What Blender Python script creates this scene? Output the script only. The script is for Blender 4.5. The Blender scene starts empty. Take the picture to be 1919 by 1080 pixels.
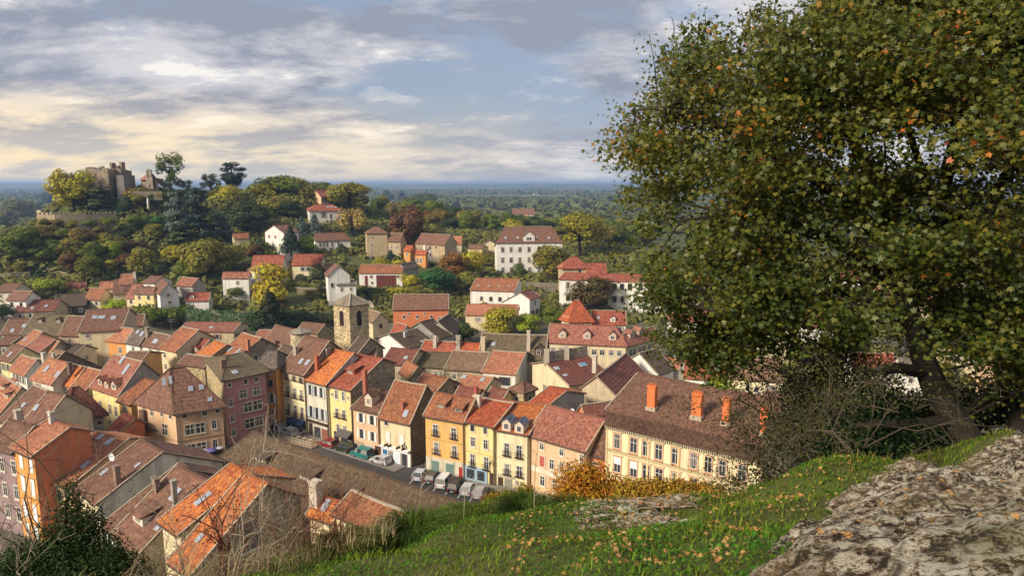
import bpy, math, random
import numpy as np
from mathutils import Vector
random.seed(7)
RS = np.random.RandomState(11)
S = bpy.context.scene
COL = S.collection
PI = math.pi
# ------------------------------------------------------------------ camera
FPX, W0, H0, PITCH, CZ = 1250.0, 1919.0, 1080.0, math.radians(8.87), 48.0
CAM = np.array([0.0, 0.0, CZ])
cd = bpy.data.cameras.new('camera'); cam = bpy.data.objects.new('camera', cd); COL.objects.link(cam)
cd.sensor_width = 36.0; cd.lens = FPX / W0 * 36.0; cd.clip_start = 0.2; cd.clip_end = 60000
cam.location = (0, 0, CZ); cam.rotation_euler = (PI / 2 - PITCH, 0, 0); S.camera = cam
# ------------------------------------------------------------------ light
SUN_AZ, SUN_EL = math.radians(-128.0), math.radians(31.0)     # azimuth from +Y towards +X
sd = Vector((math.sin(SUN_AZ) * math.cos(SUN_EL), math.cos(SUN_AZ) * math.cos(SUN_EL), math.sin(SUN_EL)))
sl = bpy.data.lights.new('sun', 'SUN'); sl.energy = 2.8; sl.angle = math.radians(14.0); sl.color = (1.0, 0.89, 0.74)
sun = bpy.data.objects.new('sun', sl); COL.objects.link(sun)
sun.rotation_euler = sd.to_track_quat('Z', 'Y').to_euler()
S.view_settings.view_transform = 'Standard'; S.view_settings.look = 'None'
S.view_settings.exposure = 1.1; S.view_settings.gamma = 1.0; S.view_settings.use_curve_mapping = False
S.render.engine = 'CYCLES'
try:
    S.cycles.max_bounces = 6; S.cycles.diffuse_bounces = 3; S.cycles.glossy_bounces = 2
    S.cycles.transmission_bounces = 3; S.cycles.volume_bounces = 0; S.cycles.caustics_reflective = False
    S.cycles.caustics_refractive = False; S.cycles.use_denoising = True
except Exception:
    pass

def nodes_of(nt):
    def N(t, **k):
        n = nt.nodes.new(t)
        for a, b in k.items():
            if a.startswith('i_'):
                key = a[2:]
                key = int(key) if key.isdigit() else key.replace('_', ' ')
                n.inputs[key].default_value = b
            else:
                setattr(n, a, b)
        return n
    def L(a, b): nt.links.new(a, b)
    def M(op, a, b=None, c=None, clamp=False):
        n = nt.nodes.new('ShaderNodeMath'); n.operation = op; n.use_clamp = clamp
        for i, x in enumerate((a, b, c)):
            if x is None: continue
            if isinstance(x, (int, float)): n.inputs[i].default_value = x
            else: nt.links.new(x, n.inputs[i])
        return n.outputs[0]
    def MIX(f, a, b, mode='MIX'):
        n = nt.nodes.new('ShaderNodeMix'); n.data_type = 'RGBA'; n.blend_type = mode; n.clamp_factor = True
        for i, x in ((0, f), (6, a), (7, b)):
            if isinstance(x, (int, float)): n.inputs[i].default_value = x
            elif isinstance(x, tuple): n.inputs[i].default_value = (*x, 1) if len(x) == 3 else x
            else: nt.links.new(x, n.inputs[i])
        return n.outputs[2]
    def RAMP(f, *st):
        n = nt.nodes.new('ShaderNodeValToRGB'); e = n.color_ramp.elements
        while len(e) < len(st): e.new(0.5)
        for i, (p, c) in enumerate(st):
            e[i].position = p
            if isinstance(c, (int, float)): c = (c, c, c)
            e[i].color = (*c, 1)
        nt.links.new(f, n.inputs[0]); return n.outputs[0]
    def NOISE(vec, scale, detail=4.0, rough=0.55, dist=0.0):
        n = nt.nodes.new('ShaderNodeTexNoise'); n.inputs['Scale'].default_value = scale
        n.inputs['Detail'].default_value = detail; n.inputs['Roughness'].default_value = rough
        n.inputs['Distortion'].default_value = dist
        if vec is not None: nt.links.new(vec, n.inputs['Vector'])
        return n.outputs[0]
    return N, L, M, MIX, RAMP, NOISE

# ------------------------------------------------------------------ sky: Nishita seen between layers of broken cloud
wd = bpy.data.worlds.new('World'); S.world = wd; wd.use_nodes = True
nt = wd.node_tree; nt.nodes.clear()
N, L, M, MIX, RAMP, NOISE = nodes_of(nt)
sky = N('ShaderNodeTexSky'); sky.sky_type = 'NISHITA'; sky.sun_disc = False
sky.sun_elevation = SUN_EL; sky.sun_rotation = SUN_AZ % (2 * PI); sky.air_density = 1.2; sky.dust_density = 2.0
tc = N('ShaderNodeTexCoord'); sep = N('ShaderNodeSeparateXYZ'); L(tc.outputs['Generated'], sep.inputs[0])
X_, Y_, Z_ = sep.outputs
zc = M('MAXIMUM', Z_, 0.0)
den = M('ADD', zc, 0.22)
comb = N('ShaderNodeCombineXYZ'); L(M('DIVIDE', X_, den), comb.inputs[0]); L(M('DIVIDE', Y_, den), comb.inputs[1])
vec = comb.outputs[0]
def layer(loc, scl, rot):
    mp = N('ShaderNodeMapping'); mp.inputs['Scale'].default_value = scl; mp.inputs['Location'].default_value = loc; mp.inputs['Rotation'].default_value = (0, 0, rot); L(vec, mp.inputs[0]); return mp.outputs[0]
big = NOISE(layer((3.1, 0.7, 0), (0.80, 1.0, 1), 0.20), 1.0, 10.0, 0.60, 0.15)
mid = NOISE(layer((-4.0, 2.3, 3.0), (0.8, 1.15, 1), -0.10), 2.0, 10.0, 0.64, 0.15)
fine = NOISE(layer((1.7, -3.3, 6.0), (0.9, 1.2, 1), 0.05), 4.2, 10.0, 0.64, 0.1)
cover = RAMP(big, (0.40, 0.0), (0.48, 1.0))
skycol = MIX(1.0, sky.outputs[0], (0.075, 0.075, 0.075), 'MULTIPLY')
veil = MIX(0.75, skycol, (0.142, 0.170, 0.242))
shade = RAMP(mid, (0.43, 0.0), (0.58, 1.0))
grey = MIX(shade, (0.150, 0.166, 0.208), (0.325, 0.32, 0.335))
cl = MIX(cover, veil, grey)
puff = M('MULTIPLY', RAMP(M('ADD', M('MULTIPLY', mid, 0.6), M('MULTIPLY', fine, 0.4)), (0.555, 0.0), (0.60, 1.0)), RAMP(big, (0.38, 0.25), (0.5, 1.0)))
cl = MIX(M('MULTIPLY', puff, 0.8), cl, (0.49, 0.47, 0.44))
lowf = RAMP(Z_, (0.0, 1.0), (0.13, 0.0))
az = M('ADD', M('MULTIPLY', X_, -0.78), M('MULTIPLY', Y_, 0.62))
azf = RAMP(az, (0.55, 0.0), (1.0, 1.0))
glow = M('MULTIPLY', azf, lowf)
band = RAMP(mid, (0.42, 0.30), (0.56, 1.0))
warm = MIX(M('MULTIPLY', M('MULTIPLY', glow, band), 1.6, clamp=True), cl, (0.60, 0.455, 0.24))
hz = MIX(M('MULTIPLY', RAMP(Z_, (0.0, 1.0), (0.09, 0.0)), 0.45), warm, (0.35, 0.335, 0.32))
bg = N('ShaderNodeBackground'); L(hz, bg.inputs[0]); bg.inputs[1].default_value = 1.0
out = N('ShaderNodeOutputWorld'); L(bg.outputs[0], out.inputs[0])

# ------------------------------------------------------------------ pixel / world helpers
CP, SP = math.cos(PITCH), math.sin(PITCH)
def ray(u, v):
    a = (u - (W0 - 1) / 2) / FPX; b = -(v - H0 / 2) / FPX
    return np.array([a, b * SP + CP, b * CP - SP])
def proj(p):
    q = np.asarray(p, float) - CAM
    zc_ = q[1] * CP - q[2] * SP; yc = q[1] * SP + q[2] * CP
    return (W0 - 1) / 2 + FPX * q[0] / zc_, H0 / 2 - FPX * yc / zc_, zc_
def on_z(u, v, z):
    d = ray(u, v); t = (z - CZ) / d[2]
    return CAM + d * t
def at_dist(u, v, dist):                       # horizontal distance
    d = ray(u, v); return CAM + d * (dist / math.hypot(d[0], d[1]))
def vnoise(x, y, seed=0, octv=4, pers=0.5):
    def h(ix, iy):
        n = (ix * 374761393 + iy * 668265263 + seed * 144665) & 0x7fffffff
        n = ((n ^ (n >> 13)) * 1274126177) & 0x7fffffff
        return ((n ^ (n >> 16)) & 0xffff) / 65535.0
    x = np.asarray(x, float); y = np.asarray(y, float)
    tot = np.zeros_like(x); amp = 1.0; s = 0.0
    for o in range(octv):
        xi = np.floor(x).astype(np.int64); yi = np.floor(y).astype(np.int64)
        fx = x - xi; fy = y - yi; fx = fx * fx * (3 - 2 * fx); fy = fy * fy * (3 - 2 * fy)
        a = h(xi, yi); b = h(xi + 1, yi); c = h(xi, yi + 1); d = h(xi + 1, yi + 1)
        tot = tot + amp * ((a * (1 - fx) + b * fx) * (1 - fy) + (c * (1 - fx) + d * fx) * fy)
        s += amp; amp *= pers; x = x * 2.03 + 17.1; y = y * 2.03 + 5.7
    return tot / s
def sstep(a, b, x):
    t = np.clip((x - a) / (b - a), 0, 1); return t * t * (3 - 2 * t)

# ------------------------------------------------------------------ terrain (metres; town square at z = 0)
TP = []
for u, v, d in [(30,470,400),(100,500,350),(50,540,300),(250,545,290),(350,575,255),(430,548,270),(575,530,290),(640,555,255),
                (715,541,280),(620,473,320),(720,484,310),(820,500,310),(1000,522,300),(930,522,300),(1060,522,305),(920,570,255),(1120,570,265),
                (607,420,350),(580,424,345),(640,420,352),(500,452,320),(450,457,320),(200,425,345),(120,425,338),(80,426,335),(150,402,352),(210,403,356),(100,404,348),(210,358,372),(280,356,372),(170,356,376),
                (300,408,345),(400,372,375),(520,368,385),(470,360,410),(560,372,385),(640,378,390),(690,400,380),(710,420,370),(300,500,310),(200,480,330),
                (150,450,340),(60,450,345),(400,480,310),(350,440,330),(260,440,335),(800,440,400),(900,430,450),(1100,450,420),(1200,460,450)]:
    TP.append(at_dist(u, v, d))
for x in range(-240, 300, 45):
    for y in (30, 70, 110, 150, 190, 225):
        TP.append((x, y, 0.0))
for x, y, z in [(-420,420,2),(-520,560,0),(-300,470,12),(-200,480,24),(0,520,8),(150,520,4),(320,400,0),(320,300,0),(400,520,-2),(-350,320,4),(-320,250,0),(180,300,1),(240,260,0),
                (-120,450,34),(-60,470,26),(-600,300,-2)]:
    TP.append((x, y, z))
for a in range(-80, 81, 10):
    TP.append((750 * math.sin(math.radians(a)), 750 * math.cos(math.radians(a)), -3.0))
TP = np.array(TP, float)
def terrain(x, y):
    x = np.atleast_1d(np.asarray(x, float)); y = np.atleast_1d(np.asarray(y, float))
    out = np.empty(x.shape)
    for i in range(0, x.size, 4000):
        xs = x.ravel()[i:i + 4000]; ys = y.ravel()[i:i + 4000]
        d2 = (xs[:, None] - TP[None, :, 0]) ** 2 + (ys[:, None] - TP[None, :, 1]) ** 2 + 16.0
        w = d2 ** -1.9
        out.ravel()[i:i + 4000] = (w * TP[None, :, 2]).sum(1) / w.sum(1)
    r = np.hypot(x, y)
    k = sstep(550, 850, r)
    far = -4.0 + 16 * (vnoise(x / 900.0, y / 900.0, 3, 3) - 0.5) * sstep(1500, 4000, r) + 52 * sstep(5500, 10500, r) * (0.75 + 0.5 * vnoise(x / 2500.0, y / 4000.0, 9, 3))
    return out * (1 - k) + far * k
def T1(x, y): return float(terrain(x, y)[0])
def on_terrain(u, v, off=0.0, t0=60, t1=2500):
    d = ray(u, v); hh = math.hypot(d[0], d[1])
    ts = np.concatenate([np.arange(t0, 700, 1.5), np.arange(700, t1, 8)]) / hh
    P = CAM[None, :] + d[None, :] * ts[:, None]
    g = terrain(P[:, 0], P[:, 1]) + off
    hit = np.nonzero(P[:, 2] <= g)[0]
    if len(hit) == 0: return P[-1]
    return P[hit[0]]
# ------------------------------------------------------------------ materials
MT = {}
def mat(name, bump=0.0):
    m = bpy.data.materials.new(name); m.use_nodes = True; nt = m.node_tree; nt.nodes.clear()
    F = nodes_of(nt); N, L = F[0], F[1]; MT[name] = m
    o = N('ShaderNodeOutputMaterial'); b = N('ShaderNodeBsdfPrincipled'); L(b.outputs[0], o.inputs[0])
    b.inputs['Roughness'].default_value = 0.85
    try: b.inputs['Specular IOR Level'].default_value = 0.25
    except Exception: pass
    return m, F, b, o
def bump_to(F, b, h, strength=0.5, dist=0.05):
    n = F[0]('ShaderNodeBump'); n.inputs['Strength'].default_value = strength; n.inputs['Distance'].default_value = dist
    F[1](h, n.inputs['Height']); F[1](n.outputs[0], b.inputs['Normal'])
def base_inputs(F):
    N, L, M, MIX, RAMP, NOISE = F
    oi = N('ShaderNodeObjectInfo'); tcn = N('ShaderNodeTexCoord')
    va = N('ShaderNodeVectorMath', operation='ADD'); L(tcn.outputs['Object'], va.inputs[0])
    sc = N('ShaderNodeVectorMath', operation='SCALE'); cx = N('ShaderNodeCombineXYZ'); L(oi.outputs['Random'], cx.inputs[0]); L(oi.outputs['Random'], cx.inputs[1])
    L(cx.outputs[0], sc.inputs[0]); sc.inputs['Scale'].default_value = 137.0; L(sc.outputs[0], va.inputs[1])
    return oi, tcn, va.outputs[0]
# roof tiles: colour = obj.color, weathered; relief follows the courses (UV in metres)
def roof_mat(name, tu, tv, weather, bumpy):
    m, F, b, o = mat(name); N, L, M, MIX, RAMP, NOISE = F
    oi, tcn, v = base_inputs(F)
    sep = N('ShaderNodeSeparateXYZ'); L(tcn.outputs['UV'], sep.inputs[0])
    fu = M('FRACT', M('DIVIDE', sep.outputs[0], tu)); fv = M('FRACT', M('DIVIDE', sep.outputs[1], tv))
    cu = M('FLOOR', M('DIVIDE', sep.outputs[0], tu)); cv = M('FLOOR', M('DIVIDE', sep.outputs[1], tv))
    wn = N('ShaderNodeTexWhiteNoise'); wn.noise_dimensions = '3D'
    cc = N('ShaderNodeCombineXYZ'); L(cu, cc.inputs[0]); L(cv, cc.inputs[1]); L(oi.outputs['Random'], cc.inputs[2]); L(cc.outputs[0], wn.inputs[0])
    tile = wn.outputs['Value']
    c = oi.outputs['Color']
    n1 = NOISE(v, 0.35, 5, 0.6); n2 = NOISE(v, 2.2, 6, 0.65); n3 = NOISE(v, 7.0, 4, 0.7)
    c1 = MIX(M('MULTIPLY', RAMP(n1, (0.35, 0.0), (0.7, 1.0)), weather), c, (0.125, 0.072, 0.045))
    c2 = MIX(M('MULTIPLY', RAMP(n2, (0.5, 0.0), (0.75, 1.0)), weather * 0.7), c1, (0.22, 0.155, 0.09))
    c3 = MIX(M('MULTIPLY', RAMP(n3, (0.68, 0.0), (0.74, 1.0)), 0.5), c2, (0.42, 0.38, 0.29))
    hsv = N('ShaderNodeHueSaturation'); L(c3, hsv.inputs['Color'])
    L(M('ADD', M('MULTIPLY', tile, 0.62), 0.70), hsv.inputs['Value']); L(M('ADD', M('MULTIPLY', tile, 0.02), 0.49), hsv.inputs['Hue'])
    L(hsv.outputs[0], b.inputs['Base Color'])
    su = M('SINE', M('MULTIPLY', fu, PI))
    h = M('ADD', M('MULTIPLY', su, 0.6), M('SUBTRACT', M('MULTIPLY', tile, 0.35), M('MULTIPLY', fv, 0.9)))
    bump_to(F, b, h, bumpy, 0.06); b.inputs['Roughness'].default_value = 0.8
    MT[name] = m
roof_mat('roof_weathered', 0.26, 0.36, 0.62, 0.8)
roof_mat('roof_clean', 0.26, 0.36, 0.30, 0.8)
roof_mat('roof_big', 0.42, 0.75, 0.45, 1.0)
# plaster
def plaster(name, stain):
    m, F, b, o = mat(name); N, L, M, MIX, RAMP, NOISE = F
    oi, tcn, v = base_inputs(F); c = oi.outputs['Color']
    mpn = N('ShaderNodeMapping'); mpn.inputs['Scale'].default_value = (1.2, 1.2, 0.22); L(v, mpn.inputs[0])
    s1 = NOISE(mpn.outputs[0], 0.9, 6, 0.65); s2 = NOISE(v, 0.5, 5, 0.6); s3 = NOISE(v, 9, 4, 0.6)
    c1 = MIX(M('MULTIPLY', RAMP(s1, (0.45, 0.0), (0.75, 1.0)), stain), c, (0.16, 0.13, 0.09))
    c2 = MIX(M('MULTIPLY', RAMP(s2, (0.35, 0.0), (0.65, 1.0)), 0.16), c1, (0.95, 0.85, 0.66), 'SOFT_LIGHT')
    s4 = NOISE(v, 1.1, 7, 0.7); c2 = MIX(M('MULTIPLY', RAMP(s4, (0.56, 0.0), (0.60, 1.0)), 0.22), c2, (0.55, 0.48, 0.36)); sz = N('ShaderNodeSeparateXYZ'); L(tcn.outputs['Object'], sz.inputs[0])
    damp = M('MULTIPLY', RAMP(M('ADD', M('MULTIPLY', sz.outputs[2], 0.25), M('MULTIPLY', s2, 0.8)), (0.40, 1.0), (0.62, 0.0)), 0.5); c2 = MIX(damp, c2, (0.17, 0.145, 0.11))
    hsv = N('ShaderNodeHueSaturation'); L(c2, hsv.inputs['Color']); L(M('ADD', M('MULTIPLY', s3, 0.3), 0.85), hsv.inputs['Value'])
    L(hsv.outputs[0], b.inputs['Base Color']); bump_to(F, b, NOISE(v, 14, 4), 0.35, 0.03); MT[name] = m
plaster('plaster', 0.5); plaster('plaster_worn', 0.72)
def stone(name, scale, mortar):
    m, F, b, o = mat(name); N, L, M, MIX, RAMP, NOISE = F
    oi, tcn, v = base_inputs(F); c = oi.outputs['Color']
    vo = N('ShaderNodeTexVoronoi'); vo.inputs['Scale'].default_value = scale; L(v, vo.inputs['Vector'])
    ve = N('ShaderNodeTexVoronoi'); ve.feature = 'DISTANCE_TO_EDGE'; ve.inputs['Scale'].default_value = scale; L(v, ve.inputs['Vector'])
    sh = N('ShaderNodeSeparateColor'); L(vo.outputs['Color'], sh.inputs[0])
    hsv = N('ShaderNodeHueSaturation'); L(c, hsv.inputs['Color']); L(M('ADD', M('MULTIPLY', sh.outputs[0], 0.9), 0.5), hsv.inputs['Value']); L(M('ADD', M('MULTIPLY', sh.outputs[1], 0.04), 0.48), hsv.inputs['Hue'])
    e = RAMP(ve.outputs['Distance'], (0.0, 1.0), (0.09, 0.0))
    c1 = MIX(M('MULTIPLY', e, 0.75), hsv.outputs[0], mortar)
    c2 = MIX(M('MULTIPLY', RAMP(NOISE(v, 0.45, 5, 0.65), (0.45, 0.0), (0.7, 1.0)), 0.45), c1, (0.10, 0.085, 0.06))
    L(c2, b.inputs['Base Color']); bump_to(F, b, M('SUBTRACT', NOISE(v, 5, 4), e), 0.8, 0.08); MT[name] = m
stone('rubble_stone', 2.4, (0.36, 0.30, 0.21)); stone('fine_stone', 3.4, (0.48, 0.40, 0.27))
def simple(name, col=None, rough=0.7, metal=0.0, var=0.25, scale=3.0, bump=0.15, spec=0.3):
    m, F, b, o = mat(name); N, L, M, MIX, RAMP, NOISE = F
    oi, tcn, v = base_inputs(F)
    if col is None: c = oi.outputs['Color']
    else:
        rgb = N('ShaderNodeRGB'); rgb.outputs[0].default_value = (*col, 1); c = rgb.outputs[0]
    hsv = N('ShaderNodeHueSaturation'); L(c, hsv.inputs['Color']); n = NOISE(v, scale, 5, 0.6)
    L(M('ADD', M('MULTIPLY', n, 2 * var), 1 - var), hsv.inputs['Value']); L(hsv.outputs[0], b.inputs['Base Color'])
    b.inputs['Roughness'].default_value = rough; b.inputs['Metallic'].default_value = metal
    try: b.inputs['Specular IOR Level'].default_value = spec
    except Exception: pass
    if bump: bump_to(F, b, n, bump, 0.03)
    MT[name] = m; return m
simple('painted', rough=0.6); simple('mortar', (0.38, 0.31, 0.22), 0.9, var=0.35)
m, F, b, o = mat('glass'); N, L, M, MIX, RAMP, NOISE = F
oi = N('ShaderNodeObjectInfo'); tcn = N('ShaderNodeTexCoord'); sx = N('ShaderNodeSeparateXYZ'); L(tcn.outputs['Object'], sx.inputs[0]); r_ = oi.outputs['Random']
cur = M('MULTIPLY', M('GREATER_THAN', M('ADD', M('ABSOLUTE', sx.outputs[0]), M('MULTIPLY', M('SINE', M('MULTIPLY', sx.outputs[0], 60)), 0.03)), M('ADD', 0.12, M('MULTIPLY', r_, 0.5))), M('GREATER_THAN', M('FRACT', M('MULTIPLY', r_, 9.7)), 0.55))
L(MIX(cur, MIX(r_, (0.016, 0.018, 0.022), (0.05, 0.055, 0.065)), (0.24, 0.22, 0.19)), b.inputs['Base Color']); b.inputs['Roughness'].default_value = 0.12; b.inputs['Specular IOR Level'].default_value = 0.5
simple('painted_sky_glass', (0.30, 0.34, 0.40), 0.15, 0, 0.1, 1, 0, 0.6)  # skylight panes: the sky's reflection put into a pale base colour
simple('bluepane', (0.10, 0.22, 0.36), 0.15, 0, 0.1, 1, 0, 0.6)
simple('car_paint', None, 0.28, 0.0, 0.05, 1, 0, 0.5); simple('rubber', (0.02, 0.02, 0.02), 0.8)
simple('metal', (0.42, 0.43, 0.44), 0.4, 0.7, 0.15); simple('lamp_red', (0.35, 0.02, 0.02), 0.3)
simple('asphalt', (0.075, 0.068, 0.062), 0.9, 0, 0.35, 0.6, 0.3); simple('paving', (0.24, 0.21, 0.175), 0.9, 0, 0.3, 1.2, 0.3)
simple('whitepaint', (0.75, 0.74, 0.70), 0.6); simple('concrete', (0.42, 0.39, 0.34), 0.9, 0, 0.35, 1.5)
simple('bark', (0.036, 0.028, 0.021), 0.95, 0, 0.5, 9.0, 0.8); simple('twig', None, 0.9, 0, 0.35, 6.0, 0.2)
simple('dark_wood', (0.055, 0.03, 0.02), 0.8, 0, 0.35, 4)
# brick (chimneys): obj.color
m, F, b, o = mat('brick'); N, L, M, MIX, RAMP, NOISE = F
oi, tcn, v = base_inputs(F); sx = N('ShaderNodeSeparateXYZ'); L(v, sx.inputs[0])
fz = M('FRACT', M('DIVIDE', sx.outputs[2], 0.085)); e = RAMP(fz, (0.0, 1.0), (0.16, 0.0))
hsv = N('ShaderNodeHueSaturation'); L(oi.outputs['Color'], hsv.inputs['Color']); L(M('ADD', M('MULTIPLY', NOISE(v, 6, 4, 0.7), 0.9), 0.55), hsv.inputs['Value'])
L(MIX(M('MULTIPLY', e, 0.55), hsv.outputs[0], (0.42, 0.30, 0.22)), b.inputs['Base Color']); bump_to(F, b, M('SUBTRACT', 1.0, e), 0.4, 0.02); MT['brick'] = m
# foliage: obj.color, varied per leaf
def foliage(name, trans=0.3, var=0.9, hue=0.05, tex=0.0):
    m = bpy.data.materials.new(name); m.use_nodes = True; nt = m.node_tree; nt.nodes.clear()
    N, L, M, MIX, RAMP, NOISE = nodes_of(nt)
    oi = N('ShaderNodeObjectInfo'); ge = N('ShaderNodeNewGeometry'); tcn = N('ShaderNodeTexCoord')
    hsv = N('ShaderNodeHueSaturation'); L(oi.outputs['Color'], hsv.inputs['Color'])
    cl = NOISE(tcn.outputs['Object'], tex if tex else 3.0, 3, 0.6)
    r = ge.outputs['Random Per Island']
    L(M('ADD', M('MULTIPLY', r, var), M('ADD', M('MULTIPLY', cl, 0.7), 0.62 - var * 0.5)), hsv.inputs['Value'])
    L(M('ADD', M('MULTIPLY', M('SUBTRACT', cl, 0.5), hue * 2.2), M('ADD', M('MULTIPLY', M('FRACT', M('MULTIPLY', r, 7.31)), hue), 0.5 - hue / 2)), hsv.inputs['Hue'])
    d = N('ShaderNodeBsdfPrincipled'); d.inputs['Roughness'].default_value = 0.75
    try: d.inputs['Specular IOR Level'].default_value = 0.15
    except Exception: pass
    t = N('ShaderNodeBsdfTranslucent'); L(hsv.outputs[0], d.inputs['Base Color']); L(hsv.outputs[0], t.inputs[0])
    mx = N('ShaderNodeMixShader'); mx.inputs[0].default_value = trans; L(d.outputs[0], mx.inputs[1]); L(t.outputs[0], mx.inputs[2])
    o = N('ShaderNodeOutputMaterial'); L(mx.outputs[0], o.inputs[0]); MT[name] = m
foliage('foliage', 0.35, 0.9, 0.05, 5.0); foliage('grass', 0.35, 0.9, 0.06, 1.2); foliage('needles', 0.12, 0.7, 0.03, 5.0)
foliage('far_wood', 0.1, 0.5, 0.03, 0.01)
# maple: each leaf green, some yellow, orange or red (patches of autumn colour); low crown darkened to paint its shade
m = bpy.data.materials.new('maple_leaf'); m.use_nodes = True; nt = m.node_tree; nt.nodes.clear(); MT['maple_leaf'] = m
N, L, M, MIX, RAMP, NOISE = nodes_of(nt)
ge = N('ShaderNodeNewGeometry'); tcn = N('ShaderNodeTexCoord'); at = N('ShaderNodeAttribute'); at.attribute_name = 'autumn'
r = ge.outputs['Random Per Island']
grn = RAMP(r, (0.0, (0.032, 0.056, 0.009)), (0.45, (0.070, 0.094, 0.012)), (0.8, (0.125, 0.130, 0.016)), (1.0, (0.18, 0.155, 0.018)))
aut = RAMP(M('FRACT', M('MULTIPLY', r, 13.7)), (0.0, (0.22, 0.13, 0.018)), (0.45, (0.42, 0.19, 0.02)), (0.8, (0.46, 0.13, 0.02)), (1.0, (0.30, 0.035, 0.015)))
a_ = M('ADD', at.outputs['Fac'], M('MULTIPLY', M('FRACT', M('MULTIPLY', r, 5.3)), 0.30))
grn = MIX(M('MULTIPLY', RAMP(a_, (0.55, 0.0), (1.0, 1.0)), 0.6), grn, (0.18, 0.15, 0.02))
grn = MIX(RAMP(at.outputs['Fac'], (0.05, 0.55), (0.35, 0.0)), grn, (0.035, 0.06, 0.012))  # low values pulled to dark green: shade painted into the leaves
c = MIX(RAMP(a_, (0.96, 0.0), (1.06, 1.0)), grn, aut)
d = N('ShaderNodeBsdfPrincipled'); d.inputs['Roughness'].default_value = 0.5; L(c, d.inputs['Base Color'])
try: d.inputs['Specular IOR Level'].default_value = 0.35
except Exception: pass
t = N('ShaderNodeBsdfTranslucent'); L(MIX(0.35, c, (0.25, 0.25, 0.02)), t.inputs[0]); mx = N('ShaderNodeMixShader'); mx.inputs[0].default_value = 0.30
L(d.outputs[0], mx.inputs[1]); L(t.outputs[0], mx.inputs[2]); o = N('ShaderNodeOutputMaterial'); L(mx.outputs[0], o.inputs[0])
# ground cover: vertex colour 'cover' times fine noise
def cover_mat(name, s1, s2, bd):
    m, F, b, o = mat(name); N, L, M, MIX, RAMP, NOISE = F
    at = N('ShaderNodeAttribute'); at.attribute_name = 'cover'; tcn = N('ShaderNodeTexCoord')
    n = NOISE(tcn.outputs['Object'], s1, 8, 0.65); n2 = NOISE(tcn.outputs['Object'], s2, 5, 0.6)
    hsv = N('ShaderNodeHueSaturation'); L(at.outputs['Color'], hsv.inputs['Color']); L(M('ADD', M('MULTIPLY', n, 0.9), M('ADD', 0.15, M('MULTIPLY', n2, 0.8))), hsv.inputs['Value'])
    L(hsv.outputs[0], b.inputs['Base Color']); bump_to(F, b, n, 0.6, bd); b.inputs['Roughness'].default_value = 0.95; MT[name] = m
cover_mat('ground', 0.25, 0.012, 0.6); cover_mat('turf', 9.0, 1.3, 0.05)
# layered limestone with lichen
m, F, b, o = mat('limestone'); N, L, M, MIX, RAMP, NOISE = F
tcn = N('ShaderNodeTexCoord'); ge = N('ShaderNodeNewGeometry')
mp = N('ShaderNodeMapping'); mp.inputs['Scale'].default_value = (1.0, 1.9, 3.2); mp.inputs['Rotation'].default_value = (0, 0, 0.35); L(tcn.outputs['Object'], mp.inputs[0])
n1 = NOISE(mp.outputs[0], 1.5, 9, 0.72, 0.1); n2 = NOISE(mp.outputs[0], 5.5, 10, 0.78, 0.15); n3 = NOISE(mp.outputs[0], 17, 6, 0.75); n4 = NOISE(tcn.outputs['Object'], 0.8, 5, 0.6); n5 = NOISE(mp.outputs[0], 55, 5, 0.75)
c = RAMP(M('ADD', M('MULTIPLY', n2, 0.8), M('MULTIPLY', n5, 0.2)), (0.455, (0.034, 0.021, 0.012)), (0.48, (0.14, 0.088, 0.042)), (0.502, (0.38, 0.275, 0.145)), (0.53, (0.80, 0.72, 0.56)))
c = MIX(M('MULTIPLY', RAMP(n4, (0.48, 0.0), (0.60, 1.0)), 0.5), c, (0.28, 0.18, 0.075))
c = MIX(M('MULTIPLY', RAMP(n3, (0.54, 0.0), (0.59, 1.0)), 0.6), c, (0.78, 0.70, 0.55))
c = MIX(M('MULTIPLY', RAMP(n3, (0.40, 1.0), (0.46, 0.0)), 0.7), c, (0.055, 0.038, 0.024))
c = MIX(M('MULTIPLY', RAMP(n1, (0.37, 1.0), (0.41, 0.0)), 0.8), c, (0.06, 0.042, 0.026))
at = N('ShaderNodeAttribute'); at.attribute_name = 'moss'
c = MIX(M('MULTIPLY', at.outputs['Fac'], RAMP(n2, (0.40, 0.0), (0.52, 1.0))), c, (0.12, 0.115, 0.025))
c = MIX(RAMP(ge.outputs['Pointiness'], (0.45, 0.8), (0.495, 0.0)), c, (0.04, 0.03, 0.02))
L(c, b.inputs['Base Color']); bump_to(F, b, M('ADD', M('ADD', n2, M('MULTIPLY', n5, 0.15)), M('MULTIPLY', n3, 0.4)), 1.0, 0.10)
# fallen leaf
m, F, b, o = mat('dead_leaf'); N, L, M, MIX, RAMP, NOISE = F
oi = N('ShaderNodeObjectInfo'); ge = N('ShaderNodeNewGeometry'); rr = M('FRACT', M('ADD', oi.outputs['Random'], ge.outputs['Random Per Island']))
L(RAMP(rr, (0.0, (0.36, 0.19, 0.055)), (0.35, (0.24, 0.11, 0.04)), (0.6, (0.42, 0.28, 0.11)), (0.8, (0.20, 0.08, 0.03)), (1.0, (0.48, 0.28, 0.06))), b.inputs['Base Color']); MT['dead_leaf'] = m

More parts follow.
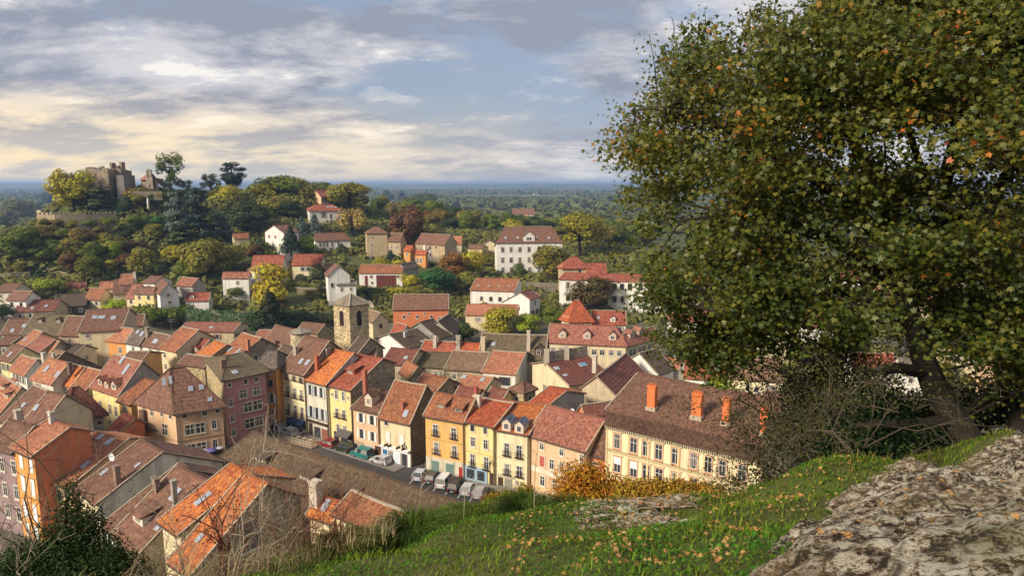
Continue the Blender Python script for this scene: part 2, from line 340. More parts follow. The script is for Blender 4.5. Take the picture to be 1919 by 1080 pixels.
# ------------------------------------------------------------------ mesh helpers
class MB:
    def __init__(s): s.v = []; s.f = []; s.uv = []
    def quad(s, a, b, c, d, uv=None):
        n = len(s.v); s.v += [tuple(a), tuple(b), tuple(c), tuple(d)]; s.f.append((n, n + 1, n + 2, n + 3)); s.uv.append(uv or ((0, 0), (1, 0), (1, 1), (0, 1)))
    def tri(s, a, b, c, uv=None):
        n = len(s.v); s.v += [tuple(a), tuple(b), tuple(c)]; s.f.append((n, n + 1, n + 2)); s.uv.append(uv or ((0, 0), (1, 0), (1, 1)))
    def poly(s, pts):
        n = len(s.v); s.v += [tuple(p) for p in pts]; s.f.append(tuple(range(n, n + len(pts)))); s.uv.append([(0, 0)] * len(pts))
    def box(s, lo, hi, rz=0.0, c=(0, 0, 0), taper=1.0):
        x0, y0, z0 = lo; x1, y1, z1 = hi; mx, my = (x0 + x1) / 2, (y0 + y1) / 2; n = len(s.v)
        for z, t in ((z0, 1.0), (z1, taper)):
            for x, y in ((x0, y0), (x1, y0), (x1, y1), (x0, y1)):
                x = mx + (x - mx) * t; y = my + (y - my) * t
                s.v.append((c[0] + x * math.cos(rz) - y * math.sin(rz), c[1] + x * math.sin(rz) + y * math.cos(rz), c[2] + z))
        for f in ((3, 2, 1, 0), (4, 5, 6, 7), (0, 1, 5, 4), (1, 2, 6, 5), (2, 3, 7, 6), (3, 0, 4, 7)):
            s.f.append(tuple(n + i for i in f)); s.uv.append(((0, 0), (1, 0), (1, 1), (0, 1)))
    def beam(s, p, q, w, hgt, up=(0, 0, 1)):
        p = Vector(p); q = Vector(q); d = (q - p)
        if d.length < 1e-5: return
        d.normalize(); sd_ = d.cross(Vector(up)); sd_ = sd_.normalized() if sd_.length > 1e-4 else Vector((1, 0, 0)); uu = sd_.cross(d); n = len(s.v)
        for b_ in (p, q):
            for i, j in ((-1, -1), (1, -1), (1, 1), (-1, 1)):
                s.v.append(tuple(b_ + sd_ * (w / 2 * i) + uu * (hgt / 2 * j)))
        for f in ((3, 2, 1, 0), (4, 5, 6, 7), (0, 1, 5, 4), (1, 2, 6, 5), (2, 3, 7, 6), (3, 0, 4, 7)):
            s.f.append(tuple(n + i for i in f)); s.uv.append(((0, 0), (1, 0), (1, 1), (0, 1)))
    def tube(s, pts, rad, seg=5):
        n0 = len(s.v); k = len(pts); pts = [Vector(p) for p in pts]
        for i, p in enumerate(pts):
            d = (pts[min(i + 1, k - 1)] - pts[max(i - 1, 0)]).normalized()
            a = d.cross(Vector((0.31, 0.12, 0.94))); a = a.normalized() if a.length > 1e-3 else Vector((1, 0, 0)); b_ = d.cross(a)
            for j in range(seg):
                t = 2 * PI * j / seg; s.v.append(tuple(p + (a * math.cos(t) + b_ * math.sin(t)) * rad[i]))
        for i in range(k - 1):
            for j in range(seg):
                a = n0 + i * seg + j; b_ = n0 + i * seg + (j + 1) % seg
                s.f.append((a, b_, b_ + seg, a + seg)); s.uv.append(((0, 0), (1, 0), (1, 1), (0, 1)))
    def lathe(s, prof, seg=16, c=(0, 0, 0)):
        n0 = len(s.v)
        for r, z in prof:
            for j in range(seg):
                t = 2 * PI * j / seg; s.v.append((c[0] + r * math.cos(t), c[1] + r * math.sin(t), c[2] + z))
        for i in range(len(prof) - 1):
            for j in range(seg):
                a = n0 + i * seg + j; b_ = n0 + i * seg + (j + 1) % seg
                s.f.append((a, b_, b_ + seg, a + seg)); s.uv.append(((j / seg * 6.28, i), ((j + 1) / seg * 6.28, i), ((j + 1) / seg * 6.28, i + 1), (j / seg * 6.28, i + 1)))
    def mesh(s, name, m):
        me = bpy.data.meshes.new(name); me.from_pydata(s.v, [], s.f)
        ul = me.uv_layers.new(name='UVMap'); fl = [c for f in s.uv for p in f for c in p]
        if len(fl) == 2 * len(me.loops): ul.data.foreach_set('uv', fl)
        me.materials.append(m if not isinstance(m, str) else MT[m]); me.update(); return me
    def build(s, name, m, parent=None, color=None, smooth=False):
        me = s.mesh(name, m)
        if smooth: me.polygons.foreach_set('use_smooth', [True] * len(me.polygons))
        return link(name, me, parent, color)
def link(name, me, parent=None, color=None, loc=None, rz=None, scale=None):
    o = bpy.data.objects.new(name, me); COL.objects.link(o)
    if parent is not None: o.parent = parent
    if color is not None: o.color = (*color, 1)
    if loc is not None: o.location = loc
    if rz is not None: o.rotation_euler = (0, 0, rz)
    if scale is not None: o.scale = scale
    return o
def np_mesh(name, verts, faces, m, attrs=None, smooth=False):
    """verts (n,3), faces (f,k) all k-gons"""
    me = bpy.data.meshes.new(name); verts = np.asarray(verts, np.float32); faces = np.asarray(faces, np.int32)
    nf, k = faces.shape
    me.vertices.add(len(verts)); me.vertices.foreach_set('co', verts.ravel())
    me.loops.add(nf * k); me.loops.foreach_set('vertex_index', faces.ravel())
    me.polygons.add(nf); me.polygons.foreach_set('loop_start', np.arange(0, nf * k, k, dtype=np.int32)); me.polygons.foreach_set('loop_total', np.full(nf, k, np.int32))
    if smooth: me.polygons.foreach_set('use_smooth', np.ones(nf, bool))
    for an, (typ, data) in (attrs or {}).items():
        a = me.attributes.new(an, typ, 'POINT')
        a.data.foreach_set('color' if 'COLOR' in typ else 'value', np.asarray(data, np.float32).ravel())
    me.update(calc_edges=True); me.validate(); me.materials.append(MT[m] if isinstance(m, str) else m); return me
def tag(o, label=None, cat=None, group=None, kind=None):
    if label: o['label'] = label
    if cat: o['category'] = cat
    if group: o['group'] = group
    if kind: o['kind'] = kind
    return o
def empty(name, loc, label=None, cat=None, group=None, rz=0.0, scale=None):
    o = bpy.data.objects.new(name, None); COL.objects.link(o); o.location = loc; o.rotation_euler = (0, 0, rz); o.empty_display_size = 0.3
    if scale is not None: o.scale = scale
    return tag(o, label, cat, group)

# ------------------------------------------------------------------ ground sheet to the horizon
def axis(*segs):
    out_ = []
    for a, b_, n in segs: out_ += list(np.linspace(a, b_, n, endpoint=False))
    return np.array(out_ + [segs[-1][1]])
gx = axis((-26000, -3000, 24), (-3000, -500, 26), (-500, 500, 210), (500, 3000, 26), (3000, 26000, 24))
gy = axis((-1500, 20, 8), (20, 620, 125), (620, 3000, 60), (3000, 14000, 50), (14000, 24000, 8))
GX, GY = np.meshgrid(gx, gy); GZ = terrain(GX, GY)
# pressed down under the viewpoint hill
GR = np.hypot(GX, GY)
nx_, ny_ = len(gx), len(gy)
idx = np.arange(nx_ * ny_).reshape(ny_, nx_)
fc = np.stack([idx[:-1, :-1], idx[:-1, 1:], idx[1:, 1:], idx[1:, :-1]], -1).reshape(-1, 4)
r_ = GR.ravel(); zz = GZ.ravel(); xx = GX.ravel(); yy = GY.ravel()
town = np.array([0.11, 0.095, 0.065]); grassc = np.array([0.055, 0.075, 0.016]); earth = np.array([0.10, 0.085, 0.04])
n = vnoise(xx / 25.0, yy / 25.0, 5, 4); nb = vnoise(xx / 420.0, yy / 260.0, 6, 2)
cov = town[None] * np.ones((len(xx), 1))
wild = sstep(225, 250, yy + 10 * (n - .5) + np.abs(xx) * 0.02); wild = np.maximum(wild, sstep(.84, 1.0, np.abs(xx) / np.maximum(yy, 60) + .15 * (n - .5)))
g2 = grassc[None] * (1 - n[:, None] * 0.5) + earth[None] * n[:, None] * 0.6
cov = cov * (1 - wild[:, None]) + g2 * wild[:, None]
fk = sstep(600, 1300, r_)[:, None]
farcol = np.where(nb[:, None] > 0.56, np.array([[0.11, 0.12, 0.035]]), np.where(nb[:, None] > 0.5, np.array([[0.17, 0.15, 0.07]]), np.array([[0.028, 0.042, 0.014]])))
cov = cov * (1 - fk) + farcol * fk
me = np_mesh('ground', np.stack([xx, yy, zz], -1), fc, 'ground', {'cover': ('FLOAT_COLOR', np.concatenate([cov, np.ones((len(xx), 1))], 1))}, True)
gnd = link('ground', me); tag(gnd, kind='structure')
# ------------------------------------------------------------------ houses
RC = dict(brown=(0.185, 0.088, 0.058), dark=(0.074, 0.054, 0.040), red=(0.296, 0.074, 0.042), orange=(0.452, 0.135, 0.037), rose=(0.287, 0.109, 0.074), moss=(0.109, 0.091, 0.050),
          rust=(0.313, 0.109, 0.048), tan=(0.235, 0.148, 0.087), grey=(0.131, 0.113, 0.096), maroon=(0.174, 0.057, 0.042), salmon=(0.365, 0.144, 0.078), bright=(0.400, 0.087, 0.035), hall=(0.109, 0.077, 0.044))
WC = dict(cream=(0.64, 0.53, 0.33), white=(0.72, 0.69, 0.62), yellow=(0.72, 0.58, 0.25), ochre=(0.66, 0.38, 0.12), orange=(0.64, 0.28, 0.07), pink=(0.43, 0.205, 0.185), peach=(0.64, 0.41, 0.24),
          beige=(0.50, 0.40, 0.26), stone=(0.36, 0.29, 0.18), grey=(0.36, 0.34, 0.31), purple=(0.27, 0.18, 0.19), redorange=(0.58, 0.17, 0.07), darkstone=(0.17, 0.13, 0.09), gold=(0.50, 0.39, 0.20),
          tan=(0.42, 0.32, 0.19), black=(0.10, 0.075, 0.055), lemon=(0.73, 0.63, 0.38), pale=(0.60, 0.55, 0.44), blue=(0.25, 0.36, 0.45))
STONY = {'stone': 'rubble_stone', 'darkstone': 'rubble_stone', 'gold': 'fine_stone'}
WEATHER = {'brown': 'roof_weathered', 'dark': 'roof_weathered', 'moss': 'roof_weathered', 'grey': 'roof_weathered', 'tan': 'roof_weathered', 'hall': 'roof_weathered', 'rust': 'roof_weathered'}
_wm = {}
def win_mesh(part, w, h):
    k = (part, round(w, 2), round(h, 2))
    if k in _wm: return _wm[k]
    b = MB(); nm, mt = part, 'painted'
    if part == 'window':                       # stone or painted surround
        t = 0.13
        b.box((-w / 2 - t, -0.06, -h / 2 - t), (-w / 2, 0.07, h / 2 + t)); b.box((w / 2, -0.06, -h / 2 - t), (w / 2 + t, 0.07, h / 2 + t))
        b.box((-w / 2, -0.06, h / 2), (w / 2, 0.07, h / 2 + t)); b.box((-w / 2 - t, -0.06, -h / 2 - t - 0.08), (w / 2 + t, 0.13, -h / 2 - t)); b.box((-w / 2, -0.06, -h / 2 - t), (w / 2, 0.07, -h / 2))
    elif part == 'pane': mt = 'glass'; b.box((-w / 2, -0.05, -h / 2), (w / 2, 0.012, h / 2))
    elif part == 'glazing_bar':
        t = 0.035
        for x in (-w / 2 + t, 0, w / 2 - t): b.box((x - t, 0.0, -h / 2), (x + t, 0.035, h / 2))
        for z in (-h / 2 + t, h * 0.18, h / 2 - t):
            for s_ in (-1, 1): b.box((min(s_ * t, s_ * (w / 2 - 2 * t)), 0.0, z - t), (max(s_ * t, s_ * (w / 2 - 2 * t)), 0.032, z + t))
    elif part == 'shutter':
        b.box((-w / 2, 0.0, -h / 2), (w / 2, 0.05, h / 2))
        for i in range(max(3, int(h / 0.28))):
            z = -h / 2 + (i + 0.5) * h / max(3, int(h / 0.28)); b.box((-w / 2 + 0.05, 0.05, z - 0.06), (w / 2 - 0.05, 0.065, z + 0.05))
    elif part == 'mullion':
        t = 0.07; b.box((-t, -0.03, -h / 2), (t, 0.06, h / 2)); b.box((-w / 2, -0.03, h * 0.12 - t), (-t, 0.055, h * 0.12 + t)); b.box((t, -0.03, h * 0.12 - t), (w / 2, 0.055, h * 0.12 + t))
    elif part == 'balcony_rail':
        b.box((-w / 2 - 0.2, 0.32, -0.02), (w / 2 + 0.2, 0.37, 0.03)); b.box((-w / 2 - 0.2, 0.0, -0.95), (w / 2 + 0.2, 0.42, -0.86))
        for i in range(8):
            x = -w / 2 - 0.17 + i * (w + 0.34) / 7; b.box((x - 0.02, 0.33, -0.86), (x + 0.02, 0.36, -0.02))
        mt = 'dark_wood'
    elif part == 'door': mt = 'painted'; b.box((-w / 2, -0.05, -h / 2), (w / 2, 0.06, h / 2)); b.box((-w / 2 + 0.12, 0.06, -h / 2 + 0.15), (w / 2 - 0.12, 0.085, -0.05)); b.box((-w / 2 + 0.12, 0.06, 0.1), (w / 2 - 0.12, 0.085, h / 2 - 0.12))
    _wm[k] = b.mesh(nm, mt); return _wm[k]
def add_window(root, p, ang, w, h, style, trim=(0.60, 0.53, 0.40), sh=(0.45, 0.45, 0.43)):
    """p in root coordinates on the wall; ang: outward normal = +y rotated by ang"""
    st = style
    if 'd' in st:
        link('door', win_mesh('door', w, h), root, sh, p, ang); return
    o = link('window', win_mesh('window', w, h), root, trim, p, ang)
    if 'c' in st:
        link('shutter', win_mesh('shutter', w, h), o, sh); return
    link('pane', win_mesh('pane', w, h), o)
    if 'm' in st: link('mullion', win_mesh('mullion', w, h), o, trim)
    elif 'x' in st: link('glazing_bar', win_mesh('glazing_bar', w, h), o, (0.62, 0.58, 0.50))
    elif 'b' in st: link('glazing_bar', win_mesh('glazing_bar', w, h), o, (0.60, 0.55, 0.46))
    if 's' in st:
        for s_ in (-1, 1): link('shutter', win_mesh('shutter', w * 0.52, h), o, sh, (s_ * (w * 0.78 + 0.13), 0.075, 0))
    if 'r' in st: link('balcony_rail', win_mesh('balcony_rail', w, 1.0), o, None, (0, 0.05, -h / 2 + 0.95))
    if 'h' in st: link('shutter', win_mesh('shutter', w, h * 0.45), o, (0.72, 0.70, 0.66), (0, 0.04, h * 0.27))

HOUSES = {}
class House: pass
def solve_eave(A, B, h, z=None, z0=None):
    zg = 0.0 if z is None else z
    if z is None:
        P = on_terrain(A[0], A[1], h)
        Q = on_z(B[0], B[1], P[2]); zg = P[2] - h
        for _ in range(2):
            m_ = (on_z(*A, zg + h) + on_z(*B, zg + h)) / 2; dd = math.hypot(m_[0], m_[1]); m_ = m_ * (1 + 4.0 / dd)
            zg = 0.5 * zg + 0.5 * min(T1(m_[0], m_[1]), zg + 3) if abs(T1(m_[0], m_[1]) - zg) < 6 else zg
    return on_z(*A, zg + h), on_z(*B, zg + h), zg
def house(label, A, B, R=None, end='B', h=7.0, roof='brown', wall='cream', root=None, name='house', cat='house', group=None, z=None, D=None, k=None, back=None, hipA=0, hipB=0,
          gable=None, wins='auto', wc={}, chim=(), sky=(), dorm=(), corners=None, rl=None, turn=False, ridge=True, rtile=None, rows=None, trim=None, sh=None, wstyle=None, extra=None, over=0.45, maxp=48, minp=17, bald=False, verge=True, deep=None, glow=None):
    H = House()
    up = np.array([0, 0, 1.0])
    if corners:                                     # L, N, Rr pixels of three eave corners
        Lp, Np, Rp = corners
        Nw, Rw, zg = solve_eave(Np, Rp, h, z); Lw = on_z(Lp[0], Lp[1], zg + h)
        if turn: c = [Lw, Nw, Rw, Lw + Rw - Nw]
        else: c = [Nw, Rw, Lw + Rw - Nw, Lw]
        ctr = sum(c) / 4; ze = zg + h
        if k is None:
            hd = math.hypot(ctr[0], ctr[1]); rr = ray(R[0], R[1]); k = CZ + rr[2] * hd / math.hypot(rr[0], rr[1]) - ze
        s = np.linalg.norm(c[3] - c[0]) / 2; b = s
    else:
        Aw, Bw, zg = solve_eave(A, B, h, z); ze = zg + h
        a = Bw - Aw; Ln = np.linalg.norm(a); a /= Ln
        n_ = np.array([-a[1], a[0], 0.0])
        if n_ @ (Aw - CAM) < 0: n_ = -n_
        if gable is not None:                       # gable wall faces the viewer: apex pixel, depth D
            mid = (Aw + Bw) / 2; rr = ray(*gable); hd = math.hypot(mid[0], mid[1])
            k = CZ + rr[2] * hd / math.hypot(rr[0], rr[1]) - ze; k = max(0.15 * Ln, min(k, 0.55 * Ln))
            c = [Bw, Bw + n_ * D, Aw + n_ * D, Aw]; s = b = Ln / 2
        else:
            E = Bw if end == 'B' else Aw
            if R is not None:
                rr = ray(R[0], R[1]); Mx = np.stack([n_, up, -rr], 1); s, kk, _t = np.linalg.solve(Mx, CAM - E)
                bad = '' if (s > 0.8 and 0.2 < kk / max(s, .01) < 1.2) else ' !!'
                if bad:
                    if not 1.2 < s < 14: s = D / 2 if D else min(max(Ln * .35, 3.0), 5.0)
                    q = E + n_ * s; hd = math.hypot(q[0], q[1]); kk = CZ + rr[2] * hd / math.hypot(rr[0], rr[1]) - ze
                if k is not None: kk = k
                p0, p1 = math.tan(math.radians(minp)), math.tan(math.radians(maxp))
                kk = min(max(kk, s * p0), s * p1); 
                DBG.append((label[:38], round(Ln, 1), round(float(s), 1), round(float(kk), 1), round(zg, 1), round(float(np.linalg.norm(Aw - CAM))), bad)); k = kk
            else: s = (D or 8.0) / 2
            b = min(s, 5.5) if back is None else back
            if deep: b = deep
            c = [Aw, Bw, Bw + n_ * (s + b), Aw + n_ * (s + b)]
    ax = c[1] - c[0]; La = np.linalg.norm(ax); ax = ax / La
    nn = c[3] - c[0]; Dn = np.linalg.norm(nn); nn = nn / Dn
    kb = k * (1 - b / s)                              # height of the rear eave above the front eave
    rA = c[0] + nn * s + up * k + ax * hipA * s; rB = c[1] + nn * s + up * k - ax * hipB * s
    if rl is not None:
        m_ = (c[0] + c[1]) / 2 + nn * s + up * k; rA = m_ - ax * rl / 2; rB = m_ + ax * rl / 2; hipA = hipB = 1
    e = [c[0].copy(), c[1].copy(), c[2] + up * kb, c[3] + up * kb]
    ctr = (c[0] + c[2]) / 2
    zb = min(T1(p[0], p[1]) for p in c) - 0.6
    zb = min(zb, zg - 0.3)
    rt = root
    base = np.array([ctr[0], ctr[1], zg])
    if rt is None: rt = empty(name, tuple(base), label, cat, group)
    base = np.array(rt.location)
    lc = lambda p: tuple(np.asarray(p) - base)
    # walls
    names = ['front', 'B', 'back', 'A']; wm = {}
    face_pts = []
    for i in range(4):
        p, q = c[i], c[(i + 1) % 4]; pts = [np.array([p[0], p[1], zb]), np.array([q[0], q[1], zb]), e[(i + 1) % 4].copy(), e[i].copy()]
        if i == 1 and not hipB: pts = pts[:3] + [rB] + pts[3:]
        if i == 3 and not hipA: pts = pts[:3] + [rA] + pts[3:]
        face_pts.append(pts)
        key = wc.get(i, wall); wm.setdefault(key, MB()).poly([lc(x) for x in pts])
    for key, mb in wm.items():
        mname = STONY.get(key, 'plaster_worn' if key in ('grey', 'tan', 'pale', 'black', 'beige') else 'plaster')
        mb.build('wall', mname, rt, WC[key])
    # roof
    pt = k / s; dist = np.linalg.norm(ctr - CAM)
    ov = over; g0 = 0.22
    oA = ov if hipA else g0; oB = ov if hipB else g0
    E0 = e[0] - nn * ov - ax * oA - up * ov * pt; E1 = e[1] - nn * ov + ax * oB - up * ov * pt
    E2 = e[2] + nn * ov + ax * oB - up * ov * pt; E3 = e[3] + nn * ov - ax * oA - up * ov * pt
    RA = rA - (0 if hipA else 1) * ax * g0; RB = rB + (0 if hipB else 1) * ax * g0
    lift = up * 0.20
    slopes = [(E0, E1, RB, RA), (E2, E3, RA, RB)]
    if hipB: slopes.append((E1, E2, RB, RB))
    if hipA: slopes.append((E3, E0, RA, RA))
    rb = MB(); course = 0.36 if dist < 125 else 0.75
    for (p0, p1, q1, q0) in slopes:
        lw = np.linalg.norm(p1 - p0); au = (p1 - p0) / lw; sl_ = np.linalg.norm(((q0 + q1) / 2) - ((p0 + p1) / 2))
        nc = max(1, min(60, int(sl_ / course))) if dist < 240 else 1
        def at_(t, sd_): return (p0 * (1 - t) + q0 * t if sd_ == 0 else p1 * (1 - t) + q1 * t)
        uo = random.random() * 30; ns = 5 if dist < 190 and lw > 3 else 1; sg = min(.16, .016 * lw) if ns > 1 else 0; ph = random.random() * 9
        def wob(x, y): return up * (-sg * math.sin(PI * x) * (.35 + .65 * y) + (.035 * math.sin(7 * x + ph) * math.sin(5 * y + ph) if ns > 1 else 0))
        for i in range(nc):
            t0, t1 = i / nc, (i + 1) / nc; st = 0.055 if nc > 1 else 0; U = lambda p: uo + float((p - p0) @ au)
            for j in range(ns):
                xa, xb = j / ns, (j + 1) / ns; jt = up * ((random.random() - .5) * .03 if st else 0)
                A0, A1, B0, B1 = at_(t0, 0), at_(t0, 1), at_(t1, 0), at_(t1, 1)
                a0 = A0 + (A1 - A0) * xa + lift + up * st + wob(xa, t0) + jt; a1 = A0 + (A1 - A0) * xb + lift + up * st + wob(xb, t0) + jt; b1 = B0 + (B1 - B0) * xb + lift + wob(xb, t1); b0 = B0 + (B1 - B0) * xa + lift + wob(xa, t1)
                rb.quad(lc(a0), lc(a1), lc(b1), lc(b0), ((U(a0), t0 * sl_), (U(a1), t0 * sl_), (U(b1), t1 * sl_), (U(b0), t1 * sl_)))
                if st: rb.quad(lc(a0 - up * .09), lc(a1 - up * .09), lc(a1), lc(a0), ((U(a0), t0 * sl_), (U(a1), t0 * sl_), (U(a1), t0 * sl_ + .05), (U(a0), t0 * sl_ + .05)))
        rb.quad(lc(p1), lc(p0), lc(q0), lc(q1))                                    # underside
        rb.quad(lc(p0), lc(p1), lc(p1 + lift), lc(p0 + lift))                      # eave edge
        for P_, Q_ in ((p0, q0), (p1, q1)): rb.quad(lc(P_), lc(Q_), lc(Q_ + lift), lc(P_ + lift))
    rm = WEATHER.get(roof, 'roof_clean')
    if dist > 230: rm = 'roof_big' if rm == 'roof_clean' else rm
    jit = 1 + (random.random() - .5) * 0.24
    rcol = tuple(x * jit for x in RC[roof])
    rb.build('roof', rm, rt, rcol)
    if ridge and np.linalg.norm(RB - RA) > 0.6:
        b_ = MB(); nt_ = max(2, int(np.linalg.norm(RB - RA) / 0.5)) if dist < 130 else 3
        for i in range(nt_):
            sg_ = min(.16, .016 * np.linalg.norm(RB - RA)) if dist < 190 else 0; P_ = RA + (RB - RA) * (i / nt_) - up * sg_ * math.sin(PI * i / nt_); Q_ = RA + (RB - RA) * ((i + 1) / nt_) - up * sg_ * math.sin(PI * (i + 1) / nt_); b_.beam(lc(P_ + lift + up * (0.05 + 0.02 * (i % 2))), lc(Q_ + lift + up * (0.05 + 0.02 * (i % 2))), 0.34, 0.16)
        b_.build('ridge_tiles', rtile or ('mortar' if random.random() < 0.5 else rm), rt, rcol)
    if verge and dist < 260:
        for hip, P0, P1, P2, Q, sg in ((hipA, E0, None, E3, RA, -1), (hipB, E1, None, E2, RB, 1)):
            if hip: continue
            b_ = MB(); b_.beam(lc(P0 + lift + up * 0.06 + ax * sg * 0.02), lc(Q + lift + up * 0.06 + ax * sg * 0.02), 0.17, 0.12); b_.beam(lc(P2 + lift + up * 0.06 + ax * sg * 0.02), lc(Q + lift + up * 0.06 + ax * sg * 0.02), 0.17, 0.12)
            b_.build('verge', 'mortar', rt)
    for hip, Pp, Q in ((hipA, (E0, E3), RA), (hipB, (E1, E2), RB)):
        if hip and dist < 260:
            b_ = MB()
            for P_ in Pp: b_.beam(lc(P_ + lift + up * .05), lc(Q + lift + up * .05), 0.28, 0.13)
            b_.build('hip_tiles', rm, rt, tuple(x * 1.15 for x in rcol))
    if dist < 150 and not bald:
        b_ = MB(); b_.beam(lc(E0 - nn * .08 + up * .04), lc(E1 - nn * .08 + up * .04), 0.14, 0.14); b_.build('gutter', 'painted', rt, (0.09, 0.07, 0.055))
    H.root, H.c, H.e, H.ze, H.zg, H.zb, H.ax, H.nn, H.slopes, H.lc, H.k, H.s, H.La, H.rt, H.base, H.rA, H.rB, H.pt, H.rcol, H.rm, H.lift, H.dist, H.Dn = rt, c, e, ze, zg, zb, ax, nn, slopes, lc, k, s, La, rt, base, rA, rB, pt, rcol, rm, lift, dist, Dn
    H.trim = trim or (0.58, 0.51, 0.39); H.sh = sh or random.choice([(0.50, 0.50, 0.48), (0.30, 0.25, 0.2), (0.42, 0.45, 0.47), (0.25, 0.10, 0.07), (0.36, 0.32, 0.25)])
    # windows
    if wins == 'auto':
        for f in (0, 1, 3):
            p, q = c[f], c[(f + 1) % 4]; fl = np.linalg.norm(q - p); t_ = (q - p) / fl; on = np.array([t_[1], -t_[0], 0])
            if on @ (CAM - (p + q) / 2) <= 0.1 * dist: continue
            if f != 0 and random.random() < 0.35: continue
            nc = max(1, int(fl / (3.0 if f == 0 else 4.5))); nr = rows if rows is not None else max(1, min(3, int(h / 2.9)))
            ws = wstyle or random.choice(['x', 'x', 's', 'xs', 'p', 'c', 'x'])
            for r in range(nr):
                for i in range(nc):
                    if random.random() < 0.1: continue
                    P_ = p + t_ * fl * (i + 0.5) / nc; zz_ = ze - 1.55 - r * 2.85
                    if zz_ < zg + 0.8: continue
                    wall_win(H, f, (i + 0.5) / nc, zz_ - zg, 0.95, 1.35 if r < 2 else 1.6, ws)
    elif wins:
        for spec in wins:
            f, zc_, w, hh, st, us = spec[:6]; sh_ = spec[6] if len(spec) > 6 else None
            p, q = c[f], c[(f + 1) % 4]
            for u in us:
                if u > 1.5:                          # pixel column -> fraction along the wall
                    P0 = np.array([p[0], p[1], zg + zc_]) - CAM; P1 = np.array([q[0], q[1], zg + zc_]) - CAM
                    kx = (u - (W0 - 1) / 2) / FPX; z0_ = P0[1] * CP - P0[2] * SP; z1_ = P1[1] * CP - P1[2] * SP
                    t = (kx * z0_ - P0[0]) / ((P1[0] - P0[0]) - kx * (z1_ - z0_))
                    if not (0.02 < t < 0.98): continue
                else: t = u
                wall_win(H, f, t, zc_, w, hh, st, sh_)
    for cspec in chim: chimney(H, *cspec)
    for sp in sky: skylight(H, *sp)
    for dp in dorm: dormer(H, *dp)
    if label and root is None: HOUSES[label] = H
    return H
DBG = []
def wall_frame(H, f):
    p, q = H.c[f], H.c[(f + 1) % 4]; fl = np.linalg.norm(q - p); t_ = (q - p) / fl; on = np.array([t_[1], -t_[0], 0.0])
    return p, t_, on, fl, math.atan2(-on[0], on[1])
def wall_win(H, f, t, zc_, w, hh, st, sh_=None):
    p, t_, on, fl, ang = wall_frame(H, f)
    P_ = p + t_ * fl * t; P_ = np.array([P_[0], P_[1], H.zg + zc_]) + on * 0.01
    add_window(H.rt, H.lc(P_), ang, w, hh, st, H.trim, sh_ or H.sh)
def wall_box(H, f, t0, t1, z0, z1, depth, name, mt, color=None, lo=0.0, ends=False):
    p, t_, on, fl, ang = wall_frame(H, f); b = MB()
    a = p + t_ * fl * t0; bb = p + t_ * fl * t1
    x = (a + bb) / 2; L_ = np.linalg.norm(bb - a)
    b.box((-L_ / 2, lo, 0), (L_ / 2, depth, z1 - z0), ang, H.lc((x[0], x[1], H.zg + z0))); return b.build(name, mt, H.rt, color)
def roof_hit(H, u, v):
    best = None; rr = ray(u, v)
    for i, (p0, p1, q1, q0) in enumerate(H.slopes):
        nrm = np.cross(p1 - p0, (q0 + q1) / 2 - p0); nrm /= np.linalg.norm(nrm)
        if nrm[2] < 0: nrm = -nrm
        if nrm @ rr >= 0: continue
        t = ((p0 + H.lift - CAM) @ nrm) / (rr @ nrm); P_ = CAM + rr * t
        au = p1 - p0; L_ = np.linalg.norm(au); au = au / L_; sv = (q0 + q1) / 2 - (p0 + p1) / 2; sv = sv - au * (sv @ au); sl_ = np.linalg.norm(sv); sv /= sl_
        y = ((P_ - p0) @ sv) / sl_; x = ((P_ - p0) @ au) / L_
        bad = max(0, -y, y - 1) + max(0, -x, x - 1) + (0.05 * i)
        if best is None or bad < best[0]: best = (bad, P_, nrm, au, sv)
    if best is None or best[0] > 0.6: return None
    return best[1:]
def chimney(H, u, v, hh=1.8, w=0.8, d=0.6, kind='brick', col=(0.42, 0.14, 0.06), pots=2, cap=(0.50, 0.44, 0.35), foot=None):
    r = roof_hit(H, u, v)
    if r is None: return
    P_, nrm, au, sv = r; ang = math.atan2(au[1], au[0]); b = MB()
    b.box((-w / 2, -d / 2, -1.2), (w / 2, d / 2, hh - 0.18), ang, H.lc(P_)); b.box((-w / 2 - .08, -d / 2 - .08, hh - 0.18), (w / 2 + .08, d / 2 + .08, hh), ang, H.lc(P_))
    o = b.build('chimney', {'brick': 'brick', 'stone': 'rubble_stone', 'plain': 'plaster_worn'}[kind], H.rt, col)
    if pots:
        b = MB(); cs, sn = math.cos(ang), math.sin(ang)
        for i in range(pots):
            x = -w / 2 + (i + .5) * w / pots; b.lathe([(0.13, hh), (0.11, hh + 0.32), (0.14, hh + 0.36), (0.0, hh + 0.36)], 8, H.lc(P_ + np.array([cs * x, sn * x, 0])))
        b.build('chimney_pot', 'painted', o, (0.44, 0.13, 0.05))
    if foot:
        b = MB(); b.box((-w / 2 - .16, -d / 2 - .16, -0.5), (w / 2 + .16, d / 2 + .16, foot), ang, H.lc(P_)); b.build('flashing', 'mortar', o)
def slope_frame(r):
    P_, nrm, au, sv = r; return P_, nrm, au, sv
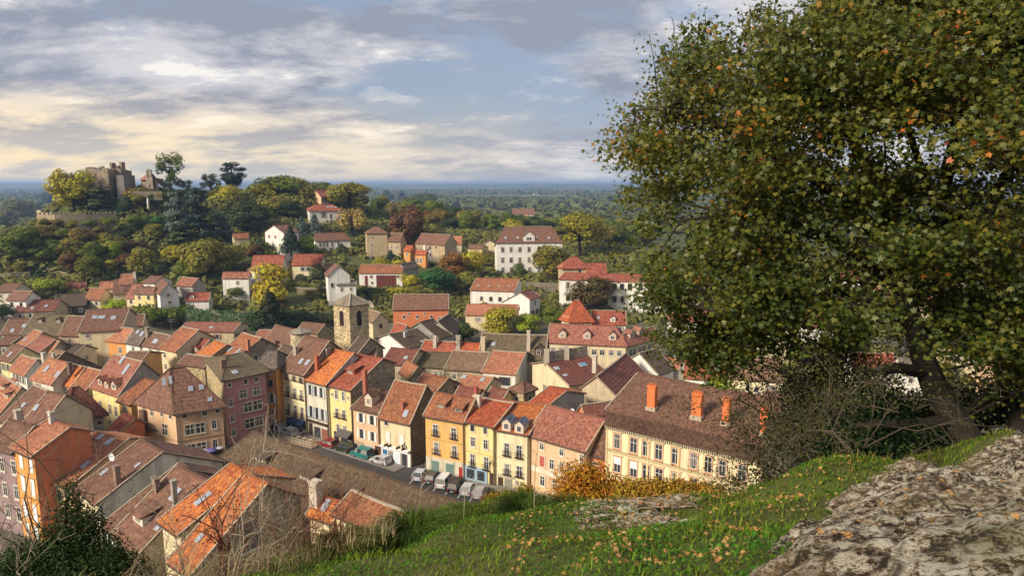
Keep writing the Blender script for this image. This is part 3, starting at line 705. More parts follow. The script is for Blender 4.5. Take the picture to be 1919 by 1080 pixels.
def skylight(H, u, v, w=0.8, hh=1.2, pane=None):
    r = roof_hit(H, u, v)
    if r is None: return
    P_, nrm, au, sv = r; b = MB(); g = MB(); P_ = P_ + nrm * 0.03
    def slab(m, w_, h_, z0, z1):
        pts = []
        for z in (z0, z1):
            for x, y in ((-1, -1), (1, -1), (1, 1), (-1, 1)): pts.append(H.lc(P_ + au * x * w_ / 2 + sv * y * h_ / 2 + nrm * z))
        n = len(m.v); m.v += pts
        for f in ((4, 5, 6, 7), (0, 1, 5, 4), (1, 2, 6, 5), (2, 3, 7, 6), (3, 0, 4, 7)): m.f.append(tuple(n + i for i in f)); m.uv.append(((0, 0), (1, 0), (1, 1), (0, 1)))
    slab(b, w + .16, hh + .16, -.1, 0.09); slab(g, w, hh, 0.0, 0.105)
    o = b.build('skylight', 'painted', H.rt, (0.40, 0.38, 0.36)); g.build('pane', pane or 'painted_sky_glass', o)
def dormer(H, u, v, w=1.5, hh=1.4, kind='gable', wallc=(0.60, 0.52, 0.38), roofc=None, win='x', d=2.2):
    r = roof_hit(H, u, v)
    if r is None: return
    P_, nrm, au, sv = r; out_ = np.array([nrm[0], nrm[1], 0]); out_ /= np.linalg.norm(out_); up = np.array([0, 0, 1.0])
    if np.cross(au, out_)[2] > 0: au = -au
    # au to the right when looking at the dormer from outside is -cross; only symmetric use
    b = MB(); F0 = P_; w2 = w / 2
    fl = F0 - au * w2 - up * .4; fr = F0 + au * w2 - up * .4; tl = F0 - au * w2 + up * hh; tr = F0 + au * w2 + up * hh; inn = -out_ * d
    if kind == 'gable':
        top = F0 + up * (hh + w * 0.42)
        b.poly([H.lc(p) for p in (fl, fr, tr, top, tl)])
    else:
        b.poly([H.lc(p) for p in (fl, fr, tr, tl)])
    b.quad(H.lc(fr), H.lc(fr + inn), H.lc(tr + inn), H.lc(tr)); b.quad(H.lc(fl + inn), H.lc(fl), H.lc(tl), H.lc(tl + inn))
    o = b.build('dormer', 'plaster', H.rt, wallc)
    rb = MB(); ow = 0.18; of = out_ * 0.25
    if kind == 'gable':
        for sg in (-1, 1):
            a0 = F0 + au * sg * (w2 + ow) + up * (hh - ow * .84) + of; a1 = F0 + up * (hh + w * .42) + of; L_ = np.linalg.norm(a1 - a0)
            rb.quad(H.lc(a0), H.lc(a1), H.lc(a1 + inn - of), H.lc(a0 + inn - of), ((0, 0), (0, L_), (d, L_), (d, 0)))
            rb.quad(H.lc(a0 + up * .12), H.lc(a1 + up * .12), H.lc(a1 + up * .12 + inn - of), H.lc(a0 + up * .12 + inn - of), ((0, 0), (0, L_), (d, L_), (d, 0))); rb.quad(H.lc(a0), H.lc(a1), H.lc(a1 + up * .12), H.lc(a0 + up * .12))
            rb.quad(H.lc(a0), H.lc(a0 + inn - of), H.lc(a0 + inn - of + up * .12), H.lc(a0 + up * .12))
    else:
        rise = 0.25 * d
        a0 = F0 - au * (w2 + ow) + up * hh + of * 1.3; a1 = F0 + au * (w2 + ow) + up * hh + of * 1.3; q0 = a0 - out_ * (d + .3) + up * rise; q1 = a1 - out_ * (d + .3) + up * rise
        for z in (0.02, 0.16): rb.quad(H.lc(a0 + up * z), H.lc(a1 + up * z), H.lc(q1 + up * z), H.lc(q0 + up * z), ((0, 0), (w, 0), (w, d), (0, d)))
        rb.quad(H.lc(a0), H.lc(a1), H.lc(a1 + up * .16), H.lc(a0 + up * .16)); rb.quad(H.lc(a0), H.lc(q0), H.lc(q0 + up * .16), H.lc(a0 + up * .16)); rb.quad(H.lc(a1), H.lc(q1), H.lc(q1 + up * .16), H.lc(a1 + up * .16))
    rb.build('dormer_roof', H.rm, o, roofc or H.rcol)
    if win:
        g = MB(); ww, wh = w * 0.5, hh * 0.62; c0 = F0 + up * (hh * 0.48) + out_ * 0.03
        g.quad(*[H.lc(c0 + au * x * ww / 2 + up * y * wh / 2) for x, y in ((-1, -1), (1, -1), (1, 1), (-1, 1))]); g.build('pane', 'glass', o)
        fm = MB()
        for x0, x1, y0, y1 in ((-1, -.8, -1, 1), (.8, 1, -1, 1), (-.8, .8, .85, 1), (-.8, .8, -1, -.85), (-.06, .06, -.85, .85)):
            fm.quad(*[H.lc(c0 + out_ * 0.02 + au * x * ww / 2 + up * y * wh / 2) for x, y in ((x0, y0), (x1, y0), (x1, y1), (x0, y1))])
        fm.build('window_frame', 'painted', o, (0.62, 0.58, 0.5))
h = house
# ================================================================== the row of facades along the square
S1 = h('tall pink townhouse with stone mullion windows and a brown hipped roof', None, None, R=(420, 667), corners=((385, 674), (418, 714.5), (499.5, 697.5)), h=12.6, roof='moss', wall='pink', wc={3: 'gold'}, cat='townhouse', rl=3.2, z=0.0,
       wins=[(0, 11.6, .6, .6, 'p', [429.5]), (0, 11.6, .7, .9, 'p', [459.5, 480]), (0, 9.4, 1.5, 1.5, 'm', [455, 480.5]), (0, 8.2, .75, 1.4, 'x', [432]), (0, 6.6, 1.6, 1.7, 'm', [464, 482]), (0, 5.2, .7, 1.3, 'x', [435]), (0, 3.4, 1.6, 1.7, 'm', [467, 485]), (0, 2.4, .7, 1.3, 'x', [437.5])],
       sky=[(440, 698)], chim=[(418, 690, 1.6, .9, .7, 'brick', (0.22, 0.12, 0.09), 0)])
for z in (8.0, 5.2, 2.2): wall_box(S1, 0, .35 if z < 6 else 0.02, .99, z, z + .14, .10, 'string_course', 'plaster', (0.26, 0.13, 0.12))
S0 = h('beige corner building with steep brown pyramid roof and white mullion windows', None, None, R=(356, 689), corners=((256, 752), (327.5, 772), (416, 758.5)), h=10.0, roof='brown', wall='peach', cat='townhouse', rl=2.2, z=0.0, over=0.55,
       wins=[(0, 9.0, .6, .6, 'p', [345, 407]), (0, 9.0, .8, 1.1, 'x', [383]), (0, 6.4, 1.5, 1.7, 'mx', [356, 375]), (0, 6.6, .75, 1.5, 'x', [401]), (0, 2.9, 1.5, 1.7, 'mx', [358.5, 377.5]), (0, 3.1, .75, 1.5, 'x', [403]),
             (3, 8.8, .6, .6, 'p', [303, 319]), (3, 8.6, .8, 1.2, 'x', [270, 284]), (3, 6.2, 1.3, 1.9, 'mx', [309]), (3, 2.6, 1.2, 1.9, 'mx', [313])],
       sky=[(357, 729, .6, .8), (377, 726, .6, .8), (393, 749, .6, .6), (307, 716, .35, 1.3), (319, 713, .35, 1.3)])
wall_box(S0, 0, .01, .99, 4.6, 4.78, .10, 'string_course', 'plaster', (0.42, 0.27, 0.17)); wall_box(S0, 3, .01, .99, 4.6, 4.78, .10, 'string_course', 'plaster', (0.42, 0.27, 0.17))
wall_box(S0, 0, .02, .98, 1.45, 1.7, 1.1, 'awning', 'dark_wood'); wall_box(S0, 0, .04, .96, .95, 1.4, .25, 'fascia', 'whitepaint'); wall_box(S0, 0, .1, .9, -.2, .9, .08, 'shop_window', 'glass')
for i in range(26):
    wall_box(S0, 0, i / 26 + .006, i / 26 + .026, 9.72, 9.98, .2, 'dentil', 'plaster', (0.56, 0.4, 0.27))
S2 = h('narrow bright orange townhouse with grey hipped roof next to the pink one', (474, 687), (516, 689.5), k=2.2, D=7, h=13.0, roof='grey', wall='orange', cat='townhouse', z=0.0, hipB=.5, hipA=.4, deep=3.5,
       wins=[(0, 12.0, .6, .8, 'x', [506]), (0, 9.9, .8, 1.3, 'r', [507.5]), (0, 6.8, .8, 1.8, 's', [509], (.62, .62, .6)), (0, 3.8, .8, 1.6, 'x', [511.5])])
wall_box(S2, 0, .58, .97, -.1, 2.4, .12, 'shopfront', 'painted', (0.16, 0.25, 0.34)); wall_box(S2, 0, .62, .93, .5, 1.9, .15, 'shop_window', 'glass')
S3 = h('pale cream townhouse with three tall window columns and blue shop awnings', (526, 691), (570.5, 702), R=(617, 640), h=12.2, roof='brown', wall='lemon', wc={1: 'stone'}, cat='townhouse', z=0.0, deep=2.5,
       wins=[(0, 11.1, .85, 1.4, 'xr', [538, 551, 563.5]), (0, 7.9, .85, 2.0, 'xr', [539, 552, 564.5]), (0, 4.3, .85, 2.2, 'xr', [540.5, 553.5, 566])],
       sky=[(564, 678, .7, 1.1), (576, 680, .7, 1.1)], chim=[(554, 664, 1.6, .8, .6, 'plain', (.36, .31, .25), 0)])
for z in (9.3, 6.0, 2.9): wall_box(S3, 0, .01, .99, z, z + .16, .12, 'string_course', 'plaster', (0.6, 0.5, 0.33))
S4 = h('greyish townhouse with pale blue shutters and a bright orange tiled roof', (572.5, 711), (612, 721), R=(662, 664), h=11.2, roof='orange', wall='pale', cat='townhouse', z=0.0, deep=2.5,
       wins=[(0, 9.3, .75, 2.0, 's', [581, 591.5, 602], (.5, .56, .6)), (0, 5.0, .8, 2.2, 's', [583, 594, 604.5], (.48, .54, .58))],
       chim=[(594, 694, 2.8, .75, .6, 'brick', (.36, .10, .05), 1), (612, 668, 1.6, 1.0, .8, 'stone', (.3, .25, .2), 0)])
wall_box(S4, 0, .02, .98, 3.15, 3.35, .7, 'balcony', 'dark_wood'); wall_box(S4, 0, .02, .98, 4.1, 4.16, .68, 'balcony_rail', 'dark_wood', lo=.62)
S5 = h('lemon yellow townhouse with a large red roof and a rubble gable', (612, 721), (658, 731), R=(716, 674), h=11.0, roof='red', wall='yellow', wc={1: 'stone'}, cat='townhouse', z=0.0, deep=3.5,
       wins=[(0, 9.4, .7, 1.7, 'x', [630, 643]), (0, 9.3, .3, .4, 'p', [622, 652]), (0, 5.9, .8, 1.7, 'xr', [631.5, 644]), (0, 2.9, .8, 1.6, 'x', [633.5, 646])],
       dorm=[(656, 702, 2.0, .8, 'shed', (.3, .1, .06))], chim=[(684, 728, 3.4, .7, .6, 'brick', (.34, .11, .06), 1)])
S6 = h('low peach house with white shutters and a gabled dormer on brown tiles', (661, 764), (709, 775), R=(745, 739), h=8.2, roof='brown', wall='peach', cat='townhouse', z=0.0,
       wins=[(0, 6.6, .85, 1.7, 's', [676.5, 697], (.66, .66, .62)), (0, 3.6, .85, 1.7, 's', [677.5, 698], (.66, .66, .62))], dorm=[(690, 762, 1.7, 1.9, 'gable', (.62, .5, .36))])
S7 = h('cream shop house with an orange roof and a stained side wall in painted shade', (712, 780), (768, 792), R=(797, 722), h=8.2, roof='rust', wall='cream', wc={1: 'black'}, cat='shop house', z=0.0, deep=2.2,  # near black side wall: stains plus shade put into the colour
       wins=[(0, 7.2, .7, .9, 'p', [723.5]), (0, 4.7, .9, 1.7, 'c', [726.5, 752], (.68, .66, .6))], chim=[(754, 767, 1.2, .6, .5, 'brick', (.34, .12, .07), 1)], sky=[(760, 776, .7, 1.1)])
wall_box(S7, 0, .02, .98, 2.95, 3.15, .8, 'canopy', 'whitepaint')
S8 = h('ochre house with green garage doors and two shed dormers on a brown roof', (796.5, 777.5), (869, 790), R=(889, 749), h=10.1, roof='rust', wall='ochre', cat='townhouse', z=0.0, wc={3: 'cream'},
       wins=[(0, 7.7, .95, 1.9, 'xr', [816, 850]), (0, 4.6, .95, 2.0, 'xr', [817.5, 851.5])], dorm=[(826, 766, 1.8, .8, 'shed', (.2, .08, .05)), (858, 774, 1.8, .8, 'shed', (.2, .08, .05))])
S9 = h('lemon house with a smooth red roof above a blue shopfront', (869.5, 789), (926, 800), R=(960, 764), h=10.1, roof='bright', wall='yellow', cat='townhouse', z=0.0,
       wins=[(0, 9.1, .7, 1.0, 'p', [885, 909]), (0, 6.8, .8, 1.6, 'x', [886, 910]), (0, 3.6, .85, 2.2, 'xr', [885.5, 911])], chim=[(894, 762, 1.9, 1.2, .7, 'plain', (.55, .47, .36), 0)])
S10 = h('pale cream house with an orange roof and two white metal dormers', (926.5, 804), (990, 815), R=(1022, 769), h=9.6, roof='orange', wall='lemon', cat='townhouse', z=0.0,
        wins=[(0, 6.5, .95, 2.1, 'xr', [949.5, 972.5], (.4, .4, .4)), (0, 3.2, .95, 1.8, 'xr', [950, 973])], dorm=[(948, 808, 1.5, 1.5, 'gable', (.6, .5, .4), (.16, .18, .24)), (972, 813, 1.5, 1.5, 'gable', (.6, .5, .4), (.16, .18, .24))])
S11 = h('long peach house under a wide rose coloured roof behind the golden bush', (990, 814), (1097, 845), R=(1132, 788), h=9.4, roof='rose', wall='peach', cat='townhouse', z=0.0,
        wins=[(0, 8.0, .8, 1.1, 'x', [1015, 1052, 1090]), (0, 5.6, .85, 1.7, 'c', [1015.5], (.40, .10, .07)), (0, 5.6, .85, 1.6, 'x', [1033.5, 1052, 1071]), (0, 2.4, .9, 1.6, 'x', [1016, 1040, 1065])])
wall_box(S11, 0, .04, .96, 3.6, 4.4, .04, 'string_course', 'plaster', (.66, .6, .46))
S12 = h('narrow coral infill house with a brown lean roof beside the ornate building', (1097.5, 847), (1137, 855), R=(1136, 806), h=8.6, roof='brown', wall='redorange', cat='townhouse', z=0.0, wins=[(0, 6.4, .9, 1.8, 'x', [1115])])
# ornate cream building: wall, cornice, steep band, main roof
def ornate():
    A, B = (1136, 771), (1432, 839); hh = 15.85
    H = h('long ornate cream building with rows of moulded windows and tall brick chimneys', A, B, R=(1197, 709), end='A', h=hh, roof='brown', wall='lemon', cat='grand building', name='ornate_building', z=0.0, over=.08, deep=4.0, bald=True, maxp=33,
          wins=[(0, 11.75, 1.1, 2.2, 'b', [1156, 1187, 1210, 1234, 1265.5, 1299.5, 1326, 1353, 1390]), (0, 8.25, 1.1, 2.3, 'bh', [1156.5, 1187]), (0, 8.25, 1.1, 2.3, 'b', [1210.5, 1234.5, 1265, 1299, 1325, 1351, 1388]), (0, 4.6, 1.1, 2.2, 'b', [1156, 1187, 1210, 1234, 1265, 1299, 1325, 1352, 1388])],
          trim=(.50, .25, .13), chim=[(1221, 767, 3.4, 1.15, .85, 'brick', (.62, .16, .045), 4, None, .35), (1306, 783, 3.4, 1.3, .9, 'brick', (.62, .16, .045), 5, None, .35), (1360, 795, 3.4, .95, .8, 'brick', (.62, .16, .045), 3, None, .35), (1431, 815, 3.4, .95, .8, 'brick', (.62, .16, .045), 3, None, .35)])
    for z, d in ((13.7, .42), (10.25, .16), (6.8, .16), (9.95, .08), (6.5, .08), (3.0, .16)): wall_box(H, 0, 0.0, 1.0, z, z + (.22 if z > 13 else .12), d, 'cornice', 'plaster', (.68, .60, .43) if z > 13 else (.36, .27, .14))
    n = 74
    b = MB(); p, t_, on, fl, ang = wall_frame(H, 0)
    for i in range(n): wall_box(H, 0, (i + .25) / n, (i + .7) / n, 13.3, 13.67, .3, 'dentil', 'plaster', (.50, .42, .28))
    for t in (0.008, .165, .30, .5, .66, .82, .985): wall_box(H, 0, t - .006, t + .006, 0, 13.25, .09, 'pilaster', 'plaster', (.60, .47, .25))
    for row in (13.25, 9.8, 6.15):
        for u in [1156, 1187, 1210, 1234, 1265.5, 1299.5, 1326, 1353, 1390]:
            P0 = H.c[0] - CAM; P1 = H.c[1] - CAM; P0 = np.array([P0[0], P0[1], row - CZ]); P1 = np.array([P1[0], P1[1], row - CZ]); kx = (u - 959) / FPX
            z0_ = P0[1] * CP - P0[2] * SP; z1_ = P1[1] * CP - P1[2] * SP; t = (kx * z0_ - P0[0]) / ((P1[0] - P0[0]) - kx * (z1_ - z0_)); dw = .9 / fl
            wall_box(H, 0, t - dw, t + dw, row - .16, row, .22, 'window_hood', 'plaster', (.62, .50, .30))
    # steep lower band of dark tiles standing on the cornice
    b = MB(); p, t_, on, fl, ang = wall_frame(H, 0); q = p + t_ * fl; P_ = lambda x, o, z: H.lc((x[0] + on[0] * o, x[1] + on[1] * o, z))
    for i in range(5):
        z0, z1 = 13.93 + i * .4, 13.93 + (i + 1) * .4; o0, o1 = .75 - i * .12, .63 - i * .12
        b.quad(P_(p, o0, z0), P_(q, o0, z0), P_(q, o1, z1), P_(p, o1, z1), ((0, i * .4), (fl, i * .4), (fl, i * .4 + .4), (0, i * .4 + .4))); b.quad(P_(p, o0 - .09, z0), P_(q, o0 - .09, z0), P_(q, o0, z0), P_(p, o0, z0))
    for x in (p, q): b.quad(P_(x, 0, 13.93), P_(x, .55, 13.93), P_(x, .2, 15.93), P_(x, 0, 15.93))
    b.build('steep_roof_band', 'roof_clean', H.rt, (.060, .026, .016))
    return H
S13 = ornate()
# ================================================================== cluster in the left foreground
L1 = h('tall bright orange house with white shutters at the left edge', (24, 838), (62.5, 855), R=(130, 804), h=13.0, roof='salmon', wall='orange', cat='townhouse', z=0.0, wc={1: 'redorange'}, deep=2.5,  # right wall redder and darker: its shade is put into the colour
       wins=[(0, 11.4, .85, 1.6, 'c', [40, 58.5], (.72, .72, .72)), (0, 8.3, .95, 2.2, 'c', [44, 62], (.72, .72, .72)), (0, 4.6, .95, 2.2, 'c', [48.5, 66.5], (.72, .72, .72)), (0, 1.6, .9, 1.8, 'c', [53, 70], (.72, .72, .72))], chim=[(97, 792, 1.6, .7, .6, 'plain', (.5, .47, .42), 1)])
L2 = h('dull purple house with arched windows beside the orange one', (-22, 834), (24, 846), R=(64, 800), h=12.4, roof='brown', wall='purple', cat='townhouse', z=0.0, wins=[(0, 10, .9, 1.9, 'x', [4, 26]), (0, 6.4, .9, 1.9, 'x', [10, 31]), (0, 3.2, .9, 1.9, 'x', [15, 36])])
L3 = h('broad brown ribbed roof house with two open skylights', (69, 897), (133, 912), R=(241, 824), h=8.5, roof='salmon', wall='peach', z=0.0, deep=3, sky=[(187, 820, .5, 1.0), (204, 829, .7, 1.2), (126, 866, .6, 1.4), (160, 872, .6, 1.2)], wins=[(0, 6.8, .8, 1.5, 'p', [80, 95, 112])])
L4 = h('brown roofed house with a long blank beige gable and one dark window', (148, 915), (184, 944), R=(304, 850), h=8.5, roof='brown', wall='cream', wc={1: 'pale'}, z=0.0, deep=8, chim=[(220, 906, 2.4, .9, .6, 'brick', (.24, .15, .11), 0)], sky=[(195, 886, .7, 1.0), (258, 873, .4, .6)], wins=[(1, 8.6, 1.2, 1.2, 'p', [.52])])
L5 = h('dark brown roof with an open shed dormer and a chimney stack', (197, 982), (214, 999), R=(357, 884), h=8.0, roof='brown', wall='white', z=0.0, deep=4, sky=[(267, 944, .6, 1.3)], wins=[(0, 6.5, .8, 1.4, 'p', [206])], chim=[(294, 934, 2.6, 1.2, .5, 'stone', (.26, .18, .13), 0)])
L6 = h('brown roof strip with a metal flue beside the ribbed orange roof', (214, 1000), (262, 1038), R=(386, 904), h=8.0, roof='brown', wall='cream', z=0.0, deep=3, sky=[(328, 928, .7, 1.5), (303, 983, .6, 1.6), (322, 993, .6, 1.6)], dorm=[(258, 982, 2.6, 1.0, 'shed', (.62, .56, .45))], chim=[(328, 950, 3.2, .5, .5, 'plain', (.3, .27, .23), 0)], wins=[(0, 6.4, .8, 1.5, 'p', [.3, .7]), (0, 3.4, .8, 1.5, 'x', [.3, .7])])
L7 = h('bright orange ribbed roof house with one white skylight in the foreground', (303, 976), (338, 1001), R=(470, 893), h=9.2, roof='orange', wall='cream', z=3.0, deep=5, sky=[(380, 936, .7, 1.8)], wins=[])
L8 = h('orange roof house whose open gable shows a dark loft', (322, 1050), (360, 1076), R=(499, 910), h=7.4, roof='orange', wall='cream', wc={1: 'stone'}, z=3.5, deep=4, sky=[(374, 1010, .5, .8)], wins=[(1, 8.6, 2.2, 3.2, 'p', [.50])])
M1 = h('small orange roof house with a grey stone chimney beside the market hall', (580, 962), (624, 976), R=(642, 946), h=6.0, roof='orange', wall='cream', z=7.0, sky=[(611, 948, .6, 1.3)], chim=[(592, 944, 2.6, 1.1, .9, 'plain', (.5, .43, .34), 0)], D=9, wins=[])
M2 = h('brown and orange tiled house just above the grassy edge', (629, 961), (724, 1003), R=(662, 924), end='A', h=6.5, roof='rust', wall='cream', z=7.5, deep=.8, wins=[(0, 4.8, .8, 1.1, 'p', [.3, .7])])
M3 = h('flat lattice roofed lean-to under the brown and orange house', (612, 1010), (672, 1030), R=(690, 1006), h=4.0, roof='grey', wall='pale', z=7.5, minp=5, maxp=12, deep=.4, wins=[], ridge=False, verge=False)
# market hall: ridge given, long brown roof, hipped at the far end
def market_hall():
    zr, half, ze = 11.0, 11.0, 3.2
    p0 = on_z(478, 813, zr); p1 = on_z(900, 958, zr); a = (p1 - p0); a /= np.linalg.norm(a); nrm = np.array([-a[1], a[0], 0])
    if nrm @ (p0 - CAM) < 0: nrm = -nrm
    A = p0 - nrm * half - a * 5.5; B = p1 - nrm * half + a * 4; A[2] = B[2] = ze
    return h('great covered market hall with a vast brown tiled roof and shed dormers', proj(A)[:2], proj(B)[:2], R=proj(p0 - a * 5.5)[:2], end='A', h=ze, roof='hall', rtile='roof_weathered', wall='stone', cat='market hall', name='market_hall', z=0.0, deep=12.0, hipA=.45, wins=[], over=1.0, bald=True,
             dorm=[(486, 866, 3.2, .7, 'shed', (.12, .09, .06)), (570, 901, 3.2, .7, 'shed', (.12, .09, .06)), (648, 935, 3.0, .7, 'shed', (.12, .09, .06))])
HALL = market_hall()
for x in (0.1, 0.22, .34, .46, .58, .7, .82, .94): wall_box(HALL, 2, x - .004, x + .004, 0, 3.2, .25, 'pillar', 'dark_wood')
# ================================================================== lower left town
h('rose roofed house with ribbed dormers at the left edge of the town', (-34, 748), (2, 775), R=(40, 724), h=10, roof='salmon', wall='cream', z=0.0, dorm=[(10, 745, 2.5, .8, 'shed'), (4, 730, 2.2, .8, 'shed')])
h('brown roof strip with a tall leaning white chimney', (2, 785), (30, 800), R=(95, 737), h=10, roof='brown', wall='beige', z=0.0, rows=1, chim=[(37, 803, 3.0, 1.1, .9, 'plain', (.42, .37, .32), 0)], deep=4)
h('long brown roof behind the tall orange house', (28, 815), (60, 822), R=(122, 742), h=10, roof='brown', wall='cream', z=0.0, rows=1, sky=[(68, 765, .6, .9), (44, 760, .5, .7)], deep=4)
PY = h('grey walled house with a flared rust red pyramid roof', None, None, R=(141, 727), corners=((97, 772), (125, 781), (192, 769)), h=8.6, roof='maroon', wall='grey', z=0.0, rl=1.0, over=.6, wins=[(0, 7.2, 1.0, 1.1, 'x', [154, 164]), (0, 6.4, .7, .7, 'p', [200, 186])])
h('low orange walled house with a soot dark chimney', (206, 802), (226, 812), R=(252, 787), h=6.4, roof='red', wall='redorange', z=0.0, deep=1.5, wins=[], name='house')
h('orange annex with a flat parapet below the beige corner building', (249, 800), (304, 806), R=(307, 793), h=5.6, roof='grey', wall='orange', z=0.0, D=5, wins=[], chim=[(269, 800, 3.0, .9, .7, 'brick', (.17, .10, .07), 0)])
h('yellow house with three small gabled dormers on a rose roof', (172, 724), (223, 741), R=(266, 679), h=9.5, roof='rose', wall='yellow', wc={1: 'grey'}, z=0.0, sky=[(236, 693, .8, 2.0), (229, 675, .8, 1.6)], dorm=[(187, 722, 1.3, 1.1, 'gable'), (199, 727, 1.3, 1.1, 'gable'), (213, 731, 1.6, 1.3, 'gable')], wins=[(0, 6.0, .8, 1.9, 'x', [188, 206, 217]), (0, 2.8, .8, 1.9, 'x', [188, 206, 217])], deep=3)
h('weathered orange roof house beside the yellow dormered house', (222, 751), (245, 758), R=(292, 717), h=8.8, roof='rust', wall='ochre', z=0.0, rows=1)
h('ochre gabled house with a maroon shuttered window', (228, 678), (263, 678), R=(279, 660), h=10, roof='brown', wall='ochre', z=0.0, deep=5, rows=1, wins=[(1, 8.8, .9, 1.8, 'x', [.2])])
h('deep orange house with a salmon double roof and white arched windows', (174, 634), (236, 641), R=(250, 616), h=8, roof='salmon', wall='orange', wins=[(0, 5.6, .9, 1.7, 'x', [200, 225]), (0, 2.4, 1.0, 2.2, 'c', [202, 222], (.7, .68, .62))])
h('tall house under a wide slate brown roof with three skylights', (147, 622), (226, 618), R=(241, 579), h=10.5, roof='brown', wall='cream', wc={1: 'beige'}, sky=[(177, 595, 1.0, 1.2), (190, 595, 1.5, 1.2), (212, 596, 1.0, 1.4)], wins=[(0, 9.3, .8, 1.1, 'x', [164]), (0, 6.4, .9, 1.5, 'x', [166])], deep=6, name='house')
h('beige house under a plain brown roof between two bigger roofs', (112, 627), (147, 628), R=(163, 591), h=8, roof='brown', wall='beige', rows=2)
h('long dark mossy roof with two little stone dormers', (41, 625), (113, 628), R=(137, 592), h=7, roof='moss', wall='beige', dorm=[(75, 606, 1.3, .9, 'gable', (.25, .22, .17)), (109, 606, 1.3, .9, 'gable', (.25, .22, .17))], rows=1)
h('brown roof house with two white roof lights at the far left', (3, 626), (41, 626), R=(56, 599), h=7, roof='brown', wall='cream', sky=[(23, 620, .8, 1.0), (45, 611, .8, 1.0)], rows=1)
h('long low maroon roof with stone side gable', (27, 584), (102, 582), R=(97, 564), h=5, roof='maroon', wall='beige', wc={3: 'stone'}, sky=[(60, 578, .8, .8), (86, 574, .8, .8)], rows=1)
h('white gabled house with brown roof at the far left', (12, 562), (47, 563), R=(60, 547), h=6, roof='brown', wall='white')
h('tan house with a plain brown roof on the left margin', (-8, 547), (25, 547), R=(40, 532), h=5, roof='brown', wall='pale')
h('cream gabled house with a deep red roof and twin chimneys', (104, 548), (160, 545), R=(155, 529), h=6, roof='maroon', wall='cream', chim=[(122, 541, 1.6, .8, .6), (126, 542, 1.6, .8, .6), (149, 539, 1.2, .6, .5)])
h('dark weathered barn roof behind the left town', (97, 576), (160, 572), R=(165, 550), h=5, roof='dark', wall='black', name='barn', cat='barn', rows=1)
h('cream cottage with a brown roof and louvred windows', (158, 560), (187, 561), R=(197, 540), h=6, roof='rust', wall='cream', wc={1: 'cream'}, wstyle='s', rows=1)
h('brown roofed house with a squat chimney in the hillside cluster', (211, 552), (243, 550), R=(246, 531), h=6, roof='brown', wall='cream', chim=[(228, 546, 1.6, .9, .7, 'plain', (.45, .33, .27), 0)], rows=1)
h('rose roofed house squeezed between brown roofs', (236, 557), (253, 558), R=(266, 530), h=5, roof='rose', wall='cream', rows=1)
h('yellow house with a two level brown roof in the hillside cluster', (251, 549), (286, 550), R=(291, 539), h=6, roof='brown', wall='yellow', rows=2)
h('upper brown roof with white dormer windows above the yellow house', (267, 530), (289, 531), R=(304, 519), h=7, roof='brown', wall='white', rows=1)
h('white chalet with a broad brown gable roof and wooden shutters', (299, 551), (334, 548), h=6.2, gable=(314, 529), D=13, roof='brown', wall='white', wins=[(3, 5.6, .9, .9, 'c', [.45], (.3, .16, .06)), (3, 3.0, .9, .9, 'c', [.48], (.3, .16, .06)), (0, 3.6, 1, 1.1, 'x', [.3, .6])])
h('small white house with a red roof and an oval dormer', (347, 563), (390, 562), R=(393, 549), h=3.6, roof='red', wall='white', dorm=[(359, 560, 1.5, .9, 'gable', (.7, .66, .55))], rows=1)
h('rear brown roof above the white chalet', (330, 534), (360, 536), R=(364, 523), h=6, roof='rose', wall='grey', rows=1)
h('tan roofed house highest in the left cluster', (222, 534), (246, 533), R=(251, 514), h=6, roof='salmon', wall='cream', rows=1, chim=[(252, 520, 2.0, .8, .6, 'plain', (.6, .55, .46), 0)])
h('salmon shed roof beside the red roofed house', (186, 540), (216, 539), R=(218, 528), h=5, roof='salmon', wall='cream', rows=1)
h('low rose roof with a single roof light on the left', (32, 646), (47, 651), R=(80, 624), h=7, roof='salmon', wall='beige', sky=[(47, 637, .6, 1.0)], rows=1)
h('plain red brown roof in the crowded left quarter', (47, 653), (75, 661), R=(104, 638), h=7.5, roof='rose', wall='beige', rows=1)
h('short salmon roof among darker ones on the left', (75, 656), (96, 661), R=(111, 642), h=7.5, roof='salmon', wall='beige', rows=1)
h('yellow fronted house with a dark brown roof and skylight', (0, 673), (20, 678), R=(46, 652), h=8.5, roof='brown', wall='yellow', sky=[(18, 665, .7, 1.2)], wins=[(0, 6.8, .7, 1.6, 's', [6, 15], (.3, .33, .25)), (0, 3.6, .7, 1.6, 's', [6, 15], (.3, .33, .25))])
h('white fronted house with a flat rose roof on the left', (20, 692), (48, 702), R=(68, 670), h=8, roof='salmon', wall='white', wins=[(0, 6.4, .7, 1.6, 's', [.2, .4, .6, .8]), (0, 3.4, .7, 1.6, 's', [.2, .4, .6, .8])])
h('brown roof with a tall pale chimney among rose roofs', (46, 693), (70, 698), R=(85, 672), h=8, roof='brown', wall='beige', chim=[(83, 683, 2.6, .8, .7, 'plain', (.55, .48, .42), 0)], rows=2)
h('large rose roof with two skylights and a black chimney', (60, 709), (98, 719), R=(129, 682), h=8.5, roof='salmon', wall='pale', sky=[(87, 692, .9, 1.2), (108, 702, .9, 1.2)], chim=[(130, 692, 1.4, .8, .6, 'brick', (.15, .1, .08), 0)], rows=2)
h('bright orange tiled roof with dark eaves', (106, 715), (136, 723), R=(160, 690), h=8, roof='orange', wall='cream', rows=2)
h('patchy orange and tan roof beside the bright orange one', (137, 723), (163, 730), R=(190, 697), h=8, roof='rust', wall='beige', rows=2)
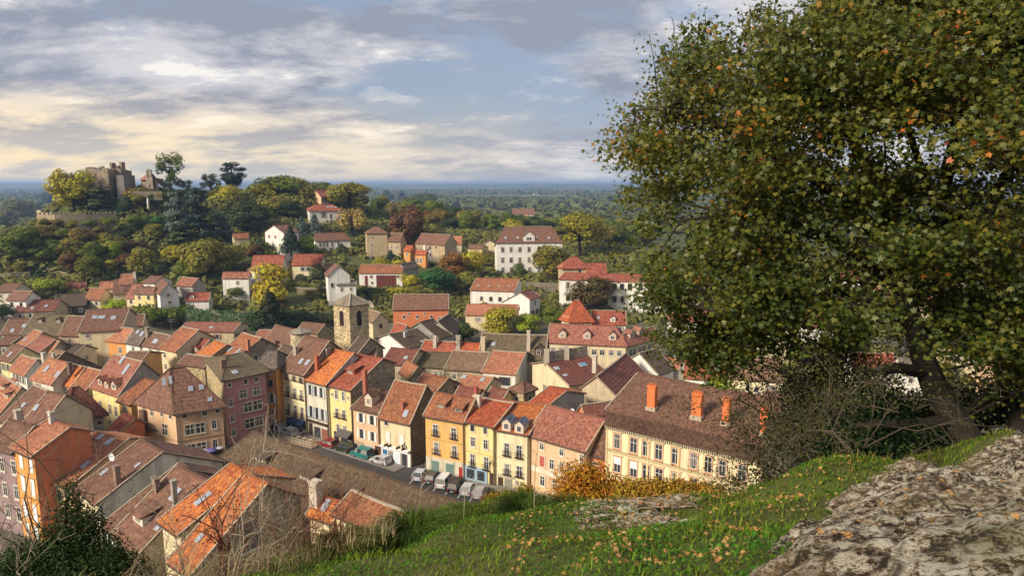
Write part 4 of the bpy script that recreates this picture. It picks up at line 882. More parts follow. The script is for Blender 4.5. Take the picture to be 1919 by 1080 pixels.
h('dark rubble gable house in the middle of the left quarter', (84, 674), (104, 677), R=(121, 660), h=8, roof='tan', wall='darkstone', deep=13, rows=0, chim=[(100, 673, 1.4, .6, .5, 'plain', (.5, .45, .35), 0)])
h('slate dark roof with a small skylight behind the rubble gable', (103, 662), (140, 665), R=(146, 650), h=7, roof='dark', wall='cream', rows=1)
h('small dark gable beyond the yellow fronted house', (-8, 646), (20, 646), R=(38, 633), h=7, roof='brown', wall='darkstone', rows=1)
h('big orange red roof over a cream house by the stone gable', (300, 652), (330, 659), R=(372, 620), h=9.5, roof='rust', wall='cream', rows=2, deep=4)
H_ = h('red ribbed roof house with a row of pale gabled dormers', (328, 649), (376, 659), R=(392, 638), h=9, roof='red', wall='lemon', dorm=[(334, 652, 1.0, .9, 'gable', (.7, .6, .4)), (345, 654, 1.0, .9, 'gable', (.7, .6, .4)), (356, 656, 1.0, .9, 'gable', (.7, .6, .4)), (367, 659, 1.0, .9, 'gable', (.7, .6, .4))], wins=[(0, 7.5, .6, 1.3, 'p', [333, 343, 354, 365])])
h('vivid orange roof next to the red ribbed one', (369, 665), (390, 673), R=(424, 648), h=9.5, roof='orange', wall='gold', rows=1)
h('red orange roof with a grey stone gable and brick chimney', (415, 662), (447, 673), R=(489, 635), h=10, roof='rust', wall='cream', wc={1: 'stone'}, sky=[(431, 656, .6, 1.3), (447, 658, .6, 1.3)], chim=[(465, 655, 2.2, .8, .6, 'brick', (.4, .15, .08), 1)], deep=4, rows=1, wins=[(1, 9.3, .8, 1.4, 'p', [.42])])
h('grey tiled roof with twin skylights and antenna chimneys', (235, 641), (261, 646), R=(276, 617), h=8, roof='grey', wall='white', sky=[(258, 622, .8, 1.0), (266, 626, .8, 1.2)], chim=[(276, 628, 2.0, 1.0, .7, 'stone', (.3, .25, .2), 0)], rows=1)
h('long grey brown roof with one white skylight and white walls', (258, 644), (303, 653), R=(318, 630), h=8, roof='brown', wall='white', sky=[(291, 640, 1.6, 1.0)], rows=1)
h('long low red roof below the ivy wall', (335, 621), (437, 622), R=(437, 609), h=5, roof='rose', wall='beige', rows=1, sky=[(395, 614, .9, .9)])
h('small brown ridge roof beside the tall slate roof', (243, 610), (266, 609), R=(264, 591), h=6, roof='brown', wall='beige', rows=1)
h('yellow stone building standing behind the pyramid roof', (336, 682), (383, 688), R=(398, 671), h=9.5, roof='brown', wall='gold', z=0, deep=1, rows=0)
# ================================================================== town around the church tower
h('rust brown roof before the ivy bank', (474, 641), (497, 641), R=(509, 620), h=7, roof='rose', wall='beige', rows=1)
h('wide tan roof beside the stone turret', (496, 641), (540, 652), R=(546, 621), h=7, roof='brown', wall='gold', rows=1, chim=[(516, 648, 1.4, .8, .6, 'brick', (.2, .1, .07), 0)])
h('brown roof house with rubble gable behind the stone turret', (556, 621), (595, 625), R=(608, 609), h=7, roof='brown', wall='stone', rows=0, deep=10)
h('dark slate roof wedge beside the orange townhouse', (509, 678), (529, 685), R=(551, 654), h=11.5, roof='dark', wall='beige', z=0, rows=1, deep=2)
h('dark roof slope in front of the church tower', (650, 662), (668, 666), R=(636, 632), h=10, roof='dark', wall='stone', z=0, D=8, k=3, rows=0)
h('maroon roof with one bright blue skylight near the tower', (672, 670), (702, 669), R=(690, 648), h=9, roof='maroon', wall='beige', z=0, rows=1, sky=[(676, 658, 1.2, 1.2, 'bluepane')])
h('ruined cream gable house with broken timber roof', (698, 604), (727, 600), h=8, gable=(708, 588), D=7, roof='tan', wall='cream', rows=1)
h('long coral house with brown roof and stone gable end', (736, 580), (839, 579), R=(851, 552.5), h=7.2, roof='brown', wall='redorange', wc={1: 'beige', 3: 'cream'}, name='house', wins=[(0, 4.6, .8, .9, 'p', [757, 782, 808]), (0, 4.0, .9, 1.0, 'x', [823]), (0, 5.6, .6, .6, 'p', [766, 795]), (1, 7.4, 1.0, 1.4, 'x', [.3])], deep=7)
h('white gabled house with black weathered roof', (760, 654), (813, 642), R=(781, 617), h=6, roof='dark', wall='white', rows=1, chim=[(759, 632, 1.4, .8, .6, 'plain', (.5, .48, .44), 0)], sky=[(790, 640, .5, .5)])
h('dark long roof with pale verge on the left of a pair', (821, 635), (845, 627), R=(811, 599), h=5.5, roof='dark', wall='grey', rows=1)
h('dark long roof on the right of a pair by the coral house', (845, 627), (864, 612), R=(840, 590), h=5.5, roof='dark', wall='grey', rows=1)
h('small red roof cottage with a white gable below the coral house', (733, 622), (751, 628), R=(762, 604), h=5, roof='red', wall='white', rows=0, deep=4, wins=[(1, 4.6, .8, .8, 'x', [.4])])
h('ribbed maroon roof with one small skylight', (716, 681), (767, 685), R=(784, 657), h=8, roof='maroon', wall='beige', z=0, rows=1, sky=[(760, 671, .8, .8)])
h('moss green roof over old stone walls', (770, 686), (832, 690), R=(847, 663), h=7, roof='moss', wall='stone', z=0, rows=1)
h('brown tan roof over stone walls next to the mossy one', (834, 692), (901, 696), R=(916, 669), h=7, roof='tan', wall='stone', z=0, rows=1)
h('coral red roof with dark tall windows below', (904, 697), (965, 702), R=(984, 673), h=7, roof='salmon', wall='white', z=0, wins=[(0, 5.2, 2.6, 1.9, 'p', [917, 945])], deep=4)
h('flat red roof strip behind the mossy roofs', (789, 658), (850, 663), R=(857, 643), h=8, roof='red', wall='beige', z=0, rows=1, chim=[(815, 650, 2.6, .8, .7, 'plain', (.5, .45, .38), 0)])
h('bright red orange roof between two stone chimneys', (855, 664), (896, 667), R=(901, 631), h=8, roof='bright', wall='beige', z=0, rows=1, chim=[(859, 652, 3.0, 1.0, .8, 'stone', (.4, .34, .27), 0)])
h('huge rough brown roof with dormer, dish and chimneys', (898, 668), (1020, 673), R=(1024, 630), h=8, roof='moss', wall='beige', z=0, rows=1, chim=[(905, 655, 3.0, 1.0, .8, 'plain', (.48, .38, .27), 0), (990, 655, 4.5, .8, .7, 'plain', (.5, .42, .33), 0)], sky=[(924, 645, .8, .8)], dorm=[(1009, 668, 2.0, 1.8, 'gable', (.09, .05, .04))])
RB = h('rose roofed institution with a row of small dormers', (1026, 641), (1172, 648), R=(1161, 613), h=8, roof='rose', wall='cream', hipB=0.6, name='long_building', cat='building', wins=[(0, 5.9, 1.3, 1.4, 'x', [1036, 1051, 1066, 1082, 1097, 1113, 1128, 1145, 1160])], dorm=[(1053, 634, 1.9, 1.4, 'gable', (.55, .42, .33)), (1099, 635, 1.9, 1.4, 'gable', (.55, .42, .33)), (1147, 638, 1.9, 1.4, 'gable', (.55, .42, .33))], ridge=True)
h('', (1172, 648), (1234, 631), R=(1161, 613), end='A', h=8, roof='rose', wall='cream', root=RB.rt, hipA=.6, wins=[(0, 5.7, 1.2, 1.8, 'x', [1181, 1188, 1199, 1206, 1216, 1223])], dorm=[(1184, 634, 1.8, 1.3, 'gable', (.55, .42, .33)), (1201, 629, 1.8, 1.3, 'gable', (.55, .42, .33))])
h('small pavilion with a steep red pyramid roof', None, None, R=(1093, 564), corners=((1052, 591), (1067, 595), (1108, 594.5)), h=6.5, roof='bright', wall='cream', rl=1.5, over=.7, rows=1)
h('white walled wing with a red roof beside the pavilion', (1110, 607), (1172, 608), R=(1178, 584), h=4, roof='red', wall='white', rows=1, dorm=[(1148, 604, 1.6, 1.4, 'gable', (.7, .66, .58))], sky=[(1121, 596, .7, .9)])
CV = h('large cream convent with a low red roof behind the rust tree', (1048, 524), (1330, 532), R=(1066, 512), end='A', h=11.5, roof='red', wall='white', name='convent', cat='building', wins=[(0, 9.4, 1.6, 2.4, 'p', [1064, 1087, 1127, 1151, 1165, 1180, 1200, 1220, 1240, 1260]), (0, 4.6, 1.5, 2.4, 'p', [1064, 1151, 1166, 1200, 1220, 1240])], hipA=.4)
h('', None, None, R=(1090, 482), corners=((1046, 497), (1054, 499.5), (1103, 499)), root=CV.rt, h=14, roof='red', wall='tan', rl=2.0, over=.7, wins=[(0, 12, 1.2, 1.6, 'p', [1086])])
h('', (1098, 511), (1136, 511), R=(1143, 494), root=CV.rt, h=12, roof='red', wall='white', rows=0)
SC = h('large white school with three window rows and a brown hipped roof', (930, 454), (1053, 453), R=(942, 425.5), end='A', h=15.5, roof='brown', wall='white', hipA=.85, hipB=.85, name='school_building', cat='school', maxp=60, deep=7,
       wins=[(0, 11.9, 1.5, 2.4, 'x', [941.5, 957.5, 974, 991, 1010, 1030, 1045]), (0, 7.0, 1.5, 2.5, 'x', [941.5, 957.5, 974, 991, 1010, 1030, 1045]), (0, 2.2, 1.5, 2.6, 'x', [942, 958.5, 975, 992, 1010, 1030, 1045]), (1, 11, 1.2, 3, 'p', [.3, .7])], dorm=[(991, 452, 5.5, 2.2, 'gable', (.66, .62, .54))], sky=[(947, 446, .9, .9), (969.5, 445.5, .9, .9), (1005, 445, .9, .9), (1028, 446, .9, .9)])
h('white house with an orange roof and four small dark windows', (881, 544), (963, 546.5), R=(972, 525.5), h=7.0, roof='rust', wall='white', wins=[(0, 3.9, 1.2, 1.6, 'p', [902, 919.5, 936.5, 954])], sky=[(896, 536, .6, .6), (916, 536, .6, .6), (934, 536, .6, .6), (953, 537, .6, .6)])
h('cream house with a long rose roof below the white house', (872, 590), (968, 591.5), R=(976, 572.5), h=5.5, roof='salmon', wall='cream', wins=[(0, 4.0, .8, 1.2, 'x', [893, 897]), (0, 4.0, .8, 1.2, 'p', [930])])
h('small white house with a hipped maroon roof', (992, 562), (1011, 556), R=(994, 544), h=7.5, roof='maroon', wall='white', wins=[(0, 5.8, .8, 1.5, 'c', [1002], (.08, .06, .05)), (0, 2.6, .8, 1.5, 's', [998, 1006], (.08, .06, .05)), (3, 4, 1.2, 1.6, 's', [.4], (.08, .06, .05))], deep=7)
h('white gable house with grey roof by the orange roofed cottage', (800, 469), (846, 468), h=7, gable=(829, 456), D=9, roof='brown', wall='white', wins=[(3, 4.8, 1.0, 1.4, 'p', [.15, .45]), (3, 5.2, 1.0, 1.3, 'p', [.78])])
h('orange walled cottage with a bright red roof and white chimney', (770, 475), (797, 476), R=(799, 460), h=6, roof='bright', wall='orange', wins=[(0, 2.8, 1.0, 2.2, 'x', [776, 782, 788])], chim=[(795, 465, 1.4, .9, .7, 'plain', (.7, .66, .6), 0)])
h('tiny flat red roof at the side of the orange cottage', (756, 470), (768, 470.5), R=(767, 461), h=5, roof='bright', wall='orange', rows=1)
h('wide brown roof behind the orange cottage', (778, 456), (833, 459), R=(820, 441), h=6, roof='brown', wall='tan', rows=1)
h('cream house with a red roof and long gable left of the school', (833, 457), (864, 457), R=(875, 441), h=7, roof='salmon', wall='cream', rows=1, deep=8)
h('small yellow house with brown roof left of the school', (876, 466), (902, 467), R=(908, 460), h=6, roof='brown', wall='yellow', rows=1)
h('plain yellow gable right beside the school', (904, 459), (931, 459), h=7, gable=(919, 451), D=8, roof='brown', wall='cream', wins=[])
TW = h('tall tan tower house with a grey pyramid roof', None, None, R=(706, 425), corners=((684, 435), (687, 437), (725, 436.5)), h=11.5, roof='brown', wall='tan', rl=1.2, over=.5, wins=[(0, 9.4, .9, 1.3, 'x', [697]), (0, 6.0, .9, 1.3, 'x', [697]), (0, 2.6, .9, 1.3, 'x', [697])])
h('', (727, 451.5), (750, 452), R=(740, 438), root=TW.rt, h=8, roof='brown', wall='tan', wins=[(0, 5.0, .9, 1.3, 'x', [733, 743]), (0, 2.0, .9, 1.3, 'x', [735])], deep=4)
BN = h('white barn with an orange roof and dark red timber doors', (672, 511.5), (753, 511.5), R=(756, 497), h=7.2, roof='rust', wall='white', name='barn', cat='barn', wins=[(0, 5.6, .9, .9, 'p', [695, 745]), (0, 3.0, .8, .9, 'p', [697])])
wall_box(BN, 0, .40, .86, .3, 6.2, .08, 'timber_front', 'painted', (.15, .035, .028)); wall_box(BN, 0, .13, .20, .3, 6.0, .08, 'timber_door', 'painted', (.15, .035, .028))
for t in (.43, .5, .57, .64, .71, .78): wall_box(BN, 0, t - .004, t + .004, .3, 6.2, .14, 'timber_post', 'dark_wood')
for z in (2.2, 4.2): wall_box(BN, 0, .40, .86, z, z + .12, .13, 'timber_rail', 'dark_wood')
h('weathered grey shed leaning on the white barn', (756, 503), (783, 499), R=(778, 488), h=8, roof='grey', wall='grey', name='shed', cat='shed', rows=1)
h('white chalet with an oversized brown hipped roof', (590, 450.5), (656, 448.5), R=(588, 431), end='A', h=5.6, roof='brown', wall='white', hipB=.9, name='house', wins=[(0, 3.6, 1.0, 2.2, 'x', [600, 607, 613, 622, 634]), (0, 1.2, 1.4, 1.4, 'p', [605, 620])])
VL = h('white hilltop villa with two stacked red roofs and a glass balcony', (579, 395.5), (640, 394.5), R=(586, 384), end='A', h=6.5, roof='red', wall='white', name='villa', cat='villa', hipA=.7, hipB=.7, wins=[(0, 4.4, 2.6, 2.6, 'p', [606]), (0, 3.6, .9, 2.4, 'p', [619.5]), (0, .8, .9, 1.6, 'p', [612, 620])], sky=[(614, 388, 1.0, .8), (621, 388, 1.0, .8), (629, 389, 1.0, .8)], deep=4)
VU = h('', None, None, R=(590, 355.5), corners=((579, 367.5), (601, 369), (624.5, 368)), h=13.2, z=28.1, root=VL.rt, roof='red', wall='white', wc={3: 'peach'}, wins=[(0, 11.8, .9, 1.9, 's', [604.5, 609.5, 615, 620], (.3, .06, .05)), (3, 11.6, .9, 1.9, 's', [588, 594], (.3, .06, .05))])
h('cream house with a red roof beside the round topiary', (547, 496), (601.5, 496), R=(605, 476), h=7.5, roof='red', wall='lemon', wins=[(0, 5.6, 1.0, 1.6, 's', [567, 577.5], (.3, .32, .28)), (0, 1.8, 1.0, 2.0, 's', [573, 581], (.3, .32, .28)), (1, 4, .9, 1.2, 'x', [.5])])
h('pale house with a rose roof half hidden by the yellow tree', (470, 507), (528, 506), R=(532, 479), h=7, roof='red', wall='white', wins=[(0, 5, .9, 1.5, 's', [480, 495])])
h('long white house with a low rose roof left of the yellow tree', (416, 520), (465, 520), R=(467, 504), h=7, roof='rose', wall='white', wins=[(0, 5.0, 1.0, 1.3, 'x', [445]), (0, 1.9, 1.0, 1.6, 'x', [428, 450])])
h('narrow white stair tower between the two pale houses', (464, 506), (478, 507), R=(479, 499), h=9, roof='rose', wall='white', wins=[(0, 7.6, .9, 1.1, 's', [468]), (0, 5, .9, 1.3, 's', [469])], D=7)
h('white gabled cottage with maroon shutters in the trees', (496, 435), (531, 437), h=6, gable=(512, 423), D=8, roof='brown', wall='white', wins=[(3, 4.2, 1.0, 1.3, 'c', [.22, .56], (.25, .04, .04))])
h('tiny tan cottage below the big cedar', (438, 447), (466, 446), R=(458, 437.5), h=4.5, roof='rust', wall='cream', rows=0)
h('narrow white gable house above the church tower', (614, 518), (655, 516), h=9.5, gable=(634, 499), D=8, roof='brown', wall='white', wins=[(3, 6.2, .9, 1.6, 'p', [.18]), (3, 6.2, .9, 1.1, 'p', [.55])])
h('white cube shaped house just behind the church tower', (631, 535), (666, 534), R=(660, 527), h=6.5, roof='grey', wall='white', rows=1, D=6)
h('small cream annex beside the topiary house', (606, 506), (629, 506), R=(631, 495), h=5, roof='brown', wall='cream', wstyle='s', rows=1)
h('lone pale house with brown roof out in the woods', (960, 400.5), (1001, 400.5), R=(992, 392), h=6, roof='brown', wall='peach', z=14, rows=1)
h('flat white building among trees right of the villa', (812, 407.5), (834, 407.5), R=(836, 405), h=4, roof='grey', wall='white', z=12, minp=4, maxp=8, rows=0, ridge=False)
# ================================================================== between square and institution
D6 = h('cream workshop with a tall firewall parapet on its maroon roof', (1066, 723), (1146, 708), R=(1021, 689), end='A', h=7.5, roof='maroon', wall='cream', z=0, deep=5, sky=[(1043, 691, 1.0, 1.0), (1092, 684, 1.6, 1.2, 'bluepane'), (1059, 704, .8, .6)], wins=[(3, 4.6, .7, 1.4, 'p', [.35, .4, .6, .65])])
b = MB(); p, q = D6.rA, D6.rB
b.beam(D6.lc(p + np.array([0, 0, .9])), D6.lc(q + np.array([0, 0, .9])), .45, 2.8); b.build('firewall', 'rubble_stone', D6.rt, (.33, .28, .2))
for t in (.03, .5):
    b = MB(); x = p * (1 - t) + q * t; b.box((-.55, -.55, -.6), (.55, .55, 2.9), 0, D6.lc(x)); b.build('chimney', 'plaster_worn', D6.rt, (.45, .38, .3))
h('', None, None, R=(1108, 708), corners=((1083, 716), (1120, 721), (1141, 711.5)), turn=True, root=D6.rt, h=5.5, roof='tan', wall='white', wc={1: 'tan'}, z=0, over=.3, wins=[(0, 3.6, .7, 1.6, 'p', [1089, 1096])], k=1.4)  # right wall tan: the white wall's shaded side painted as a colour
TU = h('little stone belvedere with a brown pyramid roof', None, None, R=(980, 717), corners=((957, 729), (981, 736), (1003, 728)), h=9.5, roof='brown', wall='gold', z=0, rl=.4, over=.4, wins=[(3, 7.8, .8, 1.1, 'p', [.5]), (0, 7.8, .8, 1.1, 'p', [.5])])
h('smooth red roof beside the stone belvedere', (992, 757), (1021, 766), R=(1060, 735), h=8.5, roof='bright', wall='grey', z=0, rows=0)
h('ribbed maroon roof left of the stone belvedere', (910, 748), (938, 755), R=(951, 733), h=8, roof='maroon', wall='yellow', z=0, rows=0)
h('low dark red roof behind the ochre house', (852, 744), (896, 753), R=(906, 734), h=8, roof='maroon', wall='beige', z=0, rows=0, chim=[(892, 748, 2.4, .6, .6, 'brick', (.36, .08, .05), 0)])
h('rose roof with two white skylights behind the square', (857, 724), (907, 732), R=(923, 709), h=7.5, roof='salmon', wall='beige', z=0, rows=0, sky=[(870, 707, .7, .9), (904, 712, .7, .9)])
h('patchy orange brown roof behind the rubble gable', (776, 723), (819, 733), R=(838, 711), h=8, roof='rust', wall='stone', z=0, rows=0)
h('small rust roof by the maroon ribbed roof', (750, 696), (768, 708), R=(782, 687), h=8, roof='rust', wall='stone', z=0, rows=0)
h('dark red low roofs in the courtyard beside the ornate building', (1096, 779), (1150, 771), R=(1144, 745), h=6.5, roof='maroon', wall='redorange', z=0, rows=0)
h('broad ribbed maroon roof with one dormer behind the ornate building', (1156, 746), (1206, 698), R=(1172, 664), h=7, roof='maroon', wall='beige', z=0, rows=0, deep=3, chim=[(1114, 688, 2.4, 1.0, .8, 'plain', (.5, .42, .34), 0)])
h('dark roofed hall with a pale blank gable', (1232, 702), (1262, 692), R=(1228, 655), h=6, roof='dark', wall='white', z=0, rows=0, deep=4)
h('small red roof with a white curved gable under the tree', (1239, 682), (1272, 691), R=(1280, 657), h=6, roof='salmon', wall='white', z=0, rows=0, sky=[(1265, 668, .7, .9)], chim=[(1233, 676, 2.6, .7, .6, 'plain', (.6, .55, .48), 0)])
h('red roof strip under the hanging branches', (1281, 706), (1365, 714), R=(1370, 681), h=5, roof='red', wall='white', z=0, rows=0)
h('cream house with a broad brown roof next to the lime green tree', (1365, 707), (1467, 714), R=(1474, 676), h=6.5, roof='tan', wall='lemon', z=0, wins=[(0, 4.4, .7, 1.6, 'p', [1401]), (0, 4.1, .8, 1.2, 'p', [1417]), (0, 4.4, 1.8, 1.7, 'x', [1443])])
h('tall pale chapel like hall behind the brown roof', (1412, 614), (1482, 612), R=(1486, 597), h=11, roof='grey', wall='cream', wins=[(0, 7.4, 1.0, 2.2, 'p', [1421]), (0, 3.0, 1.4, 1.8, 'p', [1424])])
h('house with a hipped red roof and pale walls seen below the branches', None, None, R=(1385, 617), corners=((1345, 634), (1391, 637.5), (1413, 625)), h=8.5, roof='salmon', wall='cream', rl=4, rows=2)
h('scarlet roof seen through the bare shrub', (1505, 610), (1562, 611), R=(1564, 589), h=6, roof='red', wall='white')
h('white house with red roof seen through the crown', (1566, 522), (1612, 522), R=(1614, 507), h=7, roof='red', wall='white')
for i, (u, v, w, rf, wl, lab) in enumerate([(1640, 560, 60, 'rose', 'white', 'rose roofed house glimpsed through the leaves, higher one'), (1740, 585, 70, 'red', 'cream', 'red roofed house glimpsed right of the leaning trunk'), (1600, 690, 80, 'red', 'white', 'red roofed house glimpsed through bare twigs'), (1690, 700, 70, 'grey', 'white', 'white house with a grey roof behind the dark ivy'),
                                         (1780, 660, 80, 'rose', 'cream', 'rose roofed house between the two trunks'), (1850, 600, 70, 'brown', 'peach', 'brown roofed house low between the trunks'), (1660, 770, 90, 'grey', 'pale', 'pale flat house under the leaning trunk'), (1860, 700, 80, 'red', 'peach', 'peach house at the right margin behind the tree'), (1250, 600, 70, 'rose', 'white', 'rose roofed wing behind the hanging twigs'), (1320, 590, 80, 'red', 'cream', 'red roofed hall behind the hanging twigs')]):
    h(lab, (u, v), (u + w, v + 3), R=(u + w + 10, v - 24), h=7, roof=rf, wall=wl)
h('brown roof wedge on the rear slope of the ornate building', (1420, 760), (1470, 775), R=(1440, 740), h=5, roof='brown', wall='white', z=0, rows=0)
# ================================================================== church tower, turret, castle, walls
def church_tower():
    hh = 17.0; z = 0
    Lw, Nw, Rw = on_z(624, 569, hh), on_z(654, 573, hh), on_z(689.5, 568, hh)
    c = [Nw, Rw, Lw + Rw - Nw, Lw]; ctr = sum(c) / 4; base = np.array([ctr[0], ctr[1], 0.0]); lc = lambda p: tuple(np.asarray(p) - base)
    rt = empty('church_tower', tuple(base), 'square stone church tower with arched belfry openings and a lichen roof', 'church tower')
    up = np.array([0, 0, 1.0]); mb = MB()
    for i in range(4):
        p, q = c[i], c[(i + 1) % 4]; P = lambda t, zz: np.array([p[0] + (q[0] - p[0]) * t, p[1] + (q[1] - p[1]) * t, zz])
        for t0, t1, z0, z1 in ((0, 1, -1, 11.2), (0, .36, 11.2, 15.3), (.64, 1, 11.2, 15.3), (0, 1, 15.3, hh)): mb.quad(lc(P(t0, z0)), lc(P(t1, z0)), lc(P(t1, z1)), lc(P(t0, z1)))
        on = np.cross((q - p) / np.linalg.norm(q - p), up); inn = -on * .5
        # belfry opening with round head, reveals and a dark louvre behind
        arc = [(0.5 + .14 * math.cos(a), 14.6 + .75 * math.sin(a)) for a in np.linspace(PI, 0, 9)]
        pts = [(.36, 11.2), (.36, 15.3)] + [(.36, 14.6)]
        for (ta, za), (tb, zb_) in zip(arc[:-1], arc[1:]): mb.quad(lc(P(ta, za)), lc(P(tb, zb_)), lc(P(tb, 15.32)), lc(P(ta, 15.32)))
        rv = MB(); prof = [(.36, 11.2)] + arc + [(.64, 11.2)]
        for (ta, za), (tb, zb_) in zip(prof, prof[1:] + prof[:1]):
            a_, b_ = P(ta, za), P(tb, zb_); rv.quad(lc(a_), lc(b_), lc(b_ + inn), lc(a_ + inn))
            m_ = np.array([.5, 13.0]); oa = np.array([ta, za]); ob = np.array([tb, zb_]); ga = P(*(m_ + (oa - m_) * np.array([1.28, 1.13]))) + on * .04; gb = P(*(m_ + (ob - m_) * np.array([1.28, 1.13]))) + on * .04
            if za > 11.3 or zb_ > 11.3: rv.quad(lc(a_ + on * .04), lc(b_ + on * .04), lc(gb), lc(ga))
        o = rv.build('belfry_opening', 'plaster', rt, (.52, .44, .31))
        g = MB(); g.quad(lc(P(.3, 11) + inn), lc(P(.7, 11) + inn), lc(P(.7, 15.4) + inn), lc(P(.3, 15.4) + inn)); g.build('louvre_backing', 'dark_wood', o)
        for k_ in range(7):
            zz = 11.4 + k_ * .55; g = MB(); g.beam(lc(P(.37, zz) + inn * .6), lc(P(.63, zz) + inn * .6), .3, .06); g.build('louvre', 'dark_wood', o)
        s_ = MB(); x = (P(0, 10.3) + P(1, 10.3)) / 2; s_.beam(lc(P(-.01, 10.3) + on * .06), lc(P(1.01, 10.3) + on * .06), .22, .22); s_.build('string_course', 'plaster', rt, (.40, .33, .22))
    mb.build('wall', 'rubble_stone', rt, (.56, .43, .23))
    rb = MB(); apex = ctr * 1.0; apex = np.array([ctr[0], ctr[1], hh + 2.6])
    for i in range(4):
        p, q = [np.array([*(ctr[:2] + (x[:2] - ctr[:2]) * 1.17), hh - .15]) for x in (c[i], c[(i + 1) % 4])]
        for j in range(6):
            t0, t1 = j / 6, (j + 1) / 6; st = up * .06
            a, b_, c_, d = p + (apex - p) * t0 + st, q + (apex - q) * t0 + st, q + (apex - q) * t1, p + (apex - p) * t1
            rb.quad(lc(a), lc(b_), lc(c_), lc(d), ((0, j), (5, j), (5, j + 1), (0, j + 1))); rb.quad(lc(a - st * 2), lc(b_ - st * 2), lc(b_), lc(a))
        rb.quad(lc(q - up * .05), lc(p - up * .05), lc(np.array([ctr[0], ctr[1], hh - .2])), lc(np.array([ctr[0], ctr[1], hh - .2])))
    rb.build('roof', 'roof_weathered', rt, (.27, .23, .17))
    for i in range(4):
        p = np.array([*(ctr[:2] + (c[i][:2] - ctr[:2]) * 1.17), hh - .05]); b_ = MB(); b_.beam(lc(p), lc(apex + up * .05), .3, .2); b_.build('hip_tiles', 'mortar', rt)
church_tower()
def turret():
    P = on_z(562, 624, 11.5); r = 2.35; rt = empty('stone_turret', (P[0], P[1], 0), 'round pale stone turret with a flat conical roof', 'turret')
    b = MB(); b.lathe([(r, -.5), (r, 11.4), (r + .15, 11.5), (r + .15, 11.75)], 24); b.build('wall', 'fine_stone', rt, (.56, .46, .28))
    b = MB(); b.lathe([(r + .5, 11.7), (r + .5, 11.85), (r * .6, 12.35), (0.05, 12.9)], 24); b.build('roof', 'roof_weathered', rt, (.30, .26, .20))
turret()
def castle():
    ST = (.31, .235, .15)
    def blk(b, u0, u1, vb, vt, d, dep, cren=0, rag=0):
        P = at_dist(u0, 345, d); Q = at_dist(u1, 345, d); zt = CZ + (345 - vt) * d / FPX; zb = CZ + (345 - vb) * d / FPX
        x0, x1, y = P[0], Q[0], P[1]; n = max(2, int((x1 - x0) / 1.6))
        b.box((x0, y, zb - 4), (x1, y + dep, zt - (rag and 1.2)))
        for i in range(n):
            if rag:
                hh = random.random() * rag; a = x0 + (x1 - x0) * i / n; e = x0 + (x1 - x0) * (i + 1) / n
                b.box((a, y + .02, zt - 1.2), (e, y + 1.0, zt - 1.2 + hh))
            elif cren and i % 2 == 0:
                a = x0 + (x1 - x0) * i / n; e = x0 + (x1 - x0) * (i + 1) / n; b.box((a, y + .02, zt), (e, y + .9, zt + .9))
        return x0, x1, y, zb, zt
    P = at_dist(205, 345, 368); rt = empty('castle_ruin', (P[0], P[1], CZ - 4), 'ruined stone castle keep with broken towers on the hilltop', 'castle')
    def loc(b):
        b.v = [(x - P[0], y - P[1], z - (CZ - 4)) for x, y, z in b.v]; return b
    b = MB(); x0, x1, y, zb, zt = blk(b, 166, 217, 362, 317.5, 366, 16, rag=1.6); loc(b).build('keep', 'rubble_stone', rt, ST)
    b = MB(); b.box((x0 - 1.6, y + 1.2, zb - 3), (x0 + .1, y + 13, zt - .3)); loc(b).build('side_wall', 'rubble_stone', rt, tuple(.8 * c_ for c_ in ST))
    wz = CZ + (345 - 334) * 366 / FPX
    for u, v, w, hh in ((184.5, 334, .8, 2.2), (187.5, 334, .8, 2.2), (197, 348, 1.2, 1.2), (196, 322, 2.0, 1.0)):
        q = at_dist(u, 345, 366); z = CZ + (345 - v) * 366 / FPX; b = MB(); b.box((q[0] - w / 2, y - .03, z - hh / 2), (q[0] + w / 2, y + .1, z + hh / 2)); loc(b).build('window', 'glass', rt)
        b = MB(); b.box((q[0] - w / 2 - .25, y - .1, z + hh / 2), (q[0] + w / 2 + .25, y + .05, z + hh / 2 + .3)); loc(b).build('lintel', 'fine_stone', rt, (.45, .37, .25))
    b = MB(); blk(b, 210, 234, 358, 319, 368, 9, rag=1.0); loc(b).build('tower', 'rubble_stone', rt, tuple(.85 * c_ for c_ in ST))
    b = MB(); blk(b, 208, 214, 322, 311.5, 371, 3); loc(b).build('tower_turret', 'rubble_stone', rt, (.30, .22, .15))
    b = MB(); blk(b, 214, 226, 322, 312, 371.5, 4, rag=.8); loc(b).build('tower_top', 'rubble_stone', rt, (.33, .20, .15))
    b = MB(); blk(b, 226, 232, 322, 310, 371, 3); loc(b).build('tower_turret', 'rubble_stone', rt, (.30, .22, .15))
    b = MB(); blk(b, 217, 237, 362, 331, 362, 5); loc(b).build('grey_bastion', 'rubble_stone', rt, (.22, .21, .19))
    b = MB(); blk(b, 234, 243, 358, 327, 370, 4, rag=1.2); blk(b, 240, 249, 358, 331, 374, 3); loc(b).build('curtain_wall', 'rubble_stone', rt, tuple(.8 * c_ for c_ in ST))
    # chapel
    q = at_dist(275, 345, 360); zg = CZ - (352 - 345) * 360 / FPX
    ch = empty('chapel', (q[0], q[1], zg), 'small castle chapel with an arched bellcote gable', 'chapel')
    def lo(b):
        b.v = [(x - q[0], y - q[1], z - zg) for x, y, z in b.v]; return b
    X = lambda u: at_dist(u, 345, 360)[0]; Z = lambda v: CZ + (345 - v) * 360 / FPX; y = q[1]
    b = MB(); b.box((X(255), y + 2, Z(356)), (X(273), y + 9, Z(338))); lo(b).build('nave', 'fine_stone', ch, (.50, .36, .24))
    b = MB(); b.box((X(273), y, Z(356)), (X(289), y + 1.2, Z(334)));
